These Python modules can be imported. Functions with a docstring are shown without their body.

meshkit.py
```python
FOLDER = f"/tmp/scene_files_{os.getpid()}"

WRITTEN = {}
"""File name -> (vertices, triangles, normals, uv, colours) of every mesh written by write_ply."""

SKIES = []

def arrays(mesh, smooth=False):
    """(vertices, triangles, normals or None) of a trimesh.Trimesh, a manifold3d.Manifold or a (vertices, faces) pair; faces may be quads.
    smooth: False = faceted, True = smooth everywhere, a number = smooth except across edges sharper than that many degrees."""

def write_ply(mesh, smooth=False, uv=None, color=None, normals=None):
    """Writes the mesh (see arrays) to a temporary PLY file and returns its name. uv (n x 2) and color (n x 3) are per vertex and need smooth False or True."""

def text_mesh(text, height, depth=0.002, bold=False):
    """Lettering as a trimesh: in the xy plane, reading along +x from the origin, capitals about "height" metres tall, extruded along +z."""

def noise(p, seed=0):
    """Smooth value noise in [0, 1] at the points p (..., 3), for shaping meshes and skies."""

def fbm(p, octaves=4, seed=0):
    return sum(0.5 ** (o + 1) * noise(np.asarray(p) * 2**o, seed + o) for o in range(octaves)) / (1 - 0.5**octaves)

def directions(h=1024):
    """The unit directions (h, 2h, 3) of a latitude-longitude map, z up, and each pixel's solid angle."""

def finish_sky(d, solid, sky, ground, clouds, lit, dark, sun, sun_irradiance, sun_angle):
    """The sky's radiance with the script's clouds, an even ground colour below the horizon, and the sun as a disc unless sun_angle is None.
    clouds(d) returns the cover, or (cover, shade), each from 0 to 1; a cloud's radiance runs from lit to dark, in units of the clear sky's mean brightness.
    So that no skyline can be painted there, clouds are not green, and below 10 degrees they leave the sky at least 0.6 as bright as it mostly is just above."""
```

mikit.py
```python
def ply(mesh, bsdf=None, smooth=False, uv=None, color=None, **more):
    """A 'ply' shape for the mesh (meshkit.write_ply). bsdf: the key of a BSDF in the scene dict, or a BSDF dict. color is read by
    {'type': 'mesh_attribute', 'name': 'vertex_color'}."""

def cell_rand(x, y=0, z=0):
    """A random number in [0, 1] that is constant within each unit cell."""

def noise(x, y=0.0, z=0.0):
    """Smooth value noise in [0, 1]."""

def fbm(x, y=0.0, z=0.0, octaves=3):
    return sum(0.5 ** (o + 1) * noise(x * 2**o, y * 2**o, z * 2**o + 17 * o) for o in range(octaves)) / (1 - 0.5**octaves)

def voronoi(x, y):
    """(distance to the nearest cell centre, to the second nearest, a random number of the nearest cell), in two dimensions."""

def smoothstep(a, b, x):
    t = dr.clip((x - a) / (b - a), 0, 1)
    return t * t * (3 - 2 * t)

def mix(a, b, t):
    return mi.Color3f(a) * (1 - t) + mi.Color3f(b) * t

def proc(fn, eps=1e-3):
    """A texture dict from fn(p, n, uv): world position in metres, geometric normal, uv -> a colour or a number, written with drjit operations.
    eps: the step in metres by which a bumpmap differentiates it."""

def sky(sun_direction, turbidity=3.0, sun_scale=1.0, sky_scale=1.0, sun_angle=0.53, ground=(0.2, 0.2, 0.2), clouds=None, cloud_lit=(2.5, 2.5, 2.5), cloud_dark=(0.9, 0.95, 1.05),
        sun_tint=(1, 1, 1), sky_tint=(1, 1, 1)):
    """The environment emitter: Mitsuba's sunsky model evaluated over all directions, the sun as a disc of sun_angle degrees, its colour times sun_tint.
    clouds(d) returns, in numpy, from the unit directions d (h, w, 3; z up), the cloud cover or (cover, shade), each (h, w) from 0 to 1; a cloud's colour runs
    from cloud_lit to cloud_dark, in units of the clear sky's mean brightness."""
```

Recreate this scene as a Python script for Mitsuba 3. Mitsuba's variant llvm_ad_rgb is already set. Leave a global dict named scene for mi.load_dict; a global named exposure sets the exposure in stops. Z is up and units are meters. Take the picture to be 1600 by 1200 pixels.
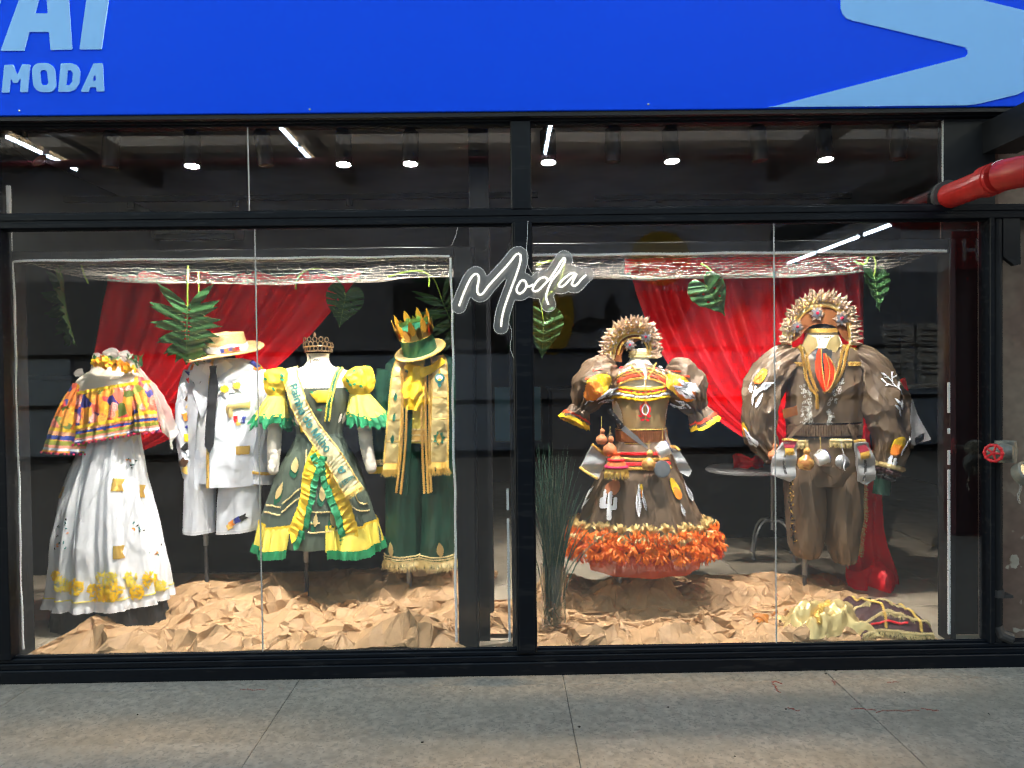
import math
import numpy as np
import trimesh
import mitsuba as mi
import drjit as dr
import mikit
import meshkit
from mikit import proc, noise, fbm, smoothstep, mix
from scipy.interpolate import PchipInterpolator, CubicSpline
from scipy.spatial import cKDTree, Delaunay
from shapely.geometry import Polygon, LineString, Point, MultiPolygon
from shapely import affinity
from shapely.ops import unary_union

T = mi.ScalarTransform4f
PI = math.pi
scene, labels = {}, {}
rng = np.random.default_rng(7)

# ------------------------------------------------------------------ camera, sky, exposure
YAW, PITCH, ROLL = (math.radians(a) for a in (0.6, -1.1, 0.74))
FOCAL = 1190.0
FW = np.array([math.sin(YAW) * math.cos(PITCH), math.cos(YAW) * math.cos(PITCH), math.sin(PITCH)])
_r = np.cross(FW, [0, 0, 1]); _r /= np.linalg.norm(_r)
_u = np.cross(_r, FW)
RT = _r * math.cos(ROLL) - _u * math.sin(ROLL)
UP = _u * math.cos(ROLL) + _r * math.sin(ROLL)
EYE = np.array([0, -4.0, 1.6])
scene['camera'] = {'type': 'perspective', 'fov': math.degrees(2 * math.atan(800 / FOCAL)), 'fov_axis': 'x', 'near_clip': 0.05, 'far_clip': 400.0,
                   'to_world': T().look_at(origin=EYE.tolist(), target=(EYE + FW).tolist(), up=UP.tolist())}
exposure = 5.45
SKY = mikit.sky((0.93, -0.022, 0.36), turbidity=3, sun_scale=0.11, sun_angle=1.4, sky_scale=1.0, sky_tint=(1.22, 0.84, 0.52), sun_tint=(1.0, 0.88, 0.68))
scene['sky'] = SKY
SPOT_I = 0.47             # intensity of each shop spotlight
SPOT_RGB = (1.0, 0.945, 0.855)


def at(px, py, y):
    """a position measured on the photograph (1600 x 1200) at the distance y behind the shop front"""
    d = FW + RT * (px - 800) / FOCAL - UP * (py - 600) / FOCAL
    return EYE + d * (y - EYE[1]) / d[1]


def on_ground(px, py, z=0.0):
    d = FW + RT * (px - 800) / FOCAL - UP * (py - 600) / FOCAL
    return EYE + d * (z - EYE[2]) / d[2]


def seen(p):
    d = np.asarray(p) - EYE
    k = d @ FW
    return np.stack([800 + FOCAL * (d @ RT) / k, 600 - FOCAL * (d @ UP) / k], -1)


# ------------------------------------------------------------------ registering
def key_for(name, parent=None):
    base = f'{parent}__{name}' if parent else name
    k, n = base, 0
    while k in scene or k in labels or any(x.startswith(k + '__') for x in scene):
        n += 1
        k = f'{base}_{n:03d}'
    return k


def thing(name, label, cat, group=None):
    k = key_for(name)
    labels[k] = {'label': label, 'category': cat}
    if group:
        labels[k]['group'] = group
    return k


def obj(name, mesh, mat, parent=None, smooth=False, uv=None, color=None, label=None, stuff=False, **more):
    k = key_for(name, parent)
    scene[k] = mikit.ply(mesh, mat, smooth=smooth, uv=uv, color=color, **more)
    if label:
        labels.setdefault(k, {})['label'] = label
    if stuff:
        labels.setdefault(k, {})['kind'] = 'stuff'
    return k


def single(name, mesh, mat, label, cat, group=None, **kw):
    k = obj(name, mesh, mat, None, **kw)
    labels.setdefault(k, {}).update({'label': label, 'category': cat})
    if group:
        labels[k]['group'] = group
    return k


def struct(name, mesh, mat, **kw):
    k = obj(name, mesh, mat, None, **kw)
    labels[k] = {'kind': 'structure'}
    return k


# ------------------------------------------------------------------ meshes
def cat(ms):
    vs, fs, n = [], [], 0
    for m in ms:
        if isinstance(m, tuple):
            v, f = np.asarray(m[0]), np.asarray(m[1])
            if f.shape[1] == 4:
                f = np.vstack([f[:, [0, 1, 2]], f[:, [0, 2, 3]]])
        else:
            v, f = np.asarray(m.vertices), np.asarray(m.faces)
        vs.append(v); fs.append(f + n); n += len(v)
    return np.vstack(vs), np.vstack(fs)


def box(x0, x1, y0, y1, z0, z1, bev=0.0):
    if bev <= 0:
        m = trimesh.creation.box(bounds=[[x0, y0, z0], [x1, y1, z1]])
        return np.array(m.vertices), np.array(m.faces)
    c = np.array([[x0, y0, z0], [x1, y1, z1]])
    pts = []
    for i in range(8):
        p = np.array([c[(i >> k) & 1][k] for k in range(3)])
        s = np.array([1 if (i >> k) & 1 == 0 else -1 for k in range(3)])
        for k in range(3):
            q = p + s * bev
            q[k] = p[k]
            pts.append(q)
    m = trimesh.convex.convex_hull(np.array(pts))
    return np.array(m.vertices), np.array(m.faces)


def grid_faces(n, m):
    i, j = np.meshgrid(np.arange(n - 1), np.arange(m - 1), indexing='ij')
    a = i * m + j
    return np.stack([a, a + 1, a + m + 1, a + m], -1).reshape(-1, 4)


def grid(P):
    n, m = P.shape[:2]
    f = grid_faces(n, m)
    return P.reshape(-1, 3), np.vstack([f[:, [0, 1, 2]], f[:, [0, 2, 3]]])


def spline(pts, n, closed=False):
    p = np.asarray(pts, float)
    if closed:
        p = np.vstack([p, p[:1]])
    s = np.r_[0, np.cumsum(np.linalg.norm(np.diff(p, axis=0), axis=1) ** 0.7 + 1e-9)]
    c = CubicSpline(s, p, bc_type='periodic' if closed else 'natural')
    q = c(np.linspace(0, s[-1], n * 6))
    d = np.r_[0, np.cumsum(np.linalg.norm(np.diff(q, axis=0), axis=1))]
    return np.stack([np.interp(np.linspace(0, d[-1], n), d, q[:, k]) for k in range(q.shape[1])], 1)


def frames(p, ref=(0, -1, 0)):
    t = np.gradient(p, axis=0)
    t /= np.linalg.norm(t, axis=1, keepdims=True) + 1e-12
    r = np.broadcast_to(np.asarray(ref, float), t.shape)
    e = r - (r * t).sum(1, keepdims=True) * t
    bad = np.linalg.norm(e, axis=1) < 0.15
    e[bad] = np.array([1.0, 0, 0]) - t[bad][:, :1] * t[bad]
    e /= np.linalg.norm(e, axis=1, keepdims=True) + 1e-12
    return t, e, np.cross(e, t)


def tube(pts, r, sides=6, closed=False, cap=True):
    p = np.asarray(pts, float)
    if closed:
        p = np.vstack([p, p[:1]])
    t, e1, e2 = frames(p)
    if closed:
        e1[-1], e2[-1] = e1[0], e2[0]
    r = np.broadcast_to(np.asarray(r, float), (len(p),))
    a = np.arange(sides + 1) * 2 * PI / sides
    P = p[:, None] + r[:, None, None] * (np.cos(a)[None, :, None] * e2[:, None] + np.sin(a)[None, :, None] * e1[:, None])
    v, f = grid(P)
    if cap and not closed:
        n = len(v)
        v = np.vstack([v, p[:1], p[-1:]])
        m = sides + 1
        j = np.arange(sides)
        f = np.vstack([f, np.stack([j + 1, j, np.full(sides, n)], 1), np.stack([(len(p) - 1) * m + j, (len(p) - 1) * m + j + 1, np.full(sides, n + 1)], 1)])
    return v, f


def ribbon(pts, wdir, w, th=0.0015):
    """a thin strap: a polyline widened along wdir (array or vector), with thickness"""
    p = np.asarray(pts, float)
    t, _, _ = frames(p)
    d = np.broadcast_to(np.asarray(wdir, float), p.shape)
    d = d - (d * t).sum(1, keepdims=True) * t
    d = d / (np.linalg.norm(d, axis=1, keepdims=True) + 1e-9)
    n = np.cross(t, d)
    w = np.broadcast_to(np.asarray(w, float), (len(p),))[:, None]
    P = np.stack([p + d * w / 2 + n * th / 2, p - d * w / 2 + n * th / 2, p - d * w / 2 - n * th / 2, p + d * w / 2 - n * th / 2, p + d * w / 2 + n * th / 2], 1)
    return grid(P)


def lathe(profile, n=32, center=(0, 0, 0), tilt=(0, 0), squash=1.0):
    """(r, z) rows turned about z; tilt in degrees about x and y"""
    pr = np.asarray(profile, float)
    a = np.linspace(0, 2 * PI, n + 1)
    P = np.stack([pr[:, :1] * np.cos(a), -pr[:, :1] * np.sin(a) * squash, np.repeat(pr[:, 1:], n + 1, 1)], -1)
    v, f = grid(P)
    R = trimesh.transformations.euler_matrix(math.radians(tilt[0]), math.radians(tilt[1]), 0)[:3, :3]
    return v @ R.T + np.asarray(center), f


def move(m, R=None, t=(0, 0, 0), s=1.0):
    v = np.asarray(m[0]) * s
    if R is not None:
        v = v @ np.asarray(R).T
    return v + np.asarray(t), m[1]


def euler(rx=0, ry=0, rz=0):
    return trimesh.transformations.euler_matrix(math.radians(rx), math.radians(ry), math.radians(rz))[:3, :3]


def polys(g):
    if g.is_empty:
        return []
    return [x for x in (g.geoms if hasattr(g, 'geoms') else [g]) if x.geom_type == 'Polygon' and x.area > 1e-9]


def slab(poly, th, size=None):
    """a flat shape in x, y with the thickness th along z, cut small enough (size) to be bent"""
    ms = []
    for g in polys(poly):
        m = trimesh.creation.extrude_polygon(g, th, engine='earcut')
        if size:
            v, f = trimesh.remesh.subdivide_to_size(m.vertices, m.faces, size, max_iter=12)
            m = trimesh.Trimesh(v, f, process=False)
        ms.append((np.array(m.vertices), np.array(m.faces)))
    return cat(ms)


def plate(poly_px, y, th, bend=None, size=None):
    """a panel facing the street: an outline measured in pixels at the depth y, of the thickness th towards the street"""
    def conv(c):
        return [tuple(at(a, b, y)[[0, 2]]) for a, b in c]
    g = unary_union([Polygon(conv(p.exterior.coords), [conv(i.coords) for i in p.interiors]).buffer(0) for p in polys(poly_px)])
    v, f = slab(g, th, size)
    cx = (g.bounds[0] + g.bounds[2]) / 2
    yy = y - v[:, 2] + (bend(v[:, 0] - cx, v[:, 1]) if bend else 0)
    return np.stack([v[:, 0], yy, v[:, 1]], 1), f


def star(n, r0, r1, rot=0.0):
    a = np.arange(2 * n) * PI / n + rot + PI / 2
    r = np.where(np.arange(2 * n) % 2 == 0, r0, r1)
    return Polygon(np.stack([r * np.cos(a), r * np.sin(a)], 1))


def ellipse(a, b, rot=0, c=(0, 0), n=24):
    return affinity.translate(affinity.rotate(affinity.scale(Point(0, 0).buffer(1, quad_segs=n // 4), a, b), rot, origin=(0, 0)), *c)


def leaf_shape(l, w):
    t = np.linspace(0, 1, 14)
    y = w / 2 * np.sin(PI * t ** 0.8)
    return Polygon(np.vstack([np.stack([y, l * (t - 0.5)], 1), np.stack([-y, l * (t - 0.5)], 1)[::-1]])).buffer(0)


ICO = trimesh.creation.icosphere(subdivisions=1)


def balls(pts, r, sub=None):
    m = ICO if sub is None else trimesh.creation.icosphere(subdivisions=sub)
    r = np.broadcast_to(np.asarray(r, float), (len(pts),))
    return cat([(m.vertices * ri + p, m.faces) for p, ri in zip(np.asarray(pts), r)])


# ------------------------------------------------------------------ cloth surfaces
class Surf:
    """f(u, t) -> points; t runs 0..1 (top to bottom), u an angle or 0..1"""
    def __init__(s, f, u0=0.0, u1=2 * PI):
        s.f, s.u0, s.u1, s._c = f, u0, u1, None

    def pt(s, u, t):
        u, t = np.broadcast_arrays(np.asarray(u, float), np.asarray(t, float))
        return s.f(u, t)

    def nrm(s, u, t):
        e = 2e-3
        a = s.pt(u + e, t) - s.pt(u - e, t)
        b = s.pt(u, np.minimum(t + e, 1)) - s.pt(u, np.maximum(t - e, 0))
        n = np.cross(a, b)
        return n / (np.linalg.norm(n, axis=-1, keepdims=True) + 1e-12)

    def uv(s, nu, nt, u0=None, u1=None, t0=0.0, t1=1.0):
        return np.meshgrid(np.linspace(s.u0 if u0 is None else u0, s.u1 if u1 is None else u1, nu), np.linspace(t0, t1, nt))

    def mesh(s, nu, nt, u0=None, u1=None, t0=0.0, t1=1.0, off=0.0):
        u, t = s.uv(nu, nt, u0, u1, t0, t1)
        P = s.pt(u, t)
        if off:
            P = P + s.nrm(u, t) * off
        return grid(P)

    def loc(s, px, py):
        """(u, t) of the place on the street side of the cloth that the photograph shows at px, py"""
        if s._c is None:
            u, t = s.uv(220, 160)
            P = s.pt(u, t)
            front = (s.nrm(u, t) * (EYE - P)).sum(-1) > 0
            s._c = (u[front], t[front], cKDTree(seen(P[front])))
        _, i = s._c[2].query([px, py])
        return s._c[0][i], s._c[1][i]

    def path(s, pxs, n=40, off=0.004):
        q = spline(pxs, n) if len(pxs) > 2 else np.linspace(pxs[0], pxs[1], n)
        ut = np.array([s.loc(*p) for p in q])
        k = np.ones(5) / 5
        for c in (0, 1):
            ut[:, c] = np.convolve(np.pad(ut[:, c], 2, mode='edge'), k, 'valid')
        P = s.pt(ut[:, 0], ut[:, 1])
        N = s.nrm(ut[:, 0], ut[:, 1])
        return P + N * off, N

    def patch(s, px, py, poly, rot=0.0, th=0.002, off=0.003, size=0.012, puff=0.0):
        """a shape in metres sewn on at a pixel of the photograph"""
        u0, t0 = s.loc(px, py)
        return s.patch_ut(u0, t0, poly, rot, th, off, size, puff)

    def patch_ut(s, u0, t0, poly, rot=0.0, th=0.002, off=0.003, size=0.012, puff=0.0):
        e = 1e-2
        tc = np.clip(t0, 0.03, 0.97)
        lu = np.linalg.norm(s.pt(u0 + e, tc) - s.pt(u0 - e, tc)) / (2 * e)
        lt = np.linalg.norm(s.pt(u0, tc + e) - s.pt(u0, tc - e)) / (2 * e)
        v, f = slab(affinity.rotate(poly, rot, origin=(0, 0)), th, size)
        u, t = u0 - v[:, 0] / lu, np.clip(t0 - v[:, 1] / lt, 0, 1)
        extra = 0.0
        if puff:
            b = affinity.rotate(poly, rot, origin=(0, 0)).boundary
            d = np.array([b.distance(Point(a)) for a in v[:, :2]])
            extra = puff * (1 - np.exp(-d / 0.012))
        return s.pt(u, t) + s.nrm(u, t) * (off + v[:, 2] + extra)[:, None], f


def wrinkle(P, f=8.0, a=0.01, seed=0, o=3):
    return a * (meshkit.fbm(P * f + 31.7 * seed, o, seed) - 0.5) * 2


def crease(u, t, ku, kt, a, seed):
    """sharp soft-cloth ridges over the parameters of a garment"""
    q = np.stack([np.cos(u) * ku + 13.1 * seed, np.sin(u) * ku + 3.7, t * kt + .6 * ku * np.sin(u + seed) * .3], -1)
    n = meshkit.fbm(q, 2, seed + 11)
    n2 = meshkit.fbm(q * 2.1 + 5.0, 2, seed + 17)
    r = np.clip(1 - np.abs(2 * n - 1) * 2.3, 0, 1) ** 1.25 + .22 * np.clip(1 - np.abs(2 * n2 - 1) * 2.6, 0, 1) ** 1.3
    return a * (r - .35)


def body(y, rows, pleat=None, wr=(8, 0.006), shear=0.0, seed=0, expo=1.0, fold=None):
    """a garment about an upright axis. rows: (pixel row, left pixel, right pixel, half depth in metres[, shift in y])"""
    R = np.array([list(r) + [0] * (5 - len(r)) for r in rows], float)
    l = np.array([at(r[1], r[0], y) for r in R]); q = np.array([at(r[2], r[0], y) for r in R])
    z = (l[:, 2] + q[:, 2]) / 2
    s = (z[0] - z) / (z[0] - z[-1])
    F = PchipInterpolator(s, np.stack([(l[:, 0] + q[:, 0]) / 2, y + R[:, 4], (q[:, 0] - l[:, 0]) / 2, R[:, 3], z], 1))

    def f(u, t):
        c = F(t)
        cu, su = np.cos(u), np.sin(u)
        if expo != 1.0:
            cu, su = np.sign(cu) * np.abs(cu) ** expo, np.sign(su) * np.abs(su) ** expo
        x, yy, zz = c[..., 2] * cu, -c[..., 3] * su, c[..., 4]
        d = np.zeros_like(x)
        if pleat is not None:
            d = d + pleat(u, t)
        if fold:
            d = d + crease(u, t, *fold, seed)
        P = np.stack([c[..., 0] + x, c[..., 1] + yy, zz + shear * x], -1)
        if wr[1]:
            d = d + wrinkle(P * np.array([1, 1, 0.45]), wr[0], wr[1], seed)
        P[..., 0] += d * np.cos(u)
        P[..., 1] -= d * np.sin(u)
        return P
    return Surf(f)


def limb(pts, ra, rb=None, pleat=None, wr=(14, 0.006), seed=0, fold=None):
    """a sleeve or arm along points (3-D), with half widths ra across and rb in depth (rows of values along the path)"""
    p = spline(pts, 60)
    t_, e1, e2 = frames(p)
    s = np.linspace(0, 1, 60)
    ra = np.asarray(ra, float); rb = ra if rb is None else np.asarray(rb, float)
    A = PchipInterpolator(np.linspace(0, 1, len(ra)), ra); B = PchipInterpolator(np.linspace(0, 1, len(rb)), rb)
    C, E1, E2 = (CubicSpline(s, x) for x in (p, e1, e2))

    def f(u, t):
        d = pleat(u, t) if pleat is not None else 0.0
        if fold:
            d = d + crease(u, t, *fold, seed) * np.sin(PI * np.clip(t * .96 + .02, 0, 1)) ** .5
        a, b = A(t) + d, B(t) + d
        P = C(t) + (a * np.cos(u))[..., None] * E2(t) + (b * np.sin(u))[..., None] * E1(t)
        if wr[1]:
            w = wrinkle(P, wr[0], wr[1], seed)
            P = P + w[..., None] * (np.cos(u)[..., None] * E2(t) + np.sin(u)[..., None] * E1(t))
        return P
    return Surf(f)


def ruffle(P, N, width, waves, amp, down=(0, 0, -1), rows=7, flare=0.5, seed=0, jag=0.0):
    """a gathered strip hanging from the line P (normals N)"""
    n = len(P)
    d = np.asarray(down, float)
    d = np.broadcast_to(d, P.shape)
    s = np.linspace(0, 1, n)
    ph = waves * 2 * PI * s + 1.6 * np.sin(5.3 * 2 * PI * s + seed) + 0.9 * np.sin(11 * 2 * PI * s + 2 * seed)
    k = np.linspace(0, 1, rows)
    w = np.broadcast_to(np.asarray(width, float), (n,))
    tn = np.gradient(P, axis=0); tn /= np.linalg.norm(tn, axis=1, keepdims=True) + 1e-9
    out = P[None] + d[None] * (k[:, None] * w[None])[..., None] + N[None] * (0.002 + flare * k[:, None] * w[None] + amp * (k[:, None] ** 0.8) * np.sin(ph)[None])[..., None] \
        + tn[None] * (0.4 * amp * k[:, None] * np.cos(ph)[None])[..., None]
    if jag:
        out[-1] += d * (jag * (np.arange(n) % 2))[:, None]
    return grid(out)


def ring(surf, t, n=240, off=0.003, u0=0.0, u1=2 * PI):
    u = np.linspace(u0, u1, n)
    tt = np.full(n, t) if np.isscalar(t) else np.asarray(t)
    N = surf.nrm(u, tt)
    return surf.pt(u, tt) + N * off, N


def fringe(P, N, length, n, r=0.0016, spread=0.25, seed=0, down=(0, 0, -1), out=0.3):
    """n threads hanging from the line P"""
    g = np.random.default_rng(seed)
    s = np.linspace(0, len(P) - 1.001, n)
    i = s.astype(int); w = (s - i)[:, None]
    a = P[i] * (1 - w) + P[i + 1] * w
    nn = N[i]
    tn = np.gradient(P, axis=0)[i]; tn /= np.linalg.norm(tn, axis=1, keepdims=True) + 1e-9
    L = length * g.uniform(0.8, 1.08, n)[:, None]
    d = np.asarray(down, float) + nn * out * g.uniform(0.3, 1.2, n)[:, None] + tn * g.normal(0, spread, n)[:, None]
    d /= np.linalg.norm(d, axis=1, keepdims=True)
    m = a + d * L * 0.5 + nn * 0.15 * L * g.uniform(0, 1, n)[:, None]
    b = a + d * L + tn * (g.normal(0, 0.15, n)[:, None] * L)
    vs, fs = [], []
    ang = np.arange(3) * 2 * PI / 3
    bn = np.cross(tn, d)
    for q, rr in ((a, r), (m, r), (b, r * 0.5)):
        vs.append(q[:, None] + rr * (np.cos(ang)[None, :, None] * tn[:, None] + np.sin(ang)[None, :, None] * bn[:, None]))
    v = np.stack(vs, 1)   # n,3,3,3
    base = np.arange(n)[:, None] * 9
    for lv in (0, 1):
        for j in range(3):
            k = (j + 1) % 3
            fs.append(np.hstack([base + lv * 3 + j, base + lv * 3 + k, base + lv * 3 + 3 + k]))
            fs.append(np.hstack([base + lv * 3 + j, base + lv * 3 + 3 + k, base + lv * 3 + 3 + j]))
    return v.reshape(-1, 3), np.vstack(fs)


def braid(P, N, w=0.006, per=0.010):
    """a plaited trim: two cords twisting along the line P"""
    d = np.r_[0, np.cumsum(np.linalg.norm(np.diff(P, axis=0), axis=1))]
    n = max(8, int(d[-1] / per * 5))
    s = np.linspace(0, d[-1], n)
    p = np.stack([np.interp(s, d, P[:, k]) for k in range(3)], 1); q = np.stack([np.interp(s, d, N[:, k]) for k in range(3)], 1)
    t = np.gradient(p, axis=0); t /= np.linalg.norm(t, axis=1, keepdims=True) + 1e-9
    b = np.cross(q, t)
    out = []
    for ph in (0, PI):
        a = s / per * PI + ph
        out.append(tube(p + b * (w * 0.5 * np.sin(a))[:, None] + q * (w * 0.25 * (1 + np.cos(a)))[:, None], w * 0.3, 4))
    return cat(out)


def line3(pts, n=2):
    return np.asarray(pts, float) if n <= len(pts) else spline(pts, n)


# ------------------------------------------------------------------ materials
def rgb(c):
    return {'type': 'rgb', 'value': list(map(float, c))}


def mat(name, color, rough=0.6, metal=0.0, sheen=0.0, spec=0.5, bump=None, scale=0.0, coat=0.0, opacity=None):
    b = {'type': 'principled', 'base_color': color if isinstance(color, dict) else rgb(color), 'roughness': rough if isinstance(rough, dict) else float(rough), 'specular': float(spec)}
    if metal:
        b['metallic'] = float(metal)
    if sheen:
        b['sheen'] = float(sheen); b['sheen_tint'] = 0.5
    if coat:
        b['clearcoat'] = float(coat); b['clearcoat_gloss'] = 0.8
    if bump is not None:
        b = {'type': 'bumpmap', 'arbitrary': bump, 'scale': float(scale), 'bsdf': b}
    b = {'type': 'twosided', 'bsdf': b}
    if opacity is not None:
        b = {'type': 'mask', 'opacity': opacity if isinstance(opacity, dict) else float(opacity), 'bsdf': b}
    scene[name] = b
    return name


VC = {'type': 'mesh_attribute', 'name': 'vertex_color'}
f_weave = proc(lambda p, n, uv: fbm(p.x * 260, p.y * 260, p.z * 260, 2), eps=6e-4)
f_crinkle = proc(lambda p, n, uv: fbm(p.x * 40, p.y * 40, p.z * 26, 3), eps=2e-3)
f_glitter = proc(lambda p, n, uv: mikit.cell_rand(p.x * 420, p.y * 420, p.z * 420), eps=1.5e-3)


def f_pavement(p, n, uv):
    g = fbm(p.x * 1.3, p.y * 1.3, 0, 4)
    f = fbm(p.x * 38, p.y * 38, 3, 3)
    sp = smoothstep(0.70, 0.80, noise(p.x * 95, p.y * 95, 7))
    st = smoothstep(0.56, 0.70, fbm(p.x * 2.1 + 9, p.y * 5.0, 2, 4))
    v = 0.205 + 0.05 * (g - 0.5) + 0.12 * (f - 0.5)
    c = mi.Color3f(v * 1.03, v * 0.965, v * 0.89)
    c = mix(c, mi.Color3f(0.12, 0.118, 0.112), 0.55 * sp)
    return mix(c, mi.Color3f(0.17, 0.16, 0.14), 0.35 * st)


def f_stucco(p, n, uv):
    g = fbm(p.x * 3.2, p.y * 3.2, p.z * 2.2, 4)
    f = fbm(p.x * 30, p.y * 30, p.z * 30, 3)
    c = mix(mi.Color3f(0.16, 0.105, 0.085), mi.Color3f(0.22, 0.17, 0.135), smoothstep(0.35, 0.65, g))
    chips = smoothstep(0.66, 0.72, fbm(p.x * 16, p.y * 16, p.z * 13 + 4, 3)) * smoothstep(1.1, 0.4, p.z)
    c = mix(c, mi.Color3f(0.42, 0.38, 0.32), chips)
    return c * (0.8 + 0.4 * f)


def f_frame(p, n, uv):
    s = fbm(p.x * 6, p.y * 30, p.z * 30, 3)
    d = smoothstep(0.60, 0.75, fbm(p.x * 9, p.y * 40, p.z * 40 + 2, 3))
    return mix(mi.Color3f(0.0030, 0.0052, 0.0100) * (0.8 + 0.4 * s), mi.Color3f(0.03, 0.032, 0.036), 0.3 * d)


mat('m_pavement', proc(f_pavement), 0.75, bump=proc(lambda p, n, uv: fbm(p.x * 70, p.y * 70, 1, 3), eps=2e-3), scale=0.0022)
mat('m_joint', (0.10, 0.096, 0.088), 0.9)
mat('m_stucco', proc(f_stucco), 0.85, bump=proc(lambda p, n, uv: fbm(p.x * 25, p.y * 25, p.z * 25, 4), eps=3e-3), scale=0.008)
mat('m_frame', proc(f_frame), 0.42, spec=0.2)
mat('m_black', (0.007, 0.0085, 0.012), 0.5, spec=0.35)
mat('m_black_gloss', (0.008, 0.008, 0.009), 0.22)
mat('m_matte_black', (0.010, 0.010, 0.011), 0.7)
mat('m_blue', (0.0, 0.070, 0.92), 0.45, spec=0.10)
mat('m_pale_blue', (0.22, 0.50, 0.99), 0.45, spec=0.2)
mat('m_screw', (0.55, 0.56, 0.58), 0.3, 0.9)
mat('m_tile', proc(lambda p, n, uv: mi.Color3f(0.36, 0.31, 0.235) * (0.82 + 0.36 * fbm(p.x * 9, p.y * 9, 0, 4))), 0.28, spec=0.5)
mat('m_room_wall', proc(lambda p, n, uv: mi.Color3f(0.035, 0.040, 0.045) * (0.75 + 0.5 * fbm(p.x * 2, p.y * 2, p.z * 2, 4))), 0.8)
mat('m_ceiling', proc(lambda p, n, uv: mi.Color3f(0.33, 0.34, 0.37) * (0.8 + 0.4 * fbm(p.x * 3, p.y * 3, 0, 4))), 0.9)
mat('m_teal_wall', (0.30, 0.46, 0.44), 0.8)
mat('m_white_plastic', (0.62, 0.63, 0.60), 0.4)
mat('m_grey_metal', (0.30, 0.31, 0.32), 0.42, 0.7)
mat('m_dark_metal', (0.06, 0.06, 0.065), 0.45, 0.4)
mat('m_red_pipe', proc(lambda p, n, uv: mi.Color3f(0.36, 0.018, 0.016) * (0.75 + 0.5 * fbm(p.x * 20, p.y * 20, p.z * 20, 3))), 0.35)
mat('m_valve_red', (0.50, 0.012, 0.022), 0.35)
mat('m_valve_grey', proc(lambda p, n, uv: mi.Color3f(0.16, 0.17, 0.165) * (0.6 + 0.8 * fbm(p.x * 40, p.y * 40, p.z * 40, 3))), 0.5, 0.3)
mat('m_rope', (0.82, 0.85, 0.90), 0.6)
mat('m_net', (0.34, 0.31, 0.27), 0.9)
mat('m_white_paint', (0.75, 0.76, 0.78), 0.6)
mat('m_lens', (0.8, 0.8, 0.8), 0.2)
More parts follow.
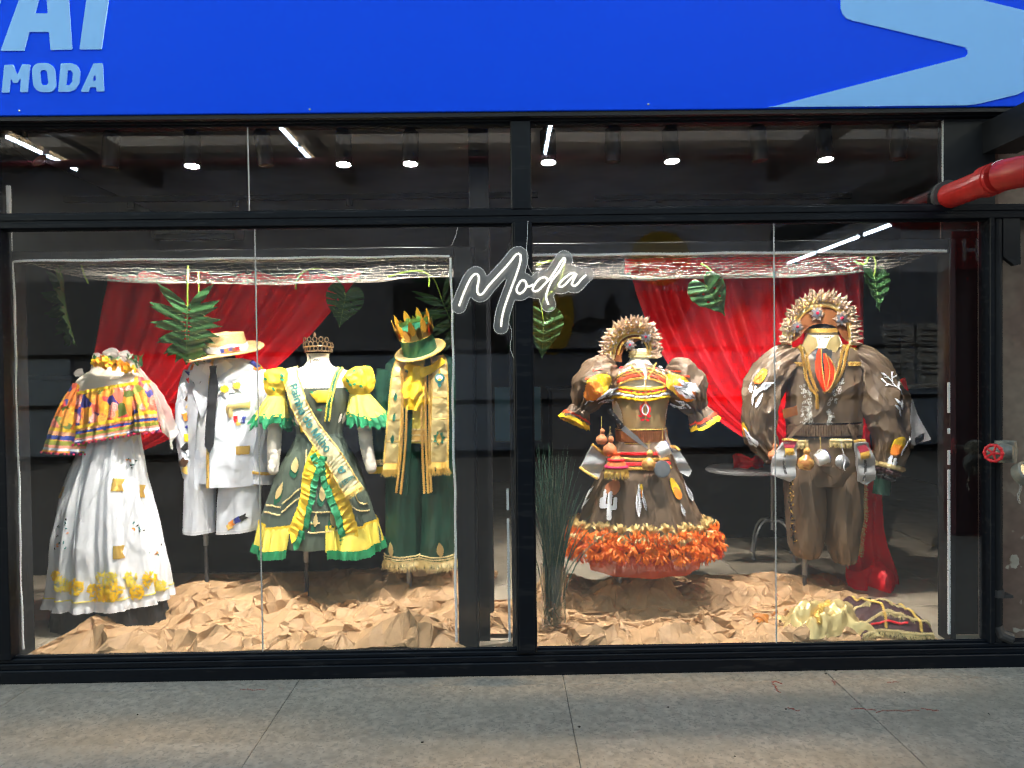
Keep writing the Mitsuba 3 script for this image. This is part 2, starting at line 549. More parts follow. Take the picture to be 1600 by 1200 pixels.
scene['m_glass'] = {'type': 'thindielectric', 'int_ior': 1.68}
scene['m_vase'] = {'type': 'thindielectric', 'int_ior': 1.5}
scene['m_acrylic'] = {'type': 'blendbsdf', 'weight': 0.10, 'a': {'type': 'thindielectric', 'int_ior': 1.49}, 'b': {'type': 'twosided', 'bsdf': {'type': 'diffuse', 'reflectance': rgb((0.8, 0.82, 0.85))}}}

mat('c_pattern', VC, 0.72, sheen=0.3, bump=f_weave, scale=0.0006)
mat('c_satin_pattern', VC, 0.42, sheen=0.2)
mat('c_white', (0.66, 0.685, 0.72), 0.75, sheen=0.3, bump=f_crinkle, scale=0.004)
mat('c_suit', (0.60, 0.64, 0.70), 0.55, sheen=0.3, bump=f_weave, scale=0.0004)
mat('c_shirt', (0.72, 0.74, 0.76), 0.7, sheen=0.2)
mat('c_cream', (0.72, 0.66, 0.54), 0.75, sheen=0.2)
mat('c_glove', (0.66, 0.62, 0.54), 0.7, sheen=0.2)
mat('c_black', (0.012, 0.012, 0.014), 0.6, sheen=0.2)
mat('c_yellow', (0.80, 0.55, 0.025), 0.6, sheen=0.3)
mat('c_lemon', (0.78, 0.66, 0.10), 0.6, sheen=0.3)
mat('c_green_lace', (0.012, 0.22, 0.085), 0.6, sheen=0.3)
mat('c_green', (0.012, 0.105, 0.055), 0.45, sheen=0.3)
mat('c_green_dark', (0.010, 0.050, 0.032), 0.38, sheen=0.3, bump=f_crinkle, scale=0.003)
mat('c_organza', (0.095, 0.125, 0.095), 0.38, sheen=0.4, opacity=0.80)
mat('c_organza_solid', (0.10, 0.13, 0.105), 0.45, sheen=0.4)
mat('c_gold', (0.72, 0.47, 0.12), 0.38, 0.75, bump=f_glitter, scale=0.0012)
mat('c_gold_cloth', (0.74, 0.58, 0.26), 0.36, 0.55, bump=f_crinkle, scale=0.007)
mat('c_gold_thread', (0.78, 0.55, 0.14), 0.5, 0.35)
mat('c_gold_pale', (0.72, 0.60, 0.30), 0.5, 0.2, bump=f_glitter, scale=0.001)
mat('c_mirror_gold', (0.95, 0.72, 0.26), 0.14, 1.0)
mat('c_silver', (0.82, 0.83, 0.86), 0.22, 0.95)
mat('c_silver_cloth', (0.55, 0.56, 0.57), 0.4, 0.5, bump=f_crinkle, scale=0.006)
mat('c_gem_red', (0.55, 0.005, 0.05), 0.08, coat=1.0)
mat('c_gem_clear', (0.75, 0.78, 0.82), 0.08, 0.6)
mat('c_red', (0.80, 0.012, 0.022), 0.5, sheen=0.4)
mat('c_red_scarf', (0.75, 0.06, 0.015), 0.5, sheen=0.4)
mat('c_maroon', (0.045, 0.014, 0.017), 0.7, sheen=0.3)
mat('c_pompom', (0.55, 0.02, 0.09), 0.8)
mat('c_brown', (0.130, 0.086, 0.053), 0.5, sheen=0.3, spec=0.4, bump=f_weave, scale=0.0005)
mat('c_brown_suit', (0.150, 0.105, 0.068), 0.36, sheen=0.3, spec=0.6, bump=f_weave, scale=0.0004)
mat('c_tan_satin', (0.36, 0.25, 0.115), 0.32, sheen=0.4)
mat('c_leather', (0.20, 0.070, 0.022), 0.5, spec=0.25)
mat('c_leather_dark', (0.075, 0.038, 0.022), 0.4)
mat('c_shoe', (0.42, 0.16, 0.03), 0.3, coat=0.4)
mat('c_orange', (0.85, 0.19, 0.012), 0.6, sheen=0.3)
mat('c_orange_deep', (0.60, 0.075, 0.02), 0.6, sheen=0.3, opacity=0.75)
mat('c_white_felt', (0.78, 0.80, 0.84), 0.8)
mat('c_corn_yellow', (0.85, 0.58, 0.015), 0.6)
mat('c_corn_orange', (0.85, 0.26, 0.03), 0.6)
mat('c_navy', (0.025, 0.035, 0.22), 0.6)
mat('c_teal', (0.02, 0.16, 0.16), 0.6)
mat('c_straw', VC, 0.65)
mat('c_gourd', proc(lambda p, n, uv: mix(mi.Color3f(0.60, 0.36, 0.10), mi.Color3f(0.36, 0.15, 0.04), smoothstep(0.4, 0.65, fbm(p.x * 30, p.y * 30, p.z * 30, 3)))), 0.3, coat=0.4)
mat('c_clay', (0.48, 0.17, 0.07), 0.6)
mat('c_enamel', (0.78, 0.79, 0.78), 0.15, coat=0.6)
mat('c_veil', (0.80, 0.76, 0.70), 0.7, opacity=0.30)
mat('c_lace', (0.80, 0.78, 0.74), 0.7, opacity=proc(lambda p, n, uv: 0.35 + 0.6 * smoothstep(0.48, 0.56, fbm(p.x * 70, p.y * 70, p.z * 70, 2))))
mat('p_leaf', proc(lambda p, n, uv: mi.Color3f(0.030, 0.092, 0.030) * (0.7 + 0.6 * fbm(p.x * 14, p.y * 14, p.z * 14, 3))), 0.3)
mat('p_stem', (0.28, 0.40, 0.05), 0.4)
mat('p_grass', (0.030, 0.085, 0.060), 0.45)
mat('p_grass_pale', (0.16, 0.20, 0.13), 0.5)
mat('c_paper', proc(lambda p, n, uv: mi.Color3f(0.40, 0.248, 0.126) * (0.88 + 0.24 * fbm(p.x * 60, p.y * 8, p.z * 60, 3))), 0.62, bump=proc(lambda p, n, uv: fbm(p.x * 60, p.y * 60, p.z * 60, 3), eps=2e-3), scale=0.0018)
mat('m_opp_panel', proc(lambda p, n, uv: mi.Color3f(0.34, 0.44, 0.58) * (0.8 + 0.4 * fbm(p.x * 1.5, 0, p.z * 1.5, 3))), 0.5)
mat('m_opp_wall', proc(lambda p, n, uv: mi.Color3f(0.58, 0.62, 0.70) * (0.7 + 0.6 * fbm(p.x * 1.2, p.y, p.z * 1.2, 4))), 0.85)
mat('m_gallery_roof', (0.20, 0.20, 0.20), 0.8)
mat('m_dark_red', (0.10, 0.008, 0.014), 0.5)
mat('m_sign_red', (0.40, 0.012, 0.02), 0.4)
mat('m_mural_yellow', (0.55, 0.36, 0.03), 0.8)
mat('m_mural_red', (0.45, 0.05, 0.05), 0.8)
mat('m_mural_green', (0.03, 0.12, 0.07), 0.8)
mat('m_mural_dark', (0.04, 0.045, 0.05), 0.8)

# ------------------------------------------------------------------ the setting: ground, pavement, shop shell
struct('ground', box(-60, 60, -60, 30, -0.6, -0.012), 'm_joint')
PX = [-2.457 - 1.372 * 4 + 1.372 * i for i in range(12)]
PY = [0.05, -0.165, -1.54, -2.91, -4.28, -5.65, -7.02, -8.39, -9.9]
struct('pavement', box(-8, 8, -9.9, 0.05, -0.010, -0.004), 'm_joint')
for i in range(len(PX) - 1):
    for j in range(len(PY) - 1):
        obj('slab', box(PX[i] + 0.0016, PX[i + 1] - 0.0016, PY[j + 1] + (0.0012 if j else 0.001), PY[j] - 0.0012, -0.004, 0.0, 0.0015), 'm_pavement', 'pavement')
g = np.random.default_rng(3)
marks = []
for (ax, ay, bx, by, w) in ((1202, 1064, 1222, 1068, .010), (1208, 1068, 1216, 1082, .006), (1232, 1106, 1250, 1110, .005), (1330, 1107, 1368, 1109, .006), (1366, 1111, 1440, 1110, .005), (1438, 1106, 1466, 1111, .006), (1300, 1062, 1306, 1070, .004), (1384, 1066, 1402, 1067, .004), (380, 1077, 410, 1078, .005)):
    a, b = on_ground(ax, ay, 0.001)[:2], on_ground(bx, by, 0.001)[:2]
    n = 7
    q = np.linspace(a, b, n) + g.normal(0, 0.006, (n, 2))
    marks.append(slab(LineString(q).buffer(w * 0.35).union(Point(*q[2]).buffer(w * .7)), 0.0012))
obj('paint_scuff', move(cat(marks), t=(0, 0, 0.0004)), mat('m_red_scuff', (0.20, 0.055, 0.045), 0.85), 'pavement', label='smears of red paint on the concrete', stuff=True)
spots = []
for (a, b, r) in ((1228, 1108, .006), (1413, 1082, .005), (1290, 1053, .006), (1306, 1048, .005), (1044, 1105, .006), (660, 1160, .006), (215, 1117, .004), (905, 1136, .006), (1148, 1182, .005), (735, 1078, .004), (1545, 1116, .005)):
    p = on_ground(a, b, 0.0)
    spots.append(slab(affinity.translate(affinity.scale(Point(0, 0).buffer(r, quad_segs=3), 1.0, g.uniform(0.7, 1.3)), p[0], p[1]), 0.0015))
obj('gum_spot', move(cat(spots), t=(0, 0, 0.0004)), 'm_matte_black', 'pavement', stuff=True)

# shop floor of square tiles
struct('shop_floor', box(-4.6, 5.4, 0.07, 6.3, -0.004, 0.074), 'm_joint')
for i in range(16):
    for j in range(10):
        x, y = -4.5 + 0.62 * i, 0.10 + 0.62 * j
        obj('tile', box(x + 0.004, x + 0.616, y + 0.004, y + 0.616, 0.074, 0.080, 0.001), 'm_tile', 'shop_floor')

# walls and ceiling of the shop (openings in the back wall let daylight in)
WB = 6.3
struct('wall_back', cat([box(-4.6, -0.13, WB, WB + .15, 0, 3.75), box(0.50, 5.4, WB, WB + .15, 0, 3.75), box(-0.13, 0.5, WB, WB + .15, 1.36, 3.75), box(-0.13, 0.5, WB, WB + .15, 0, 0.62)]), 'm_room_wall')
struct('wall_left', box(-4.75, -4.6, 0.0, 6.45, 0, 3.75), 'm_room_wall')
struct('wall_right', box(5.4, 5.55, 0.0, 6.45, 0, 3.75), 'm_room_wall')
struct('ceiling', box(-4.75, 5.55, 0.10, 6.45, 3.75, 3.95), 'm_ceiling')
bk = single('upper_building', cat([box(-16, 16, 0.10, 9, 4.2, 30), box(-16, -4.75, 0.10, 9, -0.3, 4.2), box(5.55, 16, 0.10, 9, -0.3, 4.2), box(-4.75, 5.55, 0.10, 9, 3.95, 4.2)]), 'm_stucco', 'plain building storeys above and beside the shop front', 'building')

single('display_cabinet', cat([box(-3.9, -0.20, 1.80, 2.3, 0.08, 1.56, .004), box(-3.95, -0.18, 1.77, 2.34, 1.561, 1.60, .004)]), 'm_black', 'long black cabinet deep behind the left display', 'cabinet')
single('display_cabinet', cat([box(0.42, 2.75, 2.7, 3.2, 0.08, 1.40, .004), box(0.40, 2.80, 2.66, 3.24, 1.401, 1.43, .004)]), 'm_black', 'long black cabinet deep behind the right display', 'cabinet')
single('rear_wall', box(-4, 4, 9.6, 9.8, 0, 4.0), mat('m_rear_wall', (0.10, 0.28, 0.55), 0.8), 'pale blue wall seen through the small rear opening of the shop', 'wall')

# the pillar and the things at the right end of the shop front
pil = thing('stucco_pillar', 'brown stucco pillar with chipped plaster at the right edge of the shop front', 'pillar')
obj('shaft', box(2.645, 3.35, 0.065, 0.60, 0.0, 4.19, 0.012), 'm_stucco', pil)
obj('side_wall', box(3.35, 5.55, 0.065, 0.20, 0.0, 4.19), 'm_stucco', pil)
lw = single('side_wall', box(-4.75, -2.72, 0.065, 0.20, 0.0, 4.19), 'm_stucco', 'stucco wall to the left of the shop front', 'wall')

# window frame
fr = thing('shop_window_frame', 'black painted metal frame that holds the panes of the shop window', 'window frame')
obj('sill', cat([box(-4.0, 3.9, -0.055, 0.06, 0.0, 0.068, 0.004), box(-4.0, 3.9, -0.040, 0.055, 0.068, 0.098, 0.003), box(-4.0, 3.9, -0.028, 0.045, 0.098, 0.120, 0.004)]), 'm_frame', fr)
obj('transom', cat([box(-4.0, 3.9, -0.036, 0.050, 2.396, 2.431, 0.004), box(-4.0, 3.9, -0.030, 0.046, 2.386, 2.396), box(-4.0, 3.9, -0.036, 0.050, 2.358, 2.386, 0.003)]), 'm_frame', fr)
obj('head', box(-4.0, 3.9, -0.034, 0.055, 2.886, 2.960, 0.004), 'm_frame', fr)
obj('mullion', cat([box(0.050, 0.156, -0.045, 0.060, 0.118, 2.360, 0.005), box(0.062, 0.144, -0.052, -0.044, 0.118, 2.360, 0.002)]), 'm_frame', fr)
obj('mullion', box(0.050, 0.156, -0.040, 0.060, 2.429, 2.888, 0.005), 'm_frame', fr)
obj('stile', box(-2.74, -2.585, -0.040, 0.060, 0.118, 2.360, 0.005), 'm_frame', fr)
obj('stile', box(-2.74, -2.625, -0.038, 0.060, 2.429, 2.888, 0.005), 'm_frame', fr)
obj('stile', box(2.546, 2.572, -0.040, 0.060, 0.118, 2.360, 0.004), 'm_frame', fr)
obj('stop_bead', cat([box(a, b, -0.012, 0.012, z, z + 0.012, 0.002) for a, b, z in ((-2.585, .05, .119), (.156, 2.546, .119), (-2.585, .05, 2.348), (.156, 2.546, 2.348), (-2.625, .05, 2.430), (.156, 2.32, 2.430), (-2.625, .05, 2.876), (.156, 2.32, 2.876))]), 'm_frame', fr)
obj('end_panel', box(2.322, 2.60, 0.0, 0.05, 2.429, 2.888, 0.003), 'm_black', fr)
for x0, x1, z0, z1 in ((-2.587, -1.292, .122, 2.356), (-1.286, .049, .122, 2.356), (.157, 1.424, .122, 2.356), (1.430, 2.545, .122, 2.356), (-2.627, -1.318, 2.432, 2.885), (-1.312, .049, 2.432, 2.885), (.157, 2.318, 2.432, 2.885)):
    obj('glass_pane', (np.array([[x0, 0, z0], [x1, 0, z0], [x1, 0, z1], [x0, 0, z1]]), np.array([[0, 1, 2], [0, 2, 3]])), 'm_glass', fr)
for x, z0, z1 in ((-1.289, .131, 2.348), (1.427, .131, 2.348), (-1.315, 2.442, 2.876)):
    obj('sealant_joint', box(x - .0026, x + .0026, -.004, .004, z0, z1), mat('m_sealant', (0.42, 0.43, 0.44), 0.35) if 'm_sealant' not in scene else 'm_sealant', fr)
obj('edge_strip', box(2.318, 2.322, -.006, .006, 2.432, 2.885), 'm_sealant', fr)

# blue fascia sign
SY = -0.085
SG = at(800, 173.5, SY)[2]
sg = thing('fascia_sign', 'bright blue fascia sign with pale blue lettering and a pale star-shaped emblem', 'sign')
obj('panel', box(-4.2, 4.2, SY, 0.05, SG, 4.15, 0.004), 'm_blue', sg)
obj('lower_trim', box(-4.2, 4.2, SY + .012, 0.04, SG - 0.022, SG - 0.0005), 'm_black', sg)


def soft(p, r=5):
    return p.buffer(-r * 0.6, join_style=1).buffer(r * 1.2, join_style=1).buffer(-r * 0.6, join_style=1)


def crop_px(pts, s, ox, oy):
    return [(ox + a / s, oy + b / s) for a, b in pts]


K = 2.857
LET = []
LET.append(('letter', Polygon(crop_px([(5, 229), (110, 229), (133, 145), (222, 145), (228, 226), (325, 223), (298, -170), (150, -170)], K, 0, 0), [crop_px([(160, 62), (216, 62), (205, -70), (196, -70)], K, 0, 0)])))
LET.append(('letter', Polygon(crop_px([(357, 223), (455, 222), (512, -170), (412, -170)], K, 0, 0))))
LET.append(('letter', Polygon(crop_px([(-60, -170), (20, -170), (14, -40), (2, 20), (-40, 60)], K, 0, 0))))
LET.append(('letter', Polygon(crop_px([(10, 415), (22, 292), (62, 290), (80, 338), (102, 288), (138, 290), (126, 413), (92, 413), (97, 345), (80, 372), (62, 372), (51, 345), (44, 415)], K, 0, 0))))
o1 = affinity.skew(Polygon(crop_px([(148, 283), (252, 283), (252, 413), (148, 413)], K, 0, 0)).buffer(-14, join_style=1).buffer(14), xs=5)
o2 = affinity.skew(Polygon(crop_px([(184, 314), (216, 314), (216, 382), (184, 382)], K, 0, 0)).buffer(-5).buffer(5), xs=5)
LET.append(('letter', o1.difference(o2)))
d1 = Polygon(crop_px([(262, 412), (274, 285), (318, 283), (345, 292), (361, 320), (357, 372), (338, 402), (312, 412)], K, 0, 0))
d2 = Polygon(crop_px([(298, 382), (305, 316), (318, 315), (328, 328), (325, 366), (314, 381)], K, 0, 0))
LET.append(('letter', d1.difference(d2)))
LET.append(('letter', Polygon(crop_px([(362, 412), (420, 285), (461, 283), (467, 410), (433, 410), (432, 391), (405, 391), (398, 412)], K, 0, 0), [crop_px([(416, 362), (431, 362), (428, 322)], K, 0, 0)])))
for nm, p in LET:
    obj(nm, plate(soft(p.buffer(0), 2.2), SY - 0.0005, 0.006), 'm_pale_blue', sg)
emb = Polygon(crop_px([(780, -300), (780, 40), (790, 66), (806, 84), (830, 93), (1335, 213), (1346, 226), (1347, 242), (1335, 255), (490, 474), (395, 489), (640, 488), (1290, 478), (1390, 466), (1570, 423), (1602, 405), (1622, 370), (1622, 65), (1605, 50), (1380, -5), (1250, -60), (1180, -300)], K, 1040, 0)).buffer(0)
clip = Polygon([tuple(seen((x, SY, z))) for x, z in ((-4, SG + .006), (4, SG + .006), (4, 4.14), (-4, 4.14))])
obj('emblem', plate(emb.intersection(clip), SY - 0.0005, 0.006), 'm_pale_blue', sg, label='pale blue star-shaped emblem cut by the sign edge')
for a, b in ((484, 171), (1013, 163), (30, 173)):
    p = at(a, b, SY)
    obj('screw', (ICO.vertices * (0.006, 0.004, 0.006) + p, ICO.faces), 'm_screw', sg)

# red fire pipe, hydrant valve, downpipe, bracket
pp = thing('fire_pipe', 'thick red fire water pipe with an elbow above the pillar', 'pipe')
PXc, PZc = 2.338, 2.475
obj('straight_run', tube([(PXc, 0.0, PZc), (PXc, -0.34, PZc)], 0.064, 24), 'm_red_pipe', pp)
obj('coupling', tube([(PXc, -0.33, PZc), (PXc, -0.40, PZc)], 0.076, 24), 'm_red_pipe', pp)
el = [(PXc, -0.40, PZc)] + [(PXc + 0.13 * (1 - math.cos(a)), -0.42 - 0.13 * math.sin(a), PZc) for a in np.linspace(0, PI / 2, 9)] + [(2.75, -0.55, PZc), (3.6, -0.55, PZc)]
obj('elbow', tube(el, 0.072, 24), 'm_red_pipe', pp, smooth=40)
obj('flange', tube([(PXc, -0.002, PZc), (PXc, -0.03, PZc)], 0.085, 24), 'm_dark_metal', pp)
tp = [(PXc + .01 + 0.073 * math.cos(a) * 1.0, -0.445, PZc + 0.074 * math.sin(a)) for a in np.linspace(0.4, 2.4, 14)]
obj('tape_mark', tube(tp, 0.0035, 5), 'm_white_paint', pp)

hv = thing('hydrant_valve', 'grey hydrant valve with a red handwheel on the stucco pillar', 'valve')
WC = at(1552, 708, -0.17)
ax = np.array([-0.75, -0.62, 0.0]); ax /= np.linalg.norm(ax)
Rw = np.stack([np.cross([0, 0, 1], ax), [0, 0, 1], ax], 1)
wa = np.linspace(0, 2 * PI, 41)[:-1]
rim = np.stack([0.047 * np.cos(wa), 0.047 * np.sin(wa), 0 * wa], 1)
wheel = [tube(rim, 0.0085, 8, closed=True), balls([(0, 0, 0)], 0.014, 2)]
for k in range(5):
    a = 2 * PI * k / 5
    wheel.append(tube([(0, 0, 0.003), (0.024 * math.cos(a), 0.024 * math.sin(a), 0.002), (0.047 * math.cos(a), 0.047 * math.sin(a), 0)], 0.0065, 6))
wheel.append(balls([(0.047 * math.cos(a), 0.047 * math.sin(a), 0) for a in wa[::4]], 0.0115))
obj('handwheel', move(cat(wheel), Rw, WC, .86), 'm_valve_red', hv, smooth=40, label='red handwheel with five spokes')
VB = WC - ax * 0.10
obj('stem', tube([WC, VB], 0.009, 10), 'm_valve_grey', hv)
bd = VB + np.array([0.03, 0.05, 0.0])
obj('body', cat([move(lathe([(0, -0.06), (0.036, -0.055), (0.042, -0.02), (0.042, 0.02), (0.034, 0.055), (0, 0.06)], 20), euler(90, 0, 50), VB), move(lathe([(0, -.05), (.05, -.05), (.055, 0), (.05, .06), (0, .06)], 20), euler(0, 0, 0), bd + (0.03, .0, -.01)), tube([bd, (bd[0] + .04, 0.07, bd[2])], 0.04, 16)]), 'm_valve_grey', hv, smooth=40)
CP = at(1600, 740, -0.20)
obj('hose_cap', move(lathe([(0, -.03), (.052, -.03), (.058, -.02), (.058, .02), (.046, .026), (.044, .018), (0, .018)], 28), euler(62, 0, 20), CP), 'm_valve_grey', hv, smooth=40)
ch = [CP + (-0.03 + 0.006 * math.sin(k * .8), -0.01, -0.045 - 0.012 * k) for k in range(9)]
obj('chain', cat([tube(np.stack([p[0] + .005 * np.cos(wa[::4]) * (k % 2), p[1] + .005 * np.cos(wa[::4]) * (1 - k % 2), p[2] + .008 * np.sin(wa[::4])], 1), .0017, 4, closed=True) for k, p in enumerate(ch)]), 'm_grey_metal', hv)

dp = thing('downpipe', 'thin black downpipe between the window frame and the pillar', 'pipe')
obj('pipe', tube([(2.604, 0.0, 0.122), (2.604, 0.0, 2.356)], 0.029, 16), 'm_black', dp, smooth=40)
obj('clamp', cat([tube([(2.604, 0.0, .36), (2.604, 0.0, .40)], 0.035, 16), box(2.575, 2.68, -.02, .04, .355, .37)]), 'm_dark_metal', dp)
obj('foot', cat([tube([(2.604, 0, .20), (2.615, -.01, .16), (2.67, -.015, .14)], 0.033, 12)]), 'm_dark_metal', dp)
single('wall_bracket', plate(Polygon([(1562, 343), (1588, 343), (1589, 414), (1580, 416), (1562, 402)]), 0.0, 0.03), 'm_black', 'black angled steel bracket under the transom beside the pillar', 'bracket')
single('ceiling_beam', move(box(-0.09, 0.09, -3.2, 0.0, 0, 0.16), t=(2.62, 0.0, 2.70)), 'm_black', 'black steel beam running out from the shop front above the red pipe', 'beam')

# ------------------------------------------------------------------ the arcade across the way (seen in the glass)
ar = thing('arcade_roof', 'dark arcade roof with steel beams over the pavement', 'roof')
obj('deck', box(-15, 15, -10.0, -8.9, 5.3, 5.42), 'm_gallery_roof', ar)
for x in (-9.2, -6.25, -2.72, 0.62, 4.96, 8.2):
    obj('beam', box(x - .09, x + .09, -10.0, -0.3, 4.98, 5.295), 'm_black', ar)
for y in (-2.6, -6.3):
    obj('beam', box(-15, 15, y - .06, y + .06, 4.8, 4.978), 'm_black', ar)
ew = thing('arcade_end_wall', 'plain wall with narrow upright openings closing the right end of the arcade', 'wall')
ZB, CUTS = 9.0, [(-0.56, -0.36, 4.15, 5.25), (-1.14, -0.88, 5.40, 5.95), (-1.45, -1.10, 4.4, 5.3)]
wall = Polygon([(-10, 0), (0.1, 0), (0.1, ZB), (-10, ZB)])
for a, b, c, d in CUTS:
    wall = wall.difference(Polygon([(a, c), (b, c), (b, d), (a, d)]))
v, f = slab(wall, .12)
obj('wall', (np.stack([13.0 + v[:, 2], v[:, 0], v[:, 1]], 1), f), 'm_opp_wall', ew)
ow = thing('opposite_front', 'grey shop front with glazed grid on the far side of the arcade', 'building')
obj('wall', box(-15, 15, -10.4, -10.0, 0.0, 3.3), mat('m_opp_dark', (0.24, 0.27, 0.32), 0.8), ow)
obj('upper_wall', box(-15, 15, -10.4, -10.02, 3.3, 6.1), 'm_opp_wall', ow)
for i in range(14):
    x = -14 + 2.05 * i
    for z0, z1 in ((0.12, 0.98), (1.04, 1.9)):
        if i not in (3, 7):
            obj('panel', box(x + .04, x + 2.0, -10.0, -9.96, z0, z1), 'm_opp_panel', ow)
for z in (0.05, 0.98, 1.9):
    obj('rail', box(-15, 15, -10.0, -9.93, z, z + .07), 'm_black', ow)
obj('poster', box(7.0, 7.55, -10.0, -9.93, 1.15, 2.35), 'm_white_plastic', ow)
obj('poster', box(7.62, 8.15, -10.0, -9.93, 1.15, 2.35), 'm_white_plastic', ow)
obj('poster_print', cat([box(x + .06, x + .06 + w, -9.93, -9.925, z, z + .03) for x in (7.0, 7.62) for z, w in ((2.2, .3), (2.1, .38), (2.0, .34), (1.9, .4), (1.8, .25), (1.6, .36), (1.5, .38), (1.4, .3))]), 'm_mural_dark', ow, stuff=True)
obj('sign_board', box(-2.0, -0.2, -10.0, -9.93, 2.2, 3.2), 'm_mural_dark', ow)
mu = [('m_mural_yellow', ellipse(.55, .5, 0, (-2.9, 3.6))), ('m_mural_red', Polygon([(-3.6, 3.0), (-2.4, 3.0), (-3.0, 1.95)])), ('m_mural_yellow', ellipse(.4, .75, 0, (-0.9, 2.6)))]
for a, (x, z) in enumerate(((-2.0, 2.6), (-2.2, 2.2), (-1.6, 2.4), (-.2, 2.5), (0.1, 2.1), (-.1, 1.8), (.8, 2.9), (1.3, 3.2), (1.6, 2.6), (-4.4, 2.5), (-5.0, 2.9))):
    mu.append(('m_mural_green' if a % 2 else 'm_mural_dark', affinity.translate(affinity.rotate(leaf_shape(.75, .28), 40 * a), x, z)))
for m_, p in mu:
    v, f = slab(p, .02)
    obj('mural_shape', (np.stack([-v[:, 0], -10.0 + v[:, 2] + .001, v[:, 1]], 1), f[:, ::-1]), m_, ow)
sp = single('overhead_pipe', tube([(-12, -6.4, 4.45), (12, -6.4, 4.45)], 0.05, 14), 'm_dark_red', 'long red sprinkler pipe under the arcade roof', 'pipe')
TUBES = [(-6.25, -5.75, -7.35), (-2.72, -5.5, -7.1), (0.62, -5.45, -6.75)]
scene['e_tube'] = {'type': 'diffuse', 'reflectance': rgb((.8, .8, .8))}
for i, (x, ya, yb) in enumerate(TUBES):
    ym = (ya + yb) / 2
    for a, b in ((ya, ym + .06), (ym - .06, yb)):
        k = thing('tube_light', f'thin white tube light on the {("left", "second", "third")[i]} arcade beam, {"nearer to" if a == ya else "farther from"} the window', 'light', 'tube lights under the arcade roof')
        obj('hanger', box(x - .008, x + .008, (a + b) / 2 - .01, (a + b) / 2 + .01, 4.70, 4.98), 'm_dark_metal', k)
        obj('housing', box(x - .03, x + .03, b, a, 4.64, 4.70), 'm_white_plastic', k)
        obj('diffuser', tube([(x, a - .01, 4.62), (x, b + .01, 4.62)], 0.020, 10), 'e_tube', k, emitter={'type': 'area', 'radiance': rgb((.8, 1.05, 1.3))})
for a, b, wh in ((-6.4, -5.2, 'first'), (-7.9, -6.6, 'second'), (-9.2, -8.1, 'third')):
    k = thing('tube_light', f'low white tube light at the right of the arcade, {wh} from the window', 'light', 'tube lights under the arcade roof')
    obj('hanger', box(4.95, 4.97, (a + b) / 2, (a + b) / 2 + .02, 3.46, 4.98), 'm_dark_metal', k)
    obj('housing', box(4.93, 4.99, a, b, 3.40, 3.46), 'm_white_plastic', k)
    obj('diffuser', tube([(4.96, a - .01, 3.38), (4.96, b + .01, 3.38)], 0.020, 10), 'e_tube', k, emitter={'type': 'area', 'radiance': rgb((.8, 1.05, 1.3))})
hs = thing('hydrant_sign', 'red square sign with a white letter H on a dark red post', 'sign')
obj('post', box(4.18, 4.46, -3.2, -3.0, 0.0, 2.5), 'm_dark_red', hs)
obj('plate', box(4.14, 4.48, -3.0, -2.985, 2.47, 2.82), 'm_sign_red', hs)
hh = unary_union([Polygon([(a, c), (b, c), (b, d), (a, d)]) for a, b, c, d in ((-.075, -.045, -.10, .10), (.045, .075, -.10, .10), (-.05, .05, -.016, .016))])
v, f = slab(hh, .004)
obj('letter', (np.stack([4.31 - v[:, 0], -2.985 + v[:, 2] + .0005, v[:, 1] + 2.645], 1), f[:, ::-1]), 'm_white_paint', hs)

# ------------------------------------------------------------------ inside the window: column, rails, spotlights, frames, net, curtains
single('steel_column', box(-0.19, -0.075, 0.45, 0.60, 0.08, 3.75, 0.004), 'm_black', 'black steel column standing just behind the middle of the window', 'column')
tr = thing('light_rail', 'black light rail along the top of the window that carries the spotlights', 'rail')
obj('rail', box(-3.0, 2.35, 0.26, 0.30, 2.952, 2.982, 0.003), 'm_black', tr)
single('rear_light_rail', cat([box(-4.2, 0.35, 3.38, 3.43, 3.26, 3.31), box(.9, 3.4, 3.38, 3.43, 3.22, 3.27)] + [box(x, x + .06, 3.39, 3.42, 3.20, 3.26) for x in (-3.6, -2.6, -1.5, 1.5)]), 'm_black', 'black second light rail deeper inside the shop', 'rail')
LAMPS = [  # lens pixel, lit, lean in degrees (to the right), label
    (196, 255, 0, 45, 'tilted unlit black spotlight, leftmost on the window rail'),
    (172, 258, 0, -4, 'upright unlit black spotlight left of the straw hat'),
    (300, 258, 1, 2, 'lit black spotlight above the straw hat'),
    (416, 255, 0, 7, 'unlit black spotlight to the left of the one above the tiara'),
    (537, 260, 1, 1, 'lit black spotlight above the tiara'),
    (641, 254, 1, -1, 'lit black spotlight above the green crown hat'),
    (857, 258, 1, 0, 'lit black spotlight just right of the middle mullion'),
    (957, 257, 0, -2, 'unlit black spotlight above the orange dress'),
    (1050, 255, 1, 2, 'lit black spotlight right of the orange dress'),
    (1188, 254, 0, 5, 'unlit black spotlight left of the rightmost lit one'),
    (1290, 252, 1, 1, 'lit black spotlight above the brown suit, rightmost of those lit'),
    (1402, 250, 0, -6, 'dim unlit spotlight at the right end of the rail')]
SPOT_AIM = {2: (-2.08, 0.76, 1.1), 4: (-1.36, 0.78, 1.0), 5: (-0.72, 0.70, 1.0), 6: (0.52, 0.64, 1.0), 8: (1.02, 0.80, 1.15), 10: (1.86, 0.86, 1.35)}
scene['e_lens'] = {'type': 'diffuse', 'reflectance': rgb((.6, .6, .6))}
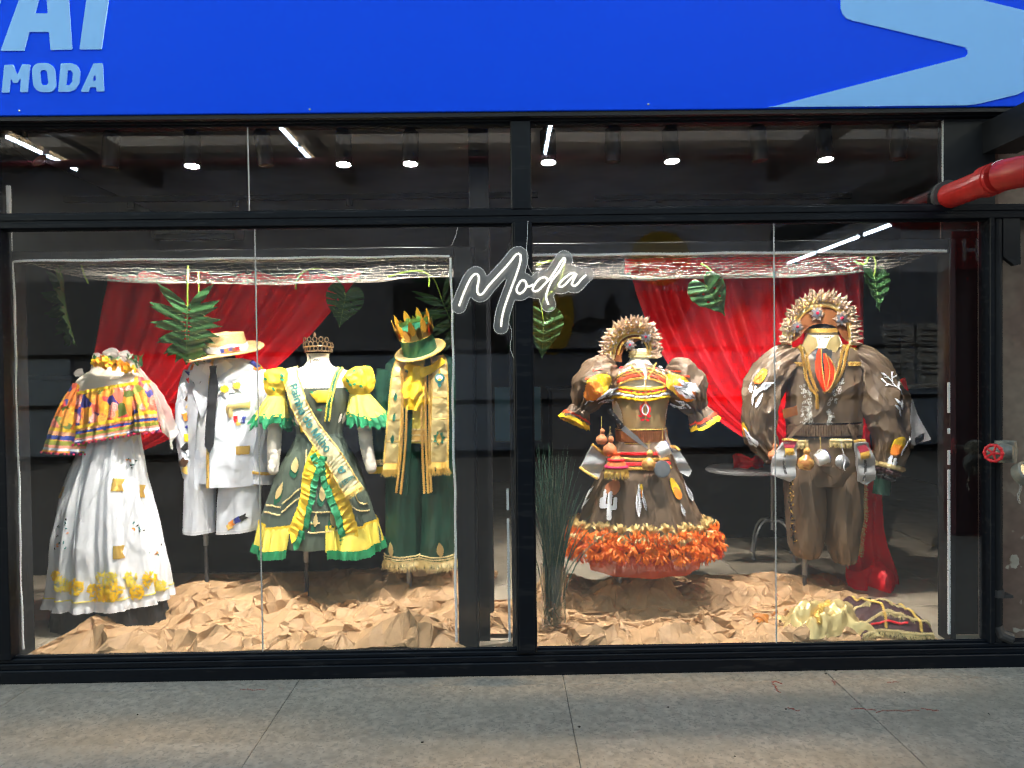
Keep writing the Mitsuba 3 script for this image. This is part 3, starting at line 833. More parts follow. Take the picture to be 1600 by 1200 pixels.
for i, (px, py, lit, lean, lb) in enumerate(LAMPS):
    if i == 0:
        px, py = 62, 250
    L = at(px, py, 0.28)
    L[2] = 2.752 if i else 2.79
    k = thing('spotlight', lb, 'spotlight', 'spotlights on the window rail')
    top = L + np.array([-0.185 * math.sin(math.radians(lean)), 0, 0.185 * math.cos(math.radians(lean))]) * (0.8 if i == 0 else 1)
    if lit:
        top[1] += 0.030
    obj('can', tube([top, top + (L - top) * .02, L - (L - top) * .015, L], [.040, .0445, .0445, .043], 24, cap=False), mat('m_can', (.030, .033, .038), .4) if 'm_can' not in scene else 'm_can', k, smooth=40)
    obj('cap', move(lathe([(0, 0.001), (.043, 0)], 20), t=top), 'm_black', k)
    obj('stem', tube([top + (0, 0, -.02), (top[0] + .012, .28, 2.94)], 0.008, 8), 'm_grey_metal', k)
    obj('adapter', box(top[0] - .028, top[0] + .028, .255, .305, 2.922, 2.953, .003), 'm_black', k)
    d = (L - top) / np.linalg.norm(L - top)
    c = L - d * 0.0015
    u1 = np.cross(d, [0, 1, 0]); u1 /= np.linalg.norm(u1); u2 = np.cross(d, u1)
    a = np.linspace(0, 2 * PI, 25)[:-1]
    V = np.vstack([[c], c + .0405 * (np.cos(a)[:, None] * u1 + np.sin(a)[:, None] * u2)])
    F = np.stack([np.zeros(24, int), 1 + np.arange(24), 1 + (np.arange(24) + 1) % 24], 1)
    nn = np.cross(V[1] - V[0], V[2] - V[0])
    if nn @ d < 0:
        F = F[:, ::-1]
    if lit:
        obj('lens', (V, F), 'e_lens', k, emitter={'type': 'area', 'radiance': rgb((3.0, 2.9, 2.7))})
        tg = SPOT_AIM[i]
        scene[f'{k}__beam'] = {'type': 'spot', 'to_world': T().look_at(origin=(L + d * .006).tolist(), target=list(tg), up=[0, 1, 0]), 'intensity': rgb(np.array(SPOT_RGB) * SPOT_I), 'cutoff_angle': 41.0, 'beam_width': 18.0}
    else:
        obj('lens', (V, F), 'm_dark_metal', k)

# black display frames just behind the panes, edged with white light rope
for side, (pl, ptop, rope, lb) in enumerate((
        ((-2.66, -2.615, -0.262, -0.165), (2.205, 2.262), 0, 'black display frame with white edging behind the left pane'),
        ((0.030, 0.062, 2.415, 2.448), (2.203, 2.275), 1, 'black display frame with white edging behind the right pane'))):
    k = thing('display_portal', lb, 'frame', None)
    a, b, c, d = pl
    obj('post', box(a, b, 0.10, 0.22, 0.08, ptop[1], .003), 'm_black', k)
    obj('post', box(c, d, 0.10, 0.22, 0.08, ptop[1], .003), 'm_black', k)
    obj('beam', box(b, c, 0.102, 0.218, ptop[0], ptop[1], .003), 'm_black', k)
    z = np.linspace(.13, ptop[0] - .004, 30)
    wob = lambda z, s: 0.003 * np.sin(7 * z + s) + 0.002 * np.sin(19 * z + s)
    pts = np.vstack([np.stack([b + .010 + wob(z, 1), 0 * z + .095, z], 1), [[b + .02, .095, ptop[0] + .004]], np.stack([np.linspace(b + .05, c - .02, 30), np.full(30, .095), np.full(30, ptop[0] + .006) + .002 * np.sin(np.arange(30))], 1)])
    if side == 0:
        obj('edge_rope', tube(pts, .0065, 6), 'm_rope_lit' if 'm_rope_lit' in scene else 'm_rope', k, label='white rope edging')
        pts = np.stack([c - .012 + wob(z[::-1], 2), 0 * z + .095, z[::-1]], 1)
        obj('edge_rope', tube(pts, .0065, 6), 'm_rope', k)
    else:
        obj('edge_rope', tube(pts[31:] * (1, 1, 1), .008, 6), 'm_rope', k, label='white rope edging')
        for xx in (c - .013, 0.012):
            zz = .13
            while zz < (1.35 if xx > 1 else 0.95):
                ln = rng.uniform(.03, .20) if zz > .55 else rng.uniform(.25, .4)
                obj('edge_rope', box(xx - .0065, xx + .0065, .085, .094, zz, zz + ln, .001), 'm_rope', k)
                zz += ln + (rng.uniform(.004, .10) if zz > .5 else .003)
single('return_panel', box(2.449, 2.645, .225, .24, .08, 3.7), 'm_black', 'black panel closing the right end of the window display', 'panel')
# panels between the two frames
k = thing('divider_panel', 'narrow dark panels standing between the two display frames', 'panel')
obj('panel', box(-0.155, -0.095, .24, .26, .08, 2.6), 'm_black', k)
obj('panel', box(-.165, -.155, .10, .24, .08, 2.26), 'm_frame', k)

# fishing nets laid over the frames
def net(x0, x1, y0, y1, z, nx, ny, seed, name, lb):
    g = np.random.default_rng(seed)
    def sag(x, y):
        q = (x - x0) / (x1 - x0)
        w = (y - y0) / (y1 - y0)
        P = np.stack([x, y, 0 * x], -1)
        return z - 0.05 * np.sin(PI * w) * (0.6 + 0.6 * meshkit.noise(P * 2.2, seed)) - 0.022 * np.sin(PI * q) + 0.05 * w + 0.02 * (meshkit.noise(P * 5, seed + 1) - .5)
    ms = []
    for i in range(nx):
        t = np.linspace(0, 1, 26)
        x = x0 + (x1 - x0) * (i / (nx - 1)) + 0.012 * np.sin(2 * PI * t * ny / 2 + PI * i) + 0.03 * np.sin(2.2 * t + i * .13)
        y = y0 + (y1 - y0) * t
        ms.append(tube(np.stack([x, y, sag(x, y)], 1), .0014, 3, cap=False))
    for j in range(ny):
        t = np.linspace(0, 1, nx * 2)
        x = x0 + (x1 - x0) * t
        y = y0 + (y1 - y0) * (j / (ny - 1)) + 0.010 * np.sin(PI * nx * t + PI * j) + 0.03 * np.sin(5 * t + seed)
        ms.append(tube(np.stack([x, y, sag(x, y)], 1), .0014, 3, cap=False))
    single(name, cat(ms), 'm_net', lb, 'net')
net(-2.55, -0.27, .13, 1.25, 2.20, 36, 15, 1, 'fishing_net', 'fishing net spread over the left display frame')
net(0.07, 2.35, .13, 1.45, 2.21, 36, 17, 5, 'fishing_net', 'fishing net spread over the right display frame')

# red curtains gathered to one side
def curtain(y, top, ctrl, bot, folds, amp, name, lb, seed):
    def f(u, t):
        ax, ay = top(u); bx, by = ctrl(u); cx, cy = bot(u)
        px = (1 - t) ** 2 * ax + 2 * t * (1 - t) * bx + t * t * cx
        py = (1 - t) ** 2 * ay + 2 * t * (1 - t) * by + t * t * cy
        d = FW + RT * (px[..., None] - 800) / FOCAL - UP * (py[..., None] - 600) / FOCAL
        P = EYE + d * ((y - EYE[1]) / d[..., 1])[..., None]
        ph = 2 * PI * folds * u + 1.5 * np.sin(9 * u + seed) + 1.2 * np.sin(23 * u + seed) + 0.8 * t * np.sin(13 * u)
        w = np.sin(ph)
        A = amp * (0.55 + 0.75 * np.sin(PI * np.clip(t, 0, 1)) + .3 * np.sin(17 * u + seed))
        P[..., 1] += A * np.sign(w) * np.abs(w) ** 0.7 + wrinkle(P, 5, .016, seed)
        return P
    s = Surf(f, 0, 1)
    k = thing(name, lb, 'curtain')
    obj('cloth', s.mesh(420, 90), 'c_red', k, smooth=True)
    return k, s
c1, s1 = curtain(1.62, lambda u: (166 + 400 * u, 428 + 12 * np.sin(u * 30) * 0.3), lambda u: (140 + 285 * u, 590 + 40 * u), lambda u: (120 + 90 * u, 735 - 25 * u), 11, .040, 'red_curtain', 'red curtain drawn down to the left behind the bride and the white suit', 1)
c2, s2 = curtain(1.62, lambda u: (982 + 372 * u, 412 + 0 * u), lambda u: (1040 + 315 * u, 700 - 60 * u), lambda u: (1335 + 28 * u, 742 + 4 * u), 10, .045, 'red_curtain', 'brighter red curtain swept to the right behind the brown suit', 4)
obj('curtain_rod', tube([at(160, 428, 1.64), at(570, 426, 1.64)], .012, 8), 'm_black', c1)
obj('curtain_rod', tube([at(975, 408, 1.64), at(1360, 406, 1.64)], .012, 8), 'm_black', c2)
# tail of the right curtain that falls to the floor
def f_tail(u, t):
    px = (1338 - 14 * t) + u * (28 + 48 * t) + 4 * np.sin(9 * t)
    py = 738 + 195 * t + 12 * np.sin(u * 5) * t
    d = FW + RT * (px[..., None] - 800) / FOCAL - UP * (py[..., None] - 600) / FOCAL
    P = EYE + d * ((1.25 - EYE[1]) / d[..., 1])[..., None]
    P[..., 1] += 0.035 * np.sin(2 * PI * 2.6 * u + 2 * t) * (0.3 + t) + wrinkle(P, 6, .02, 9)
    return P
obj('tail', Surf(f_tail, 0, 1).mesh(90, 60), 'c_red', c2, smooth=True)
def f_foot(u, t):
    px = 1322 + 70 * u; py = 885 + 45 * t + 10 * np.sin(u * 7)
    d = FW + RT * (px[..., None] - 800) / FOCAL - UP * (py[..., None] - 600) / FOCAL
    P = EYE + d * ((1.18 - EYE[1]) / d[..., 1])[..., None]
    P[..., 1] += 0.06 * np.sin(2 * PI * 1.7 * u + 4 * t) * (0.5 + t) - .10 * t + wrinkle(P, 9, .04, 19)
    return P
obj('tail_fold', Surf(f_foot, 0, 1).mesh(90, 40), 'c_red', c2, smooth=True)
# ragged red strip lying on the nets
def ragged(p0, p1, y, w, seed, lb):
    def f(u, t):
        a, b = at(*p0, y), at(*p1, y)
        P = a + (b - a) * u[..., None]
        P[..., 2] -= w * t * (0.6 + 0.9 * meshkit.noise(np.stack([u * 34, 0 * u, 0 * u + seed], -1)))
        P[..., 1] += .05 * np.sin(u * 60 + 2 * np.sin(u * 23)) * (t - .3) + wrinkle(P, 14, .03, seed)
        P[..., 2] += wrinkle(P, 22, .012, seed + 3)
        return P
    single('ragged_cloth', Surf(f, 0, 1).mesh(260, 14), 'c_red', lb, 'cloth')
ragged((976, 404), (1352, 398), 1.35, .075, 2, 'crumpled strip of red cloth hanging above the right curtain')

# ------------------------------------------------------------------ crumpled kraft paper
def crumple(x, y, seed, amp, sc):
    g = np.random.default_rng(seed)
    h = np.zeros_like(x)
    for k in range(9):
        a = g.uniform(0, 2 * PI); f = sc * 2 ** (k / 3.4)
        q = (x * math.cos(a) + y * math.sin(a)) * f + g.uniform(0, 9) + 0.8 * meshkit.fbm(np.stack([x * sc * .8, y * sc * .8, 0 * x + k], -1), 2, seed + k)
        h += np.abs((q % 1.0) - 0.5) * g.uniform(.6, 1.2) / 2 ** (k / 4.6)
    return amp * (h - 1.1)


def paper(quad, hfun, n, seed, lb, amp=.05, sc=1.5):
    """one sheet: the four corners on the floor (x, y), heaped by hfun, folded sharply along random lines"""
    g = np.random.default_rng(seed)
    q = np.array(quad, float)
    nu, nv = n
    lx, ly = q[1, 0] - q[0, 0], abs(q[3, 1] - q[0, 1])
    base = g.uniform(0, 1, (int(nu * nv * .20), 2))
    # points strung along crease lines
    cr = []
    for k in range(int(nu * .95)):
        c, a, L = g.uniform(0, 1, 2), g.uniform(0, PI), g.uniform(.15, .60)
        t = np.linspace(-L / 2, L / 2, int(L / .035) + 2)
        cr.append(np.stack([c[0] + t * math.cos(a) / lx, c[1] + t * math.sin(a) / ly], 1))
    cid = np.concatenate([np.full(len(c), g.choice([-1, 1]) * g.uniform(.4, 1.0)) for c in cr])
    cr = np.vstack(cr)
    ok = (cr.min(1) > .02) & (cr.max(1) < .98)
    cr, cid = cr[ok], cid[ok]
    edge = np.vstack([np.stack([np.linspace(0, 1, nu // 2), np.zeros(nu // 2)], 1), np.stack([np.linspace(0, 1, nu // 2), np.ones(nu // 2)], 1), np.stack([np.zeros(nv // 2), np.linspace(0, 1, nv // 2)], 1), np.stack([np.ones(nv // 2), np.linspace(0, 1, nv // 2)], 1)])
    pts = np.vstack([base, edge, cr])
    lift = np.r_[g.normal(0, .25, len(base) + len(edge)), cid]
    u, v = pts[:, 0], pts[:, 1]
    tri = Delaunay(pts * (lx, ly) + g.normal(0, 1e-5, pts.shape)).simplices
    P = (1 - u)[:, None] * (1 - v)[:, None] * q[0] + u[:, None] * (1 - v)[:, None] * q[1] + u[:, None] * v[:, None] * q[2] + (1 - u)[:, None] * v[:, None] * q[3]
    P = P + .07 * (np.stack([meshkit.fbm(np.stack([P[:, 0] * 5, P[:, 1] * 5, 0 * u + seed], -1), 3), meshkit.fbm(np.stack([P[:, 0] * 5, P[:, 1] * 5, 0 * u + seed + 9], -1), 3)], 1) - .5)
    x, y = P[:, 0], P[:, 1]
    z = hfun(x, y) + crumple(x, y, seed, amp * 1.5, sc * .72) + .026 * lift
    e = np.minimum(np.minimum(u, 1 - u) * lx, np.minimum(v, 1 - v) * ly)
    z = np.maximum(z * np.clip(.30 + e * 8, 0, 1), 0.0) + .088 + .012 * g.random(len(x))
    P = np.stack([x + .9 * crumple(x + 3, y, seed + 5, amp, sc * 1.2) + .022 * lift * g.normal(0, 1, len(x)), y + .7 * crumple(x, y + 5, seed + 6, amp, sc * 1.2) - .018 * lift, z], 1)
    P[:, 1] = np.maximum(P[:, 1], 0.045 + .02 * g.random(len(x)))
    V, F = P, tri
    # finer creases inside the larger facets
    for r, k in ((.006, 1), (.0026, 1)):
        m2 = trimesh.Trimesh(V, F, process=False)
        V, F = trimesh.remesh.subdivide(V, F)
        V = np.array(V); V[len(P) if r == .006 else 0:] += g.normal(0, r * .55, V[len(P) if r == .006 else 0:].shape) * (.6, .6, 1)
        V[:, 2] = np.maximum(V[:, 2], .086)
    single('kraft_paper', (V, F), 'c_paper', lb, 'paper', 'sheets of crumpled kraft paper on the window floor', smooth=13)


def hump(*b):
    return lambda x, y: sum(h * np.exp(-((x - cx) / sx) ** 2 - ((y - cy) / sy) ** 2) for cx, cy, sx, sy, h in b) + .01
paper([(-2.56, .05), (-1.10, .06), (-1.05, .95), (-2.50, .80)], hump((-2.2, .15, .25, .12, .07), (-1.75, .2, .4, .12, .06), (-1.55, .75, .22, .18, .16), (-2.4, .5, .12, .2, .08), (-1.3, .3, .2, .2, .05)), (46, 28), 11, 'crumpled kraft paper heaped round the foot of the white skirt', .055, 1.7)
paper([(-1.25, .05), (-.22, .06), (-.20, .95), (-1.15, .9)], hump((-.52, .18, .17, .12, .15), (-.9, .12, .25, .1, .05), (-1.1, .6, .3, .2, .03), (-.35, .6, .15, .2, .10)), (36, 28), 12, 'crumpled kraft paper with a tall fold beside the left frame post', .050, 1.8)
paper([(-2.35, .80), (-.15, .80), (-.1, 1.70), (-2.3, 1.65)], hump((-1.9, 1.1, .3, .3, .04), (-1.45, 1.0, .2, .2, .06), (-.9, 1.2, .25, .2, .09), (-.45, 1.1, .2, .2, .08)), (40, 24), 13, 'shaded kraft paper at the back, under the green costumes', .06, 1.6)
paper([(.13, .05), (1.35, .06), (1.4, .72), (.13, .72)], hump((.5, .22, .16, .12, .10), (.95, .25, .12, .12, .09), (1.15, .3, .1, .1, .07), (.25, .15, .12, .1, .04)), (44, 26), 14, 'crumpled kraft paper round the glass vase', .055, 1.9)
paper([(.15, .6), (1.1, .6), (1.2, 1.35), (.2, 1.35)], hump((.35, .95, .22, .2, .15), (.75, .8, .22, .2, .18), (1.0, .8, .15, .2, .08)), (32, 24), 15, 'high shaded heap of kraft paper behind the pole of the orange dress', .07, 1.4)
paper([(.95, .62), (2.35, .62), (2.3, 1.4), (1.0, 1.4)], hump((1.2, .95, .2, .2, .07), (1.55, .9, .25, .2, .06), (2.0, 1.0, .25, .2, .10)), (42, 26), 16, 'shaded kraft paper under the brown suit', .065, 1.7)
paper([(1.3, .05), (2.34, .05), (2.30, .70), (1.35, .7)], hump((1.75, .2, .2, .12, .07), (1.5, .15, .2, .1, .03)), (36, 24), 17, 'crumpled kraft paper at the right end of the window', .045, 1.9)
paper([(-.14, .28), (.04, .28), (.06, .9), (-.12, .9)], hump((-.05, .45, .1, .15, .10)), (10, 16), 18, 'scrap of kraft paper seen between the two frames', .05, 2.2)

# ------------------------------------------------------------------ hanging leaves
def monstera(w, h, cuts, seed, depth=.55, lobe=.16):
    """outline of a split leaf, tip down, stalk at the origin"""
    g = np.random.default_rng(seed)
    a = np.linspace(0, 2 * PI, 90)[:-1]
    # heart shape
    x = 16 * np.sin(a) ** 3 / 16
    y = (13 * np.cos(a) - 5 * np.cos(2 * a) - 2 * np.cos(3 * a) - np.cos(4 * a)) / 16
    p = Polygon(np.stack([x * w / 2, (y - .30) * h / 1.75], 1)).buffer(0)
    for sgn in (-1, 1):
        for k in range(cuts):
            yy = -0.02 * h - (k / max(1, cuts - 1)) * 0.62 * h + g.normal(0, .012 * h)
            x0 = sgn * w * (0.5 - depth * 0.46 + g.uniform(-.02, .02)) * (1 - .55 * k / cuts)
            x1 = sgn * w * 0.62
            up = .05 * h - .13 * h * (k / cuts)
            t = (.010 + .030 * depth) * h
            p = p.difference(Polygon([(x0, yy - .001), (x1, yy + up + t), (x1, yy + up - t * 1.3)]))
        for k in range(2):
            yy = -.12 * h - .2 * h * k
            p = p.difference(ellipse(.035 * w, .022 * h, sgn * 25, (sgn * w * .17, yy)))
    return max(polys(p), key=lambda q: q.area)


def fronds(w, h, n, lw=.07):
    """outline of a deeply fingered leaf: narrow lobes along a midrib, tip down"""
    ms = [LineString([(0, .01 * h), (0, -.78 * h)]).buffer(.012 * w)]
    for k in range(n):
        q = k / (n - 1)
        for s in (-1, 1):
            a = math.radians(48 - 105 * q + 6 * math.sin(3 * k + s))
            L = w * (.56 - .22 * q + .03 * math.sin(5 * k + s))
            lobe = affinity.translate(affinity.scale(leaf_shape(L, lw * h * 1.7), 1, 1), 0, L / 2)
            lobe = affinity.rotate(lobe, (90 - math.degrees(a)) * -s, origin=(0, 0))
            ms.append(affinity.translate(lobe, 0, -.04 * h - q * .62 * h))
    ms.append(affinity.translate(leaf_shape(.34 * h, .09 * h), 0, -.82 * h))
    return unary_union(ms).buffer(.002).buffer(-.002)


def leaf(px, py, y, w, h, rot, yaw, pitch, m, lb, stalk, seed, cuts=5, depth=.55, curl=.5, shape=None):
    k = thing('monstera_leaf', lb, 'leaf', None)
    P = shape if shape is not None else monstera(w, h, cuts, seed, depth)
    v, f = slab(P, .0012, .02)
    L = np.stack([v[:, 0], -v[:, 2] - curl * (np.abs(v[:, 0]) ** 1.4) / (w ** .4) * .8 + .4 * curl * (v[:, 1] / h) ** 2 * h * .5 + .006 * np.sin(np.abs(v[:, 1] - .5 * np.abs(v[:, 0])) * 2 * PI / (h * .16)), v[:, 1]], 1)
    R = euler(0, 0, yaw) @ euler(pitch, 0, 0) @ euler(0, -rot, 0)
    o = at(px, py, y)
    obj('blade', (L @ R.T + o, f), m, k, smooth=50)
    mid = np.stack([np.zeros(12), .4 * curl * (np.linspace(.02, -.70, 12)) ** 2 * h * .5 - .004, np.linspace(.02, -.72, 12) * h], 1)
    ribs = [tube(mid @ R.T + o, np.linspace(.0035, .001, 12), 5)]
    for q in range(cuts):
        for sgn in (-1, 1):
            zz = -.02 * h - q / cuts * .55 * h
            xs = np.linspace(0, sgn * w * .34 * (1 - .5 * q / cuts), 6)
            ribs.append(tube(np.stack([xs, -curl * (np.abs(xs) ** 1.4) / (w ** .4) * .8 - .003, zz - .25 * np.abs(xs)], 1) @ R.T + o, .0011, 4))
    obj('rib', cat(ribs), mat('p_rib', (.12, .22, .06), .5) if 'p_rib' not in scene else 'p_rib', k, stuff=True)
    pts = [at(a, b, y + c) for a, b, c in stalk] + [o]
    obj('stalk', tube(spline(pts, 20), np.linspace(.007, .0045, 20), 7), 'p_stem', k, smooth=True)
    return k
leaf(99, 448, .75, .42, .38, 8, -50, 0, 'p_leaf', 'narrow dark split leaf hanging at the far left, seen nearly edge on', [(99, 405, 0), (95, 425, 0)], 1, 7, .72, .7, fronds(.42, .38, 10, .085))
leaf(293, 480, .80, .42, .40, -8, 10, 26, 'p_leaf', 'wide dark split leaf in front of the left curtain, above the straw hat', [(294, 415, 0), (293, 455, 0)], 2, 6, .86, .25, fronds(.44, .42, 11, .075))
leaf(540, 462, 1.50, .27, .32, -12, 10, 10, 'p_leaf', 'dim split leaf on a hooked stalk above the tiara', [(462, 452, 0), (468, 430, 0), (500, 420, 0), (530, 440, 0)], 3, 6, .6, .4)
leaf(690, 468, 1.55, .44, .44, 22, 0, 10, 'p_leaf', 'dark fan-like leaf behind the green crown hat', [(655, 425, 0), (672, 430, 0)], 4, 9, .85, .3, fronds(.44, .44, 9, .05))
leaf(849, 500, .42, .225, .30, -2, 8, 0, 'p_leaf', 'glossy heart-shaped leaf hanging beside the middle mullion', [(838, 415, 0), (880, 408, 0), (868, 450, 0), (848, 470, 0)], 5, 3, .45, .5)
leaf(1103, 447, .70, .23, .30, 28, -20, 22, 'p_leaf', 'dark heart-shaped leaf hanging in front of the bright curtain', [(1095, 412, 0), (1112, 425, 0)], 6, 3, .3, .5)
leaf(1365, 432, .60, .20, .29, -4, 20, -18, 'p_leaf', 'bright sunlit-green leaf with a hole at the right end of the curtain', [(1335, 408, 0), (1352, 412, 0), (1360, 396, 0), (1367, 405, 0)], 7, 4, .4, .4)
cut = single('cut_stalk', tube(spline([at(a, b, .8) for a, b in ((125, 402), (130, 425), (138, 443))], 10), .005, 7), 'p_stem', 'short green cut stalk beside the leaf at the far left', 'stalk', smooth=True)
single('cut_stalk', tube(spline([at(a, b, .9) for a, b in ((310, 425), (311, 445), (310, 462))], 10), .005, 7), 'p_stem', 'short green cut stalk right of the wide dark leaf', 'stalk', smooth=True)
single('cut_stalk', tube(spline([at(a, b, .9) for a, b in ((605, 433), (640, 424), (668, 428), (670, 448))], 14), .006, 7), 'p_stem', 'bent green cut stalk above the green crown hat', 'stalk', smooth=True)

# ------------------------------------------------------------------ lettering sign on the mullion
ns = thing('script_sign', 'clear acrylic sign with the white handwritten word Moda hung across the mullion', 'sign')
NY = -0.075
STROKES = [
    [(237, 630), (268, 545), (325, 408), (380, 322), (415, 306), (436, 335), (430, 400), (420, 470), (436, 514), (462, 514), (505, 465), (640, 310), (775, 155), (822, 106), (848, 110), (856, 145), (830, 260), (765, 440), (700, 620), (668, 745), (658, 836)],
    [(893, 372), (866, 374), (832, 415), (815, 470), (838, 502), (880, 484), (908, 440), (910, 398), (893, 372)],
    [(905, 432), (940, 432), (980, 412)],
    [(1135, 372), (1090, 340), (1040, 360), (992, 420), (976, 468), (1002, 482), (1045, 460), (1100, 402), (1150, 350), (1205, 268), (1262, 178), (1292, 146), (1300, 165), (1285, 205), (1240, 280), (1170, 370), (1122, 480), (1110, 540), (1134, 615)],
    [(1412, 312), (1372, 300), (1305, 338), (1252, 390), (1236, 430), (1268, 434), (1320, 392), (1378, 332), (1412, 305), (1382, 370), (1370, 418), (1400, 424), (1452, 372), (1512, 316)]]
lines = [spline(crop_px(s, 6.4, 680, 380), 90) for s in STROKES]
back = unary_union([LineString(l).buffer(11.3, quad_segs=6) for l in lines]).buffer(2).buffer(-2)
back = Polygon(back.exterior) if back.geom_type == 'Polygon' else back
obj('backing', plate(back.simplify(.25), NY, .005), 'm_acrylic', ns)
ed = [np.array([at(a, b, NY - .0025) for a, b in np.array(g_.exterior.coords)[:-1]]) for g_ in polys(back.simplify(.3))]
obj('polished_edge', cat([tube(e, .0017, 4, closed=True) for e in ed]), 'm_white_paint', ns)
scene['e_script'] = {'type': 'diffuse', 'reflectance': rgb((.75, .73, .66))}
for l in lines:
    obj('tubing', tube([at(a, b, NY - .014) for a, b in l], .0056, 8), 'e_script', ns, smooth=True, emitter={'type': 'area', 'radiance': rgb((.026, .025, .0215))})
obj('cable', cat([tube(spline([at(a, b, NY + .02) for a, b in ((825, 345), (823, 390), (826, 418), (845, 436), (872, 442), (858, 448), (832, 446))], 24), .0012, 5), tube(spline([at(a, b, NY + .02) for a, b in ((795, 505), (800, 522), (797, 540), (803, 560))], 12), .0012, 5)]), 'm_white_paint', ns)
single('hanging_wire', tube(spline([at(a, b, .15) for a, b in ((715, 355), (712, 368), (705, 384))], 10), .0018, 5), 'm_white_paint', 'thin white wire coming down to the left display frame', 'wire')

# ------------------------------------------------------------------ vase of grass
vz = thing('glass_vase', 'clear glass cylinder vase at the foot of the mullion holding long green grass', 'vase')
VC0 = at(865, 985, .36); VC0[2] = 0.10
obj('glass', lathe([(0, 0), (.068, 0), (.072, .006), (.072, .375), (.069, .378), (.067, .375), (.067, .014), (0, .014)], 40, VC0), 'm_vase', vz, smooth=40)
g = np.random.default_rng(21)
deb = []
for i in range(60):
    a, r, z = g.uniform(0, 2 * PI), .060 * math.sqrt(g.random()), g.uniform(.02, .20)
    c = VC0 + (r * math.cos(a), r * math.sin(a), z)
    deb.append(move(box(-.016, .016, -.010, .010, -.001, .001), euler(*g.uniform(0, 180, 3)), c))
obj('dried_leaf', cat(deb), mat('p_dry', (.16, .11, .065), .8), vz, stuff=True)
gt = thing('ornamental_grass', 'tall dark green grass fanning out of the glass vase', 'plant')
for i in range(170):
    tx, tz = g.normal(0, .085), g.uniform(.70, 1.06)
    if i % 12 == 0:
        tx, tz = g.uniform(.15, .36) * (1 if i % 24 else -1) * (1 if g.random() < .8 else -1), g.uniform(.62, .85)
    if tx < -.10: tx = -.10 + .2 * (tx + .1)
    ty = g.normal(0, .06)
    n = 9
    t = np.linspace(0, 1, n)
    b = VC0 + np.array([g.normal(0, .022), g.normal(0, .022), .03])
    bend = t ** 2.1
    dz = tz * t - (abs(tx) * .9) * t ** 3.2 * .55
    p = np.stack([b[0] + tx * (.25 * t + .75 * bend), b[1] + ty * bend, b[2] + dz], 1)
    wdt = (.0058 * np.sin(PI * np.clip(t * .80 + .2, 0, 1)) + .0008)
    obj('blade', ribbon(p, (math.cos(i), math.sin(i) * .6, 0), wdt, .0008), 'p_grass' if g.random() < .8 else 'p_grass_pale', gt)

# ------------------------------------------------------------------ deeper in the shop
tb = thing('round_table', 'white round cafe table deep in the shop, left of the brown suit', 'table')
TB = at(1165, 735, 2.0)
obj('tabletop', lathe([(0, .02), (.30, .02), (.31, .012), (.31, 0), (.30, -.006), (0, -.006)], 40, TB), mat('m_table', (0.20, 0.20, 0.20), 0.4), tb, smooth=40)
TC = at(1207, 800, 2.0)
obj('pole', tube([(TC[0], TC[1], TB[2] - .006), (TC[0], TC[1], .30)], .016, 12), 'm_grey_metal', tb, smooth=40)
for k in range(4):
    a = .5 + k * PI / 2
    q = [(TC[0] + r * math.cos(a), TC[1] + r * math.sin(a), z) for r, z in ((0, .36), (.07, .38), (.15, .33), (.20, .20), (.21, .095))]
    obj('leg', cat([tube(spline(q, 14), .010, 8), balls([q[-1]], .017, 2)]), 'm_grey_metal', tb, smooth=40)
def f_bow(u, t):
    a = at(1120 + 46 * 0, 722, 1.95) * 0 + 0
    c = at(1172, 722, 1.95)
    x = (u - .5) * .26
    w = .028 + .05 * np.abs(np.sin(PI * (u - .5))) ** .8
    P = np.stack([c[0] + x, c[1] + .05 * np.sin(u * 8) + .02 * np.sin(t * 9), c[2] + (t - .5) * w * 2 + .03 * (u - .5)], -1)
    return P + wrinkle(P, 14, .015, 3)[..., None]
single('red_bow', Surf(f_bow, 0, 1).mesh(50, 16), 'c_red', 'crumpled red ribbon lying on the round table', 'ribbon', smooth=True)
rk = thing('clothes_rail', 'thin metal clothes rail reaching out from the right side of the shop', 'rail')
obj('bar', tube([at(1392, 607, 1.55), at(1520, 596, 1.75)], .013, 10), 'm_grey_metal', rk, smooth=40)
sh = thing('folded_shirts', 'red and pale grey folded shirts hanging from the clothes rail', 'clothes')
for m_, pts, yy in (('c_red', [(1396, 596), (1414, 590), (1424, 626), (1402, 628)], 1.50), ('c_shirt', [(1400, 626), (1424, 624), (1450, 686), (1428, 696), (1410, 690)], 1.52), ('c_black', [(1427, 684), (1446, 676), (1449, 684), (1428, 693)], 1.505), ('c_cream', [(1406, 628), (1420, 627), (1428, 700), (1408, 704)], 1.56)):
    obj('shirt', plate(Polygon(pts), yy, .02, size=.03, bend=lambda x, z: .02 * np.sin(x * 40)), m_, sh, smooth=30)
ac = thing('air_conditioner', 'white wall air conditioner high on the back wall at the left', 'air conditioner')
A0, A1 = at(237, 338, 6.1), at(374, 371, 6.1)
obj('casing', box(A0[0], A1[0], 6.06, 6.29, A1[2], A0[2], .02), 'm_white_plastic', ac)
obj('outlet', box(A0[0] + .05, A1[0] - .05, 6.045, 6.07, A1[2] - .03, A1[2] + .05, .004), 'm_black', ac)
single('pale_column', box(at(86, 300, 5.6)[0], at(116, 300, 5.6)[0], 5.6, 5.9, .08, 3.75), 'm_teal_wall', 'pale green column against the back wall at the far left', 'column')

# ------------------------------------------------------------------ mannequins: shared pieces
PLUM = ((0, 0, -1))


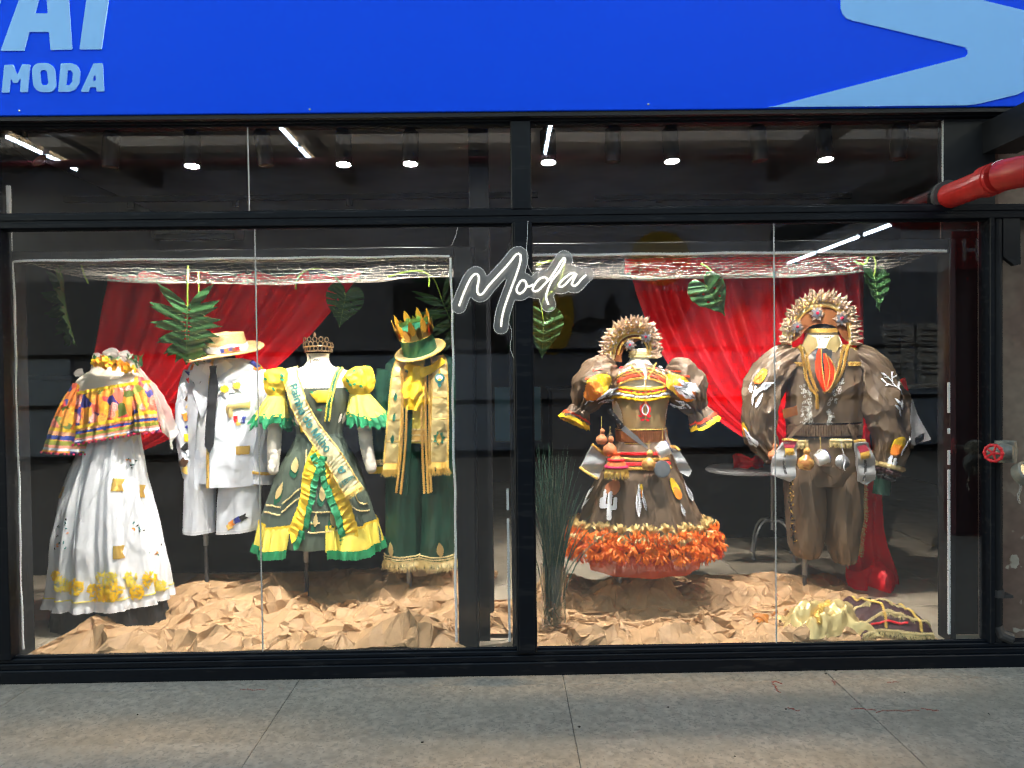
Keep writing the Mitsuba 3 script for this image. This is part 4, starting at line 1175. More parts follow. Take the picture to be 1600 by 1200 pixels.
def pole(k, px, y, top_py, lift=None):
    p = at(px, top_py, y)
    x = p[0]
    obj('pole', tube([(x, y, .10), (x, y, p[2])], .0135, 14), 'm_dark_metal', k, smooth=40)
    obj('sleeve_joint', tube([(x, y, p[2] - .16), (x, y, p[2] + .03)], .0175, 14), 'm_grey_metal', k, smooth=40)
    obj('base', lathe([(0, .012), (.15, .010), (.155, .004), (.155, 0)], 32, (x, y, .082)), 'm_dark_metal', k, smooth=40)


def colored(surf, nu, nt, fn, **kw):
    """mesh and dyed vertex colours: fn(u, t, P) -> colours"""
    u, t = surf.uv(nu, nt, **kw)
    P = surf.pt(u, t)
    c = fn(u, t, P)
    return grid(P), np.clip(c.reshape(-1, 3), 0, 1)


def flowers(a, b, seed, pal, base):
    """a printed cotton: patches and blossoms over plane coordinates in metres"""
    g = np.random.default_rng(seed)
    lo = np.array([a.min(), b.min()]) - .05; hi = np.array([a.max(), b.max()]) + .05
    q = np.stack([a.ravel(), b.ravel()], 1)
    q = q + .012 * (np.stack([meshkit.fbm(np.c_[q * 45, 0 * q[:, 0] + 3], 2), meshkit.fbm(np.c_[q * 45, 0 * q[:, 0] + 8], 2)], 1) - .5)
    n = int((hi - lo).prod() / .0019)
    s = g.uniform(lo, hi, (n, 2)); kind = g.integers(0, len(base), n)
    d, i = cKDTree(s).query(q, k=2)
    c = np.array(base)[kind[i[:, 0]]]
    n2 = int((hi - lo).prod() / .0040)
    s2 = g.uniform(lo, hi, (n2, 2)); k2 = g.integers(0, len(pal), n2)
    d2, i2 = cKDTree(s2).query(q)
    v = q - s2[i2]
    ang = np.arctan2(v[:, 1], v[:, 0])
    R = .026 * (.75 + .25 * np.abs(np.cos(2.5 * ang + i2)))
    P1 = np.array([x[0] for x in pal])[k2[i2]]; P2 = np.array([x[1] for x in pal])[k2[i2]]
    rr = np.clip(d2 / R, 0, 1)
    ringm = (.5 + .5 * np.sin(rr * 13 + 2 * ang))[:, None]
    fl = P1 * ringm + P2 * (1 - ringm)
    inside = (d2 < R)[:, None]
    return np.where(inside, fl, c).reshape(a.shape + (3,))


def flag(w=.085, h=.07):
    """a June-festival pennant: a square with a notch"""
    return Polygon([(-w / 2, h / 2), (w / 2, h / 2), (w * .22, 0), (w / 2, -h / 2), (-w / 2, -h / 2)])


def draft_text(surf, px, py, k, h=.014):
    v = meshkit.text_mesh('DRAFT', h, .001, True)
    vv, ff = np.array(v.vertices), np.array(v.faces)
    vv[:, 0] -= vv[:, 0].mean()
    u0, t0 = surf.loc(px, py)
    e = 1e-2
    lu = np.linalg.norm(surf.pt(u0 + e, t0) - surf.pt(u0 - e, t0)) / (2 * e); lt = np.linalg.norm(surf.pt(u0, t0 + e) - surf.pt(u0, t0 - e)) / (2 * e)
    bar = [box(-.030, -.027, -.012, .030, 0, .001), box(-.034, -.024, -.013, -.010, 0, .001), box(-.034, -.027, .028, .031, 0, .001), box(-.044, -.041, .016, .034, 0, .001), box(-.046, -.036, .034, .037, 0, .001)]
    vv, ff = cat([(vv + (.012, 0, 0), ff)] + bar)
    u, t = u0 - vv[:, 0] / lu, np.clip(t0 - vv[:, 1] / lt, 0, 1)
    obj('printed_mark', (surf.pt(u, t) + surf.nrm(u, t) * (.001 + vv[:, 2])[:, None], ff), 'm_black', k)


def cluster(surf, px, py, r, n, seed, leafs=9):
    """lace blossoms sewn in a cluster"""
    g = np.random.default_rng(seed)
    ms = []
    for i in range(n):
        a, q = g.uniform(0, 2 * PI), r * math.sqrt(g.random())
        ms.append(surf.patch(px + q * math.cos(a), py + q * math.sin(a) * .9, star(6, g.uniform(.008, .014), g.uniform(.003, .005), g.uniform(0, 6)), 0, .002, .002 + .012 * g.random(), .02))
    for i in range(leafs):
        a, q = g.uniform(0, 2 * PI), r * math.sqrt(g.random())
        ms.append(surf.patch(px + q * math.cos(a), py + q * math.sin(a), leaf_shape(g.uniform(.018, .034), .007), g.uniform(0, 360), .002, .002 + .008 * g.random(), .02))
    return cat(ms)


# ================================================================== 1. bride
Y1 = .68
br = thing('bride_mannequin', 'headless mannequin in a colourful off-shoulder blouse and long white bridal skirt', 'mannequin')
pole(br, 172, Y1, 900)
tor = body(Y1, [(566, 150, 198, .055), (578, 143, 206, .065), (586, 130, 218, .085), (596, 120, 226, .105), (620, 117, 229, .115), (660, 124, 222, .110), (700, 132, 214, .105)], wr=(5, .002), seed=2)
obj('torso', tor.mesh(90, 60), 'c_cream', br, smooth=True)
v, f = lathe([(0, .004), (.048, 0), (.06, -.01)], 24, at(174, 566, Y1))
obj('neck_cap', (v, f), 'c_cream', br, smooth=True)
ple1 = lambda u, t: (.004 + .016 * t) * np.sin(13 * u + 1.3 * np.sin(3 * u)) + .006 * t * np.sin(29 * u + 2 * np.sin(5 * u))
sk = body(Y1, [(668, 138, 214, .10), (690, 131, 217, .12), (720, 119, 222, .15), (760, 106, 229, .19), (800, 97, 237, .22), (850, 89, 247, .25), (895, 84, 256, .265), (931, 80, 260, .275)], ple1, (16, .005), seed=3, fold=(2.2, 1.5, .010))
obj('skirt', sk.mesh(420, 150), 'c_white', br, smooth=True)
P, N = ring(sk, .985, 420, .002)
obj('lace_hem', ruffle(P, N, .036, 46, .007, rows=7, flare=.18, seed=1), 'c_white', br, smooth=True)
P, N = ring(sk, .955, 420, .003)
obj('hem_trim', tube(P, .003, 5), 'c_lemon', br)
und = body(Y1, [(915, 96, 247, .235), (985, 82, 264, .255)], lambda u, t: .008 * np.sin(16 * u), (10, .005), seed=8)
obj('underskirt', und.mesh(160, 20), 'c_black', br, smooth=True)
# seam of the wrap
P, N = sk.path([(133, 700), (124, 760), (118, 830), (114, 900), (114, 935)], 40, .002)
obj('wrap_edge', tube(P, .004, 6), 'c_white', br, smooth=True)
for a, b, r, w in ((186, 758, -8, .075), (221, 767, -12, .05), (100, 770, -5, .045), (187, 863, -4, .068)):
    obj('pennant', sk.patch(a, b, flag(w, .075), r, .002, .004), 'c_gold', br)
for i, (a, b, r) in enumerate(((97, 914, 12), (118, 918, 12), (150, 925, 14), (168, 905, 16), (178, 925, 15), (166, 930, 10), (203, 905, 12), (213, 925, 12), (234, 905, 12), (251, 915, 8), (88, 900, 7))):
    obj('lace_blossom', cluster(sk, a, b, r, 34, 40 + i, 26), 'c_corn_yellow' if i % 3 else 'c_lemon', br)
for a, b in ((202, 724), (100, 822), (215, 827), (90, 850), (245, 865)):
    g = np.random.default_rng(a)
    for m_, n in (('c_teal', 3), ('c_corn_orange', 2), ('c_black', 3)):
        obj('embroidery', cat([sk.patch(a + g.normal(0, 6), b + g.normal(0, 5), leaf_shape(.020, .007), g.uniform(0, 360), .001, .003, .02) for _ in range(n)]), m_, br, stuff=True)

PAL = [((.72, .10, .06), (.80, .34, .24)), ((.80, .20, .03), (.80, .45, .06)), ((.80, .52, .04), (.78, .30, .03)), ((.72, .12, .14), (.85, .55, .45))]
BASE = [(.80, .24, .02), (.80, .40, .03), (.035, .03, .20), (.20, .22, .025), (.75, .14, .08), (.12, .16, .025), (.035, .03, .18), (.80, .22, .03), (.78, .34, .03), (.62, .05, .05)]


def blouse_dye(bands):
    def fn(u, t, P):
        a = P[..., 0] * 1.0 + .35 * P[..., 1]
        c = flowers(a, P[..., 2] * .8, 5, PAL, BASE)
        for t0, t1, col in bands:
            k = (t >= t0) & (t < t1)
            c[k] = col
        return c
    return fn
BANDS = [(.66, .71, (.82, .55, .02)), (.71, .755, (.80, .38, .22)), (.765, .815, (.030, .05, .30)), (.835, .895, (.28, .30, .03)), (.895, .925, (.75, .30, .22)), (.935, .975, (.68, .72, .78))]
ple2 = lambda u, t: (.003 + .012 * t) * np.sin(18 * u + 1.4 * np.sin(4 * u)) + .004 * np.sin(37 * u)
bl = body(Y1, [(606, 113, 231, .112), (616, 110, 234, .128), (640, 111, 235, .150), (665, 114, 232, .165), (684, 112, 229, .175)], ple2, (14, .008), shear=.17, seed=4)
m, c = colored(bl, 520, 170, blouse_dye(BANDS))
obj('blouse', m, 'c_pattern', br, smooth=True, color=c, label='floral blouse in orange, yellow and navy with ribbon bands')
sl = limb([at(131, 604, Y1 - .02), at(118, 635, Y1 - .06), at(108, 670, Y1 - .09), at(104, 706, Y1 - .10)], [.060, .078, .098, .122], [.055, .06, .07, .085], lambda u, t: .012 * (t + .2) * np.sin(10 * u + np.sin(3 * u)), (16, .008), 7)
m, c = colored(sl, 260, 130, blouse_dye(BANDS))
obj('sleeve', m, 'c_pattern', br, smooth=True, color=c)
sl2 = limb([at(214, 596, Y1), at(222, 625, Y1 - .05), at(227, 650, Y1 - .07), at(229, 674, Y1 - .07)], [.050, .062, .058, .060], [.055, .06, .055, .06], lambda u, t: .009 * (t + .3) * np.sin(9 * u + np.sin(3 * u)), (16, .008), 8)
m, c = colored(sl2, 240, 110, blouse_dye(BANDS))
obj('sleeve', m, 'c_pattern', br, smooth=True, color=c)
P, N = ring(bl, .012, 360, .004)
obj('neck_frill', ruffle(P + N * .002 + (0, 0, .006), N, .020, 44, .006, rows=5, flare=.05), 'c_yellow', br, smooth=True)
P, N = sl.path([(116, 618), (112, 630), (110, 640)], 30, .003)
P, N = ring(bl, .685, 360, .004)
obj('ribbon_trim', ruffle(P + (0, 0, .010), N, .020, 60, .004, rows=4, flare=.02), 'c_yellow', br, smooth=True)
pom = []
for s_, n in ((bl, 60), (sl, 30), (sl2, 18)):
    P, N = ring(s_, .997, n, .003)
    pom.append(balls(P - (0, 0, .008), .0075))
obj('pompom_trim', cat(pom), 'c_pompom', br, stuff=True)

# veil and flower crown rest on the neck
vl = thing('bridal_veil', 'sheer white bridal veil hanging from the flower crown down the right shoulder', 'veil')
def f_veil(u, t):
    # arc over the crown from the left shoulder to the right hip, falling behind the shoulders
    th = PI * (1.02 - 1.0 * u)
    top = np.stack([at(177, 575, Y1)[0] + .145 * np.cos(th) * (1 + .12 * u), np.full_like(u, Y1 + .03) - .05 * np.sin(th), at(177, 583, Y1)[2] + .125 * np.sin(th)], -1)
    endx = np.interp(u, [0, .15, .45, .7, .85, 1], [at(120, 600, Y1)[0], at(120, 600, Y1)[0], at(180, 600, Y1)[0], at(243, 600, Y1)[0], at(262, 600, Y1)[0], at(277, 600, Y1)[0]])
    endz = np.interp(u, [0, .12, .35, .6, .8, .93, 1], [at(0, 625, Y1)[2], at(0, 640, Y1)[2], at(0, 670, Y1)[2], at(0, 660, Y1)[2], at(0, 690, Y1)[2], at(0, 716, Y1)[2], at(0, 688, Y1)[2]]) + .035
    endy = np.interp(u, [0, .3, .6, .8, 1], [Y1 + .13, Y1 + .17, Y1 + .14, Y1 + .02, Y1 - .03])
    end = np.stack([endx, endy, endz], -1)
    midp = .5 * (top + end) + np.stack([.05 * u * np.sin(PI * u * .5), 0.05 * (1 - u), .05 * u], -1)
    tt = t[..., None]
    P = (1 - tt) ** 2 * top + 2 * tt * (1 - tt) * midp + tt ** 2 * end
    P[..., 1] += .022 * np.sin(2 * PI * 9 * u + 2 * np.sin(7 * u)) * np.sqrt(t) - .006
    P[..., 0] += .012 * np.sin(2 * PI * 7 * u + 1) * np.sqrt(t)
    return P + wrinkle(P, 18, .010, 3)[..., None] * np.array([.4, 1, .4])
vs = Surf(f_veil, 0, 1)
obj('tulle', vs.mesh(240, 80, t1=.9), 'c_veil', vl, smooth=True)
obj('lace_border', vs.mesh(240, 14, t0=.9), 'c_lace', vl, smooth=True)
gz = []
for i, (a, b, r) in enumerate(((124, 582, .028), (152, 557, .034), (172, 553, .045), (193, 556, .04), (208, 566, .035))):
    p = at(a, b, Y1 + .14)
    def f_puff(u, t, p=p, r=r, i=i):
        Q = np.stack([np.sin(PI * t) * np.cos(u), np.sin(PI * t) * np.sin(u) * .6, np.cos(PI * t) * .75], -1) * r + p
        return Q + wrinkle(Q, 30, .018, i)[..., None] * np.array([1, 1, 1])
    gz.append(Surf(f_puff).mesh(40, 20))
obj('gathered_tulle', cat(gz), 'c_veil', vl, smooth=True)
fc = thing('flower_crown', 'crown of yellow silk flowers and green sprigs on the bride', 'flower crown')
g = np.random.default_rng(5)
pet, pet2, cen, lvs = [], [], [], []
for i in range(36):
    a = -PI * .06 - PI * .88 * (i + .5) / 36 if i < 28 else g.uniform(.3, 2.8)
    c = at(181, 572, Y1 - .03) + np.array([.128 * math.cos(a), .095 * math.sin(a) - .01, .014 * g.normal() + .022 * math.sin(-a) - .01 + .02 * math.cos(a) * -.4])
    R = euler(g.uniform(30, 110), g.uniform(-40, 40), g.uniform(0, 360))
    rr = g.uniform(.024, .034)
    ps = []
    for k in range(5):
        v, f = slab(affinity.translate(ellipse(rr * .48, rr * .36), rr * .52, 0), .0012)
        v = v @ euler(0, -22, 72 * k).T
        ps.append((v, f))
    (pet if g.random() < .62 else pet2).append(move(cat(ps), R, c))
    cen.append(balls([c + R @ np.array([0, 0, .004])], rr * .2))
for i in range(60):
    a = g.uniform(-PI, 0.2)
    c = at(184, 566, Y1 - .03) + np.array([.14 * math.cos(a), .09 * math.sin(a), g.uniform(-.02, .035)])
    v, f = slab(leaf_shape(g.uniform(.03, .055), .011), .0010)
    lvs.append(move((v, f), euler(g.uniform(50, 130), g.uniform(-60, 60), g.uniform(-70, 70)), c))
obj('petals', cat(pet), 'c_corn_yellow', fc, stuff=True)
obj('petals', cat(pet2), mat('c_amber', (.80, .33, .015), .6), fc, stuff=True)
obj('flower_centres', cat(cen), 'c_leather', fc, stuff=True)
obj('sprigs', cat(lvs), 'p_leaf', fc, stuff=True)

# ================================================================== 2. white suit
Y2 = 1.12
ws = thing('white_suit_mannequin', 'headless mannequin in a white suit with black tie and cropped white trousers', 'mannequin')
pole(ws, 321, Y2, 815)
nk = body(Y2, [(545, 332, 366, .06), (575, 326, 372, .07), (590, 310, 395, .09)], wr=(5, .002))
obj('neck', nk.mesh(60, 24), 'c_black', ws, smooth=True)
shirt = body(Y2, [(562, 322, 374, .075), (572, 300, 402, .085), (590, 296, 408, .11), (640, 300, 405, .125), (700, 302, 402, .125), (728, 300, 402, .128)], None, (12, .010), seed=12)
obj('shirt', shirt.mesh(160, 90), 'c_shirt', ws, smooth=True)
jk_rows = [(560, 318, 378, .085), (568, 300, 400, .098), (582, 294, 409, .122), (620, 292, 409, .142), (680, 291, 407, .148), (730, 291, 408, .155), (757, 290, 410, .158)]
jk = body(Y2, jk_rows, None, (9, .006), seed=13, fold=(1.2, 1.4, .006))
# the jacket hangs open: two fronts with a gap between the lapel on the left and the braid on the right
uL = lambda t: np.interp(t, [0, .1, .3, .6, 1], [2.02, 1.98, 2.04, 2.16, 2.20])
uR = lambda t: np.interp(t, [0, .1, .5, 1], [1.78, 1.76, 1.75, 1.76])
def f_jacket(u, t):
    q = np.where(u < .5, 0, 0)
    ang = uL(t) + u * (2 * PI - uL(t) + uR(t))
    return jk.f(ang, t)
jo = Surf(f_jacket, 0, 1)
obj('jacket', jo.mesh(260, 110), 'c_suit', ws, smooth=True)
for s_, (u_, sg_) in enumerate(((uL, 1), (uR, -1))):
    t = np.linspace(0.0, 1, 60)
    P, N = jk.pt(u_(t), t), jk.nrm(u_(t), t)
    if sg_ == -1:
        obj('gold_braid', braid(P + N * .004, N, .013, .013), 'c_gold_thread', ws, smooth=True)
        obj('braid_ground', ribbon(P + N * .002, (1, 0, 0), .016, .002), 'c_black', ws)
    else:
        obj('front_edge', tube(P + N * .001, .0025, 5), 'c_suit', ws)
# lapel and collar flaps
def flap(pts, y, dy, m_, k, th=.004, name='lapel'):
    obj(name, plate(Polygon(pts), y, th, bend=dy, size=.02), m_, k, smooth=35)
flap([(319, 570), (305, 566), (296, 590), (306, 602), (301, 610), (315, 655), (322, 640), (331, 590)], Y2 - .128, lambda x, z: .05 * (np.abs(x) * 3) ** 2, 'c_suit', ws)
flap([(336, 570), (344, 566), (353, 580), (341, 590)], Y2 - .135, None, 'c_shirt', ws, name='shirt_collar')
flap([(331, 569), (322, 566), (316, 580), (327, 588)], Y2 - .137, None, 'c_shirt', ws, name='shirt_collar')
flap([(352, 562), (346, 568), (352, 582), (365, 572)], Y2 - .12, None, 'c_shirt', ws, name='shirt_collar')
tie_p = [(329, 582), (337, 580), (341, 600), (336, 660), (334, 695), (328, 708), (320, 697), (322, 660), (327, 600)]
flap(tie_p, Y2 - .170, lambda x, z: .6 * x ** 2, 'c_black', ws, .006, 'tie')
flap([(328, 572), (339, 571), (337, 583), (330, 584)], Y2 - .168, None, 'c_black', ws, .012, 'tie_knot')
# sleeves
r_sl = limb([at(402, 580, Y2), at(411, 620, Y2), at(415, 680, Y2 - .02), at(411, 756, Y2 - .04)], [.058, .074, .072, .066], [.06, .075, .07, .065], None, (9, .005), 15, fold=(1.2, 3.0, .012))
obj('sleeve', r_sl.mesh(90, 90), 'c_suit', ws, smooth=True)
l_sl = limb([at(300, 580, Y2), at(293, 620, Y2), at(290, 680, Y2 - .02), at(298, 746, Y2 - .04)], [.050, .056, .052, .046], [.06, .075, .07, .06], None, (9, .005), 16, fold=(1.2, 3.0, .012))
obj('sleeve', l_sl.mesh(90, 90), 'c_suit', ws, smooth=True)
P, N = ring(r_sl, .90, 60, .004)
obj('cuff_braid', braid(P, N, .014, .012), 'c_gold_thread', ws)
# trousers
for px0, px1, hem, sd in ((288, 334, 831, 1), (339, 408, 829, 2)):
    tr_ = body(Y2, [(715, px0 + 8, px1 - 1, .12), (750, px0 + 4, px1, .115), (800, px0, px1 + 1, .11), (hem, px0 - 1, px1, .11)], lambda u, t: .004 * np.sin(6 * u), (10, .006), seed=20 + sd, fold=(1.1, 1.4, .010), shear=.10 if sd == 2 else 0)
    kk = obj('trouser_leg', tr_.mesh(120, 70), 'c_suit', ws, smooth=True)
    P, N = ring(tr_, .955, 100, .001)
    obj('hem_seam', tube(P, .0018, 4), 'c_shirt', ws)
    if sd == 2:
        for (a, b, c_, r) in ((363, 818, 'c_corn_orange', 25), (371, 812, 'c_navy', 25), (380, 808, 'c_black', 25), (360, 822, 'c_gold_thread', 25)):
            obj('pennant', tr_.patch(a, b, flag(.045, .036), r, .002, .004), c_, ws)
obj('trouser_seat', body(Y2, [(700, 296, 406, .12), (752, 290, 409, .125)], None, (10, .006)).mesh(90, 20), 'c_suit', ws, smooth=True)
# pocket, flowers, bows, pennants
obj('pocket', jk.patch(380, 716, Polygon([(-.045, .08), (.045, .08), (.045, -.07), (0, -.08), (-.045, -.07)]), 0, .003, .002), 'c_suit', ws)
obj('pocket_flap', jk.patch(380, 704, Polygon([(-.045, .028), (.045, .028), (.042, -.026), (-.042, -.026)]), 0, .004, .005), 'c_gold', ws, label='gold sequin pocket flap')
def daffodil(px, py, r, rot):
    ps = []
    for k in range(6):
        ps.append(affinity.rotate(affinity.translate(Polygon(leaf_shape(r * 1.1, r * .62).exterior), 0, r * .58), 60 * k + rot, origin=(0, 0)))
    obj('white_petals', cat([jk.patch(px, py, p, 0, .002, .006 + .004 * (i % 2), .012, puff=.008) for i, p in enumerate(ps)]), 'c_white_felt', ws)
    obj('yellow_trumpet', cat([jk.patch(px, py, star(8, r * .5, r * .36), 10, .014, .012, .02), jk.patch(px, py, ellipse(r * .25, r * .25), 0, .018, .012, .02)]), 'c_corn_yellow', ws)
daffodil(352, 608, .055, 10)
daffodil(370, 602, .048, 40)
for p_, r in (([(0, .02), (.022, 0), (.012, -.075), (-.014, -.085), (-.024, -.02)], 12), ([(-.06, .02), (.075, .022), (.07, -.03), (.0, -.018), (-.065, -.028)], 4)):
    obj('gold_bow', jk.patch(358 if r == 12 else 374, 633, Polygon(p_), r, .003, .008, puff=.006), 'c_gold_cloth', ws)
for a, b, c_, r in ((369, 654, 'c_red', 12), (376, 654, 'c_white_felt', 5), (381, 656, 'c_navy', -8), (373, 660, 'c_gold_thread', 5)):
    obj('pennant', jk.patch(a, b, flag(.030, .042), r, .002, .004), c_, ws)
cols = ['c_corn_orange', 'c_navy', 'c_corn_yellow', 'c_red', 'c_black', 'c_white_felt', 'c_leather_dark', 'c_gold_thread']
g = np.random.default_rng(9)
for i, (a, b) in enumerate(((305, 573), (300, 580), (308, 583), (299, 595), (309, 597), (303, 603), (296, 622), (298, 634), (293, 650), (297, 668), (293, 684), (299, 672), (291, 700), (297, 708), (288, 722), (292, 735), (402, 575), (398, 571), (408, 573))):
    s_ = l_sl if a < 304 else jk
    obj('pennant', s_.patch(a, b, flag(g.uniform(.045, .062), g.uniform(.040, .056)), g.uniform(-60, 60), .002, .005 + .003 * (i % 3)), cols[i % 8], ws)
# straw hat
sh_ = thing('straw_hat', 'woven straw hat with a white band resting on the white suit', 'hat')
HC = at(352, 550, Y2 - .02)
pr = [(0.155, .135)]
def hatprof():
    r = []
    for q in np.linspace(0, 1, 22):
        r.append((.128 * q, .128 + .006 * math.cos(q * 3) + .0012 * math.sin(q * 60)))
    for q in np.linspace(0, 1, 26):
        r.append((.132 + .018 * q + .0012 * math.sin(q * 75), .124 - .122 * q))
    for q in np.linspace(0, 1, 40):
        r.append((.152 + .100 * q, .002 - .012 * math.sin(q * 2.2) + .014 * q * q + .0012 * math.sin(q * 110)))
    r.append((.254, .004)); r.append((.250, -.004))
    return r
v, f = lathe(hatprof(), 90, (0, 0, 0))
w = np.linalg.norm(v[:, :2], axis=1)
ang = np.arctan2(v[:, 1], v[:, 0])
v[:, 2] += np.where(w > .15, (.032 * np.cos(ang * 1 - .9) - .012 * np.cos(2 * ang)) * ((w - .15) / .1), 0)
s_ = meshkit.noise(np.stack([ang * 26, w * 230, v[:, 2] * 230], 1))
s2_ = meshkit.noise(np.stack([ang * 3, w * 12, v[:, 2] * 12], 1), 4)
col = np.array([.60, .42, .19])[None] * (.62 + .55 * s_ + .25 * s2_)[:, None]
R = euler(8, -4, 0)
obj('straw', (v @ R.T + HC, f), 'c_straw', sh_, smooth=True, color=np.clip(col, 0, 1))
v, f = lathe([(.1525, .008), (.1545, .012), (.1465, .050), (.1450, .052)], 70)
v[:, 2] += .006 * np.sin(np.arctan2(v[:, 1], v[:, 0]) * 5)
obj('band', (v @ R.T + HC, f), 'c_shirt', sh_, smooth=True)
for i, (a, z, c_) in enumerate(((-1.15, .022, 'c_corn_orange'), (-1.0, .026, 'c_navy'), (-.85, .022, 'c_leather'), (-1.3, .020, 'c_navy'), (-.7, .024, 'c_red'))):
    v, f = slab(flag(.034, .026), .002)
    q = np.stack([.153 * np.cos(a + v[:, 0] / .153), .153 * np.sin(a + v[:, 0] / .153), z + v[:, 1]], 1) * np.array([1, 1, 1]) 
    q[:, :2] *= (1 + (v[:, 2:3] + .004) / .153)
    obj('pennant', (q @ R.T + HC, f), c_, sh_)

# ================================================================== 3. corn queen
Y3 = .95
cq = thing('corn_queen_mannequin', 'headless mannequin in a green organza and yellow ruffled dress with white sleeves', 'mannequin')
pole(cq, 478, Y3, 840)
bust = body(Y3, [(552, 479, 515, .055), (562, 480, 514, .055), (572, 474, 520, .062), (580, 452, 543, .08), (590, 444, 552, .098), (612, 446, 548, .118), (640, 450, 545, .112), (665, 462, 536, .10)], wr=(5, .0015), seed=22)
obj('torso', bust.mesh(110, 80), 'c_cream', cq, smooth=True)
obj('neck_cap', lathe([(0, .022), (.03, .020), (.062, .008), (.074, 0)], 30, at(497, 552, Y3)), 'm_black_gloss', cq, smooth=True)
draft_text(bust, 492, 564, cq)
bd_ = body(Y3, [(606, 444, 551, .124), (618, 444, 550, .128), (640, 449, 545, .120), (665, 462, 537, .107), (690, 466, 534, .105)], lambda u, t: .002 * np.sin(20 * u), (16, .005), seed=23)
obj('bodice', bd_.mesh(180, 70), mat('c_sage_satin', (.070, .083, .060), .36, sheen=.3), cq, smooth=True)
obj('waistband', bd_.mesh(120, 10, t0=.84, t1=1.0, off=.005), 'c_organza_solid', cq, smooth=True)
# yellow and green centre of the bodice
obj('yellow_panel', cat([bd_.patch(503, 617, Polygon([(-.075, .010), (-.02, .030), (.055, .030), (.072, .022), (.045, -.05), (-.03, -.05)]), 0, .003, .003, puff=.006), bd_.patch(476, 668, Polygon([(-.03, .06), (.035, .05), (.045, -.03), (-.03, -.03)]), 0, .003, .003, puff=.004)]), 'c_yellow', cq)
for a, b, w, h, r in ((487, 613, .012, .03, 60), (512, 632, .016, .04, -40), (520, 622, .012, .028, 20), (500, 640, .014, .035, 80), (455, 650, .016, .05, 10), (462, 662, .014, .04, -30)):
    obj('leaf_applique', bd_.patch(a, b, leaf_shape(h, w), r, .002, .008), 'c_green_lace', cq)
for pts in ([(528, 572), (520, 600), (514, 630), (511, 655)],):
    P1, N1 = bust.path([(529, 574), (524, 590), (520, 604)], 16, .006)
    P2, N2 = bd_.path([(519, 609), (515, 630), (511, 660)], 16, .006)
    P, N = np.vstack([P1, P2]), np.vstack([N1, N2])
    obj('strap', ribbon(P, (1, 0, 0), .034, .003), 'c_green', cq)
    for o in (-.013, .013):
        obj('gold_ricrac', braid(P + N * .003 + np.array([o, 0, 0]), N, .008, .010), 'c_lemon', cq)
skr = lambda u, t: (.002 + .017 * t) * np.sin(9 * u + 1.2 * np.sin(2 * u)) + .006 * t * np.sin(21 * u)
sk3 = body(Y3, [(682, 464, 536, .108), (692, 459, 541, .12), (720, 444, 555, .16), (760, 429, 569, .20), (800, 415, 581, .23), (830, 408, 588, .245), (846, 406, 590, .25)], skr, (10, .006), seed=24, fold=(1.8, 1.0, .012))
lin = body(Y3, [(684, 466, 534, .10), (720, 450, 548, .145), (800, 424, 572, .205), (848, 414, 582, .225)], None, (8, .004), seed=25)
obj('lining', lin.mesh(120, 40), 'c_green_dark', cq, smooth=True)
obj('organza_skirt', sk3.mesh(300, 90), 'c_organza', cq, smooth=True)
# hem ruffle, yellow with green lace edge, open at the front
for u0, u1 in ((1.93 + .0, 1.35 + 2 * PI - .05),):
    tt = np.full(420, .80)
    uu = np.linspace(u0, u1, 420)
    fr_ = np.abs(((uu + PI) % (2 * PI)) - PI - PI / 2)
    tt = .80 + .03 * np.exp(-((fr_ - .9) / .35) ** 2)
    N = sk3.nrm(uu, tt); P = sk3.pt(uu, tt) + N * .004
    obj('hem_ruffle', ruffle(P, N, .150, 24, .018, rows=12, flare=.22, seed=4), 'c_lemon', cq, smooth=True)
    obj('hem_gather', ruffle(P + (0, 0, .014), N, .018, 60, .004, rows=4, flare=.1), 'c_yellow', cq, smooth=True)
    d0 = np.linspace(0, 1, 420)
    ph = 24 * 2 * PI * d0 + 1.6 * np.sin(5.3 * 2 * PI * d0 + 4) + .9 * np.sin(11 * 2 * PI * d0 + 8)
    Q = P + np.array([0, 0, -.138]) + N * (.006 + .22 * .138 + .018 * np.sin(ph))[:, None]
    obj('green_lace_edge', ruffle(Q, N, .052, 46, .010, rows=7, flare=.2, seed=6, jag=.004), 'c_green_lace', cq, smooth=True)
# the two ruffled edges that part at the front like a curtain
for pts, side, sd in (([(497, 702), (488, 725), (481, 752), (477, 785), (467, 815), (458, 838)], 1, 1), ([(500, 702), (513, 725), (526, 758), (538, 792), (548, 822), (552, 842)], -1, 2)):
    P, N = sk3.path(pts, 200, .006)
    tn = np.gradient(P, axis=0); tn /= np.linalg.norm(tn, axis=1, keepdims=True)
    d = np.cross(tn, N) * (-side)
    d[:, 2] -= .25
    obj('front_ruffle', ruffle(P - d * .035 + N * .006, N, .075, 9, .012, down=d, rows=9, flare=.1, seed=sd), 'c_yellow', cq, smooth=True)
    obj('green_lace_edge', ruffle(P + d * .034 + N * .014, N, .042, 18, .010, down=d, rows=6, flare=.1, seed=sd + 3, jag=.004), 'c_green_lace', cq, smooth=True)
for pts in ([(417, 789), (428, 791), (440, 793)], [(415, 799), (428, 803), (440, 805)], [(441, 788), (455, 776), (472, 762)], [(441, 801), (458, 786), (476, 774)], [(484, 799), (500, 801), (520, 800), (534, 804)], [(480, 832), (495, 832), (520, 829), (540, 828)], [(553, 764), (556, 780), (562, 786), (574, 787)], [(543, 768), (548, 788), (558, 798), (577, 797)], [(480, 702), (478, 730), (476, 750)], [(484, 818), (500, 817)], [(528, 808), (536, 806)]):
    P, N = sk3.path(pts, 40, .006)
    obj('ricrac_trim', braid(P, N, .007, .011), 'c_gold_pale', cq)
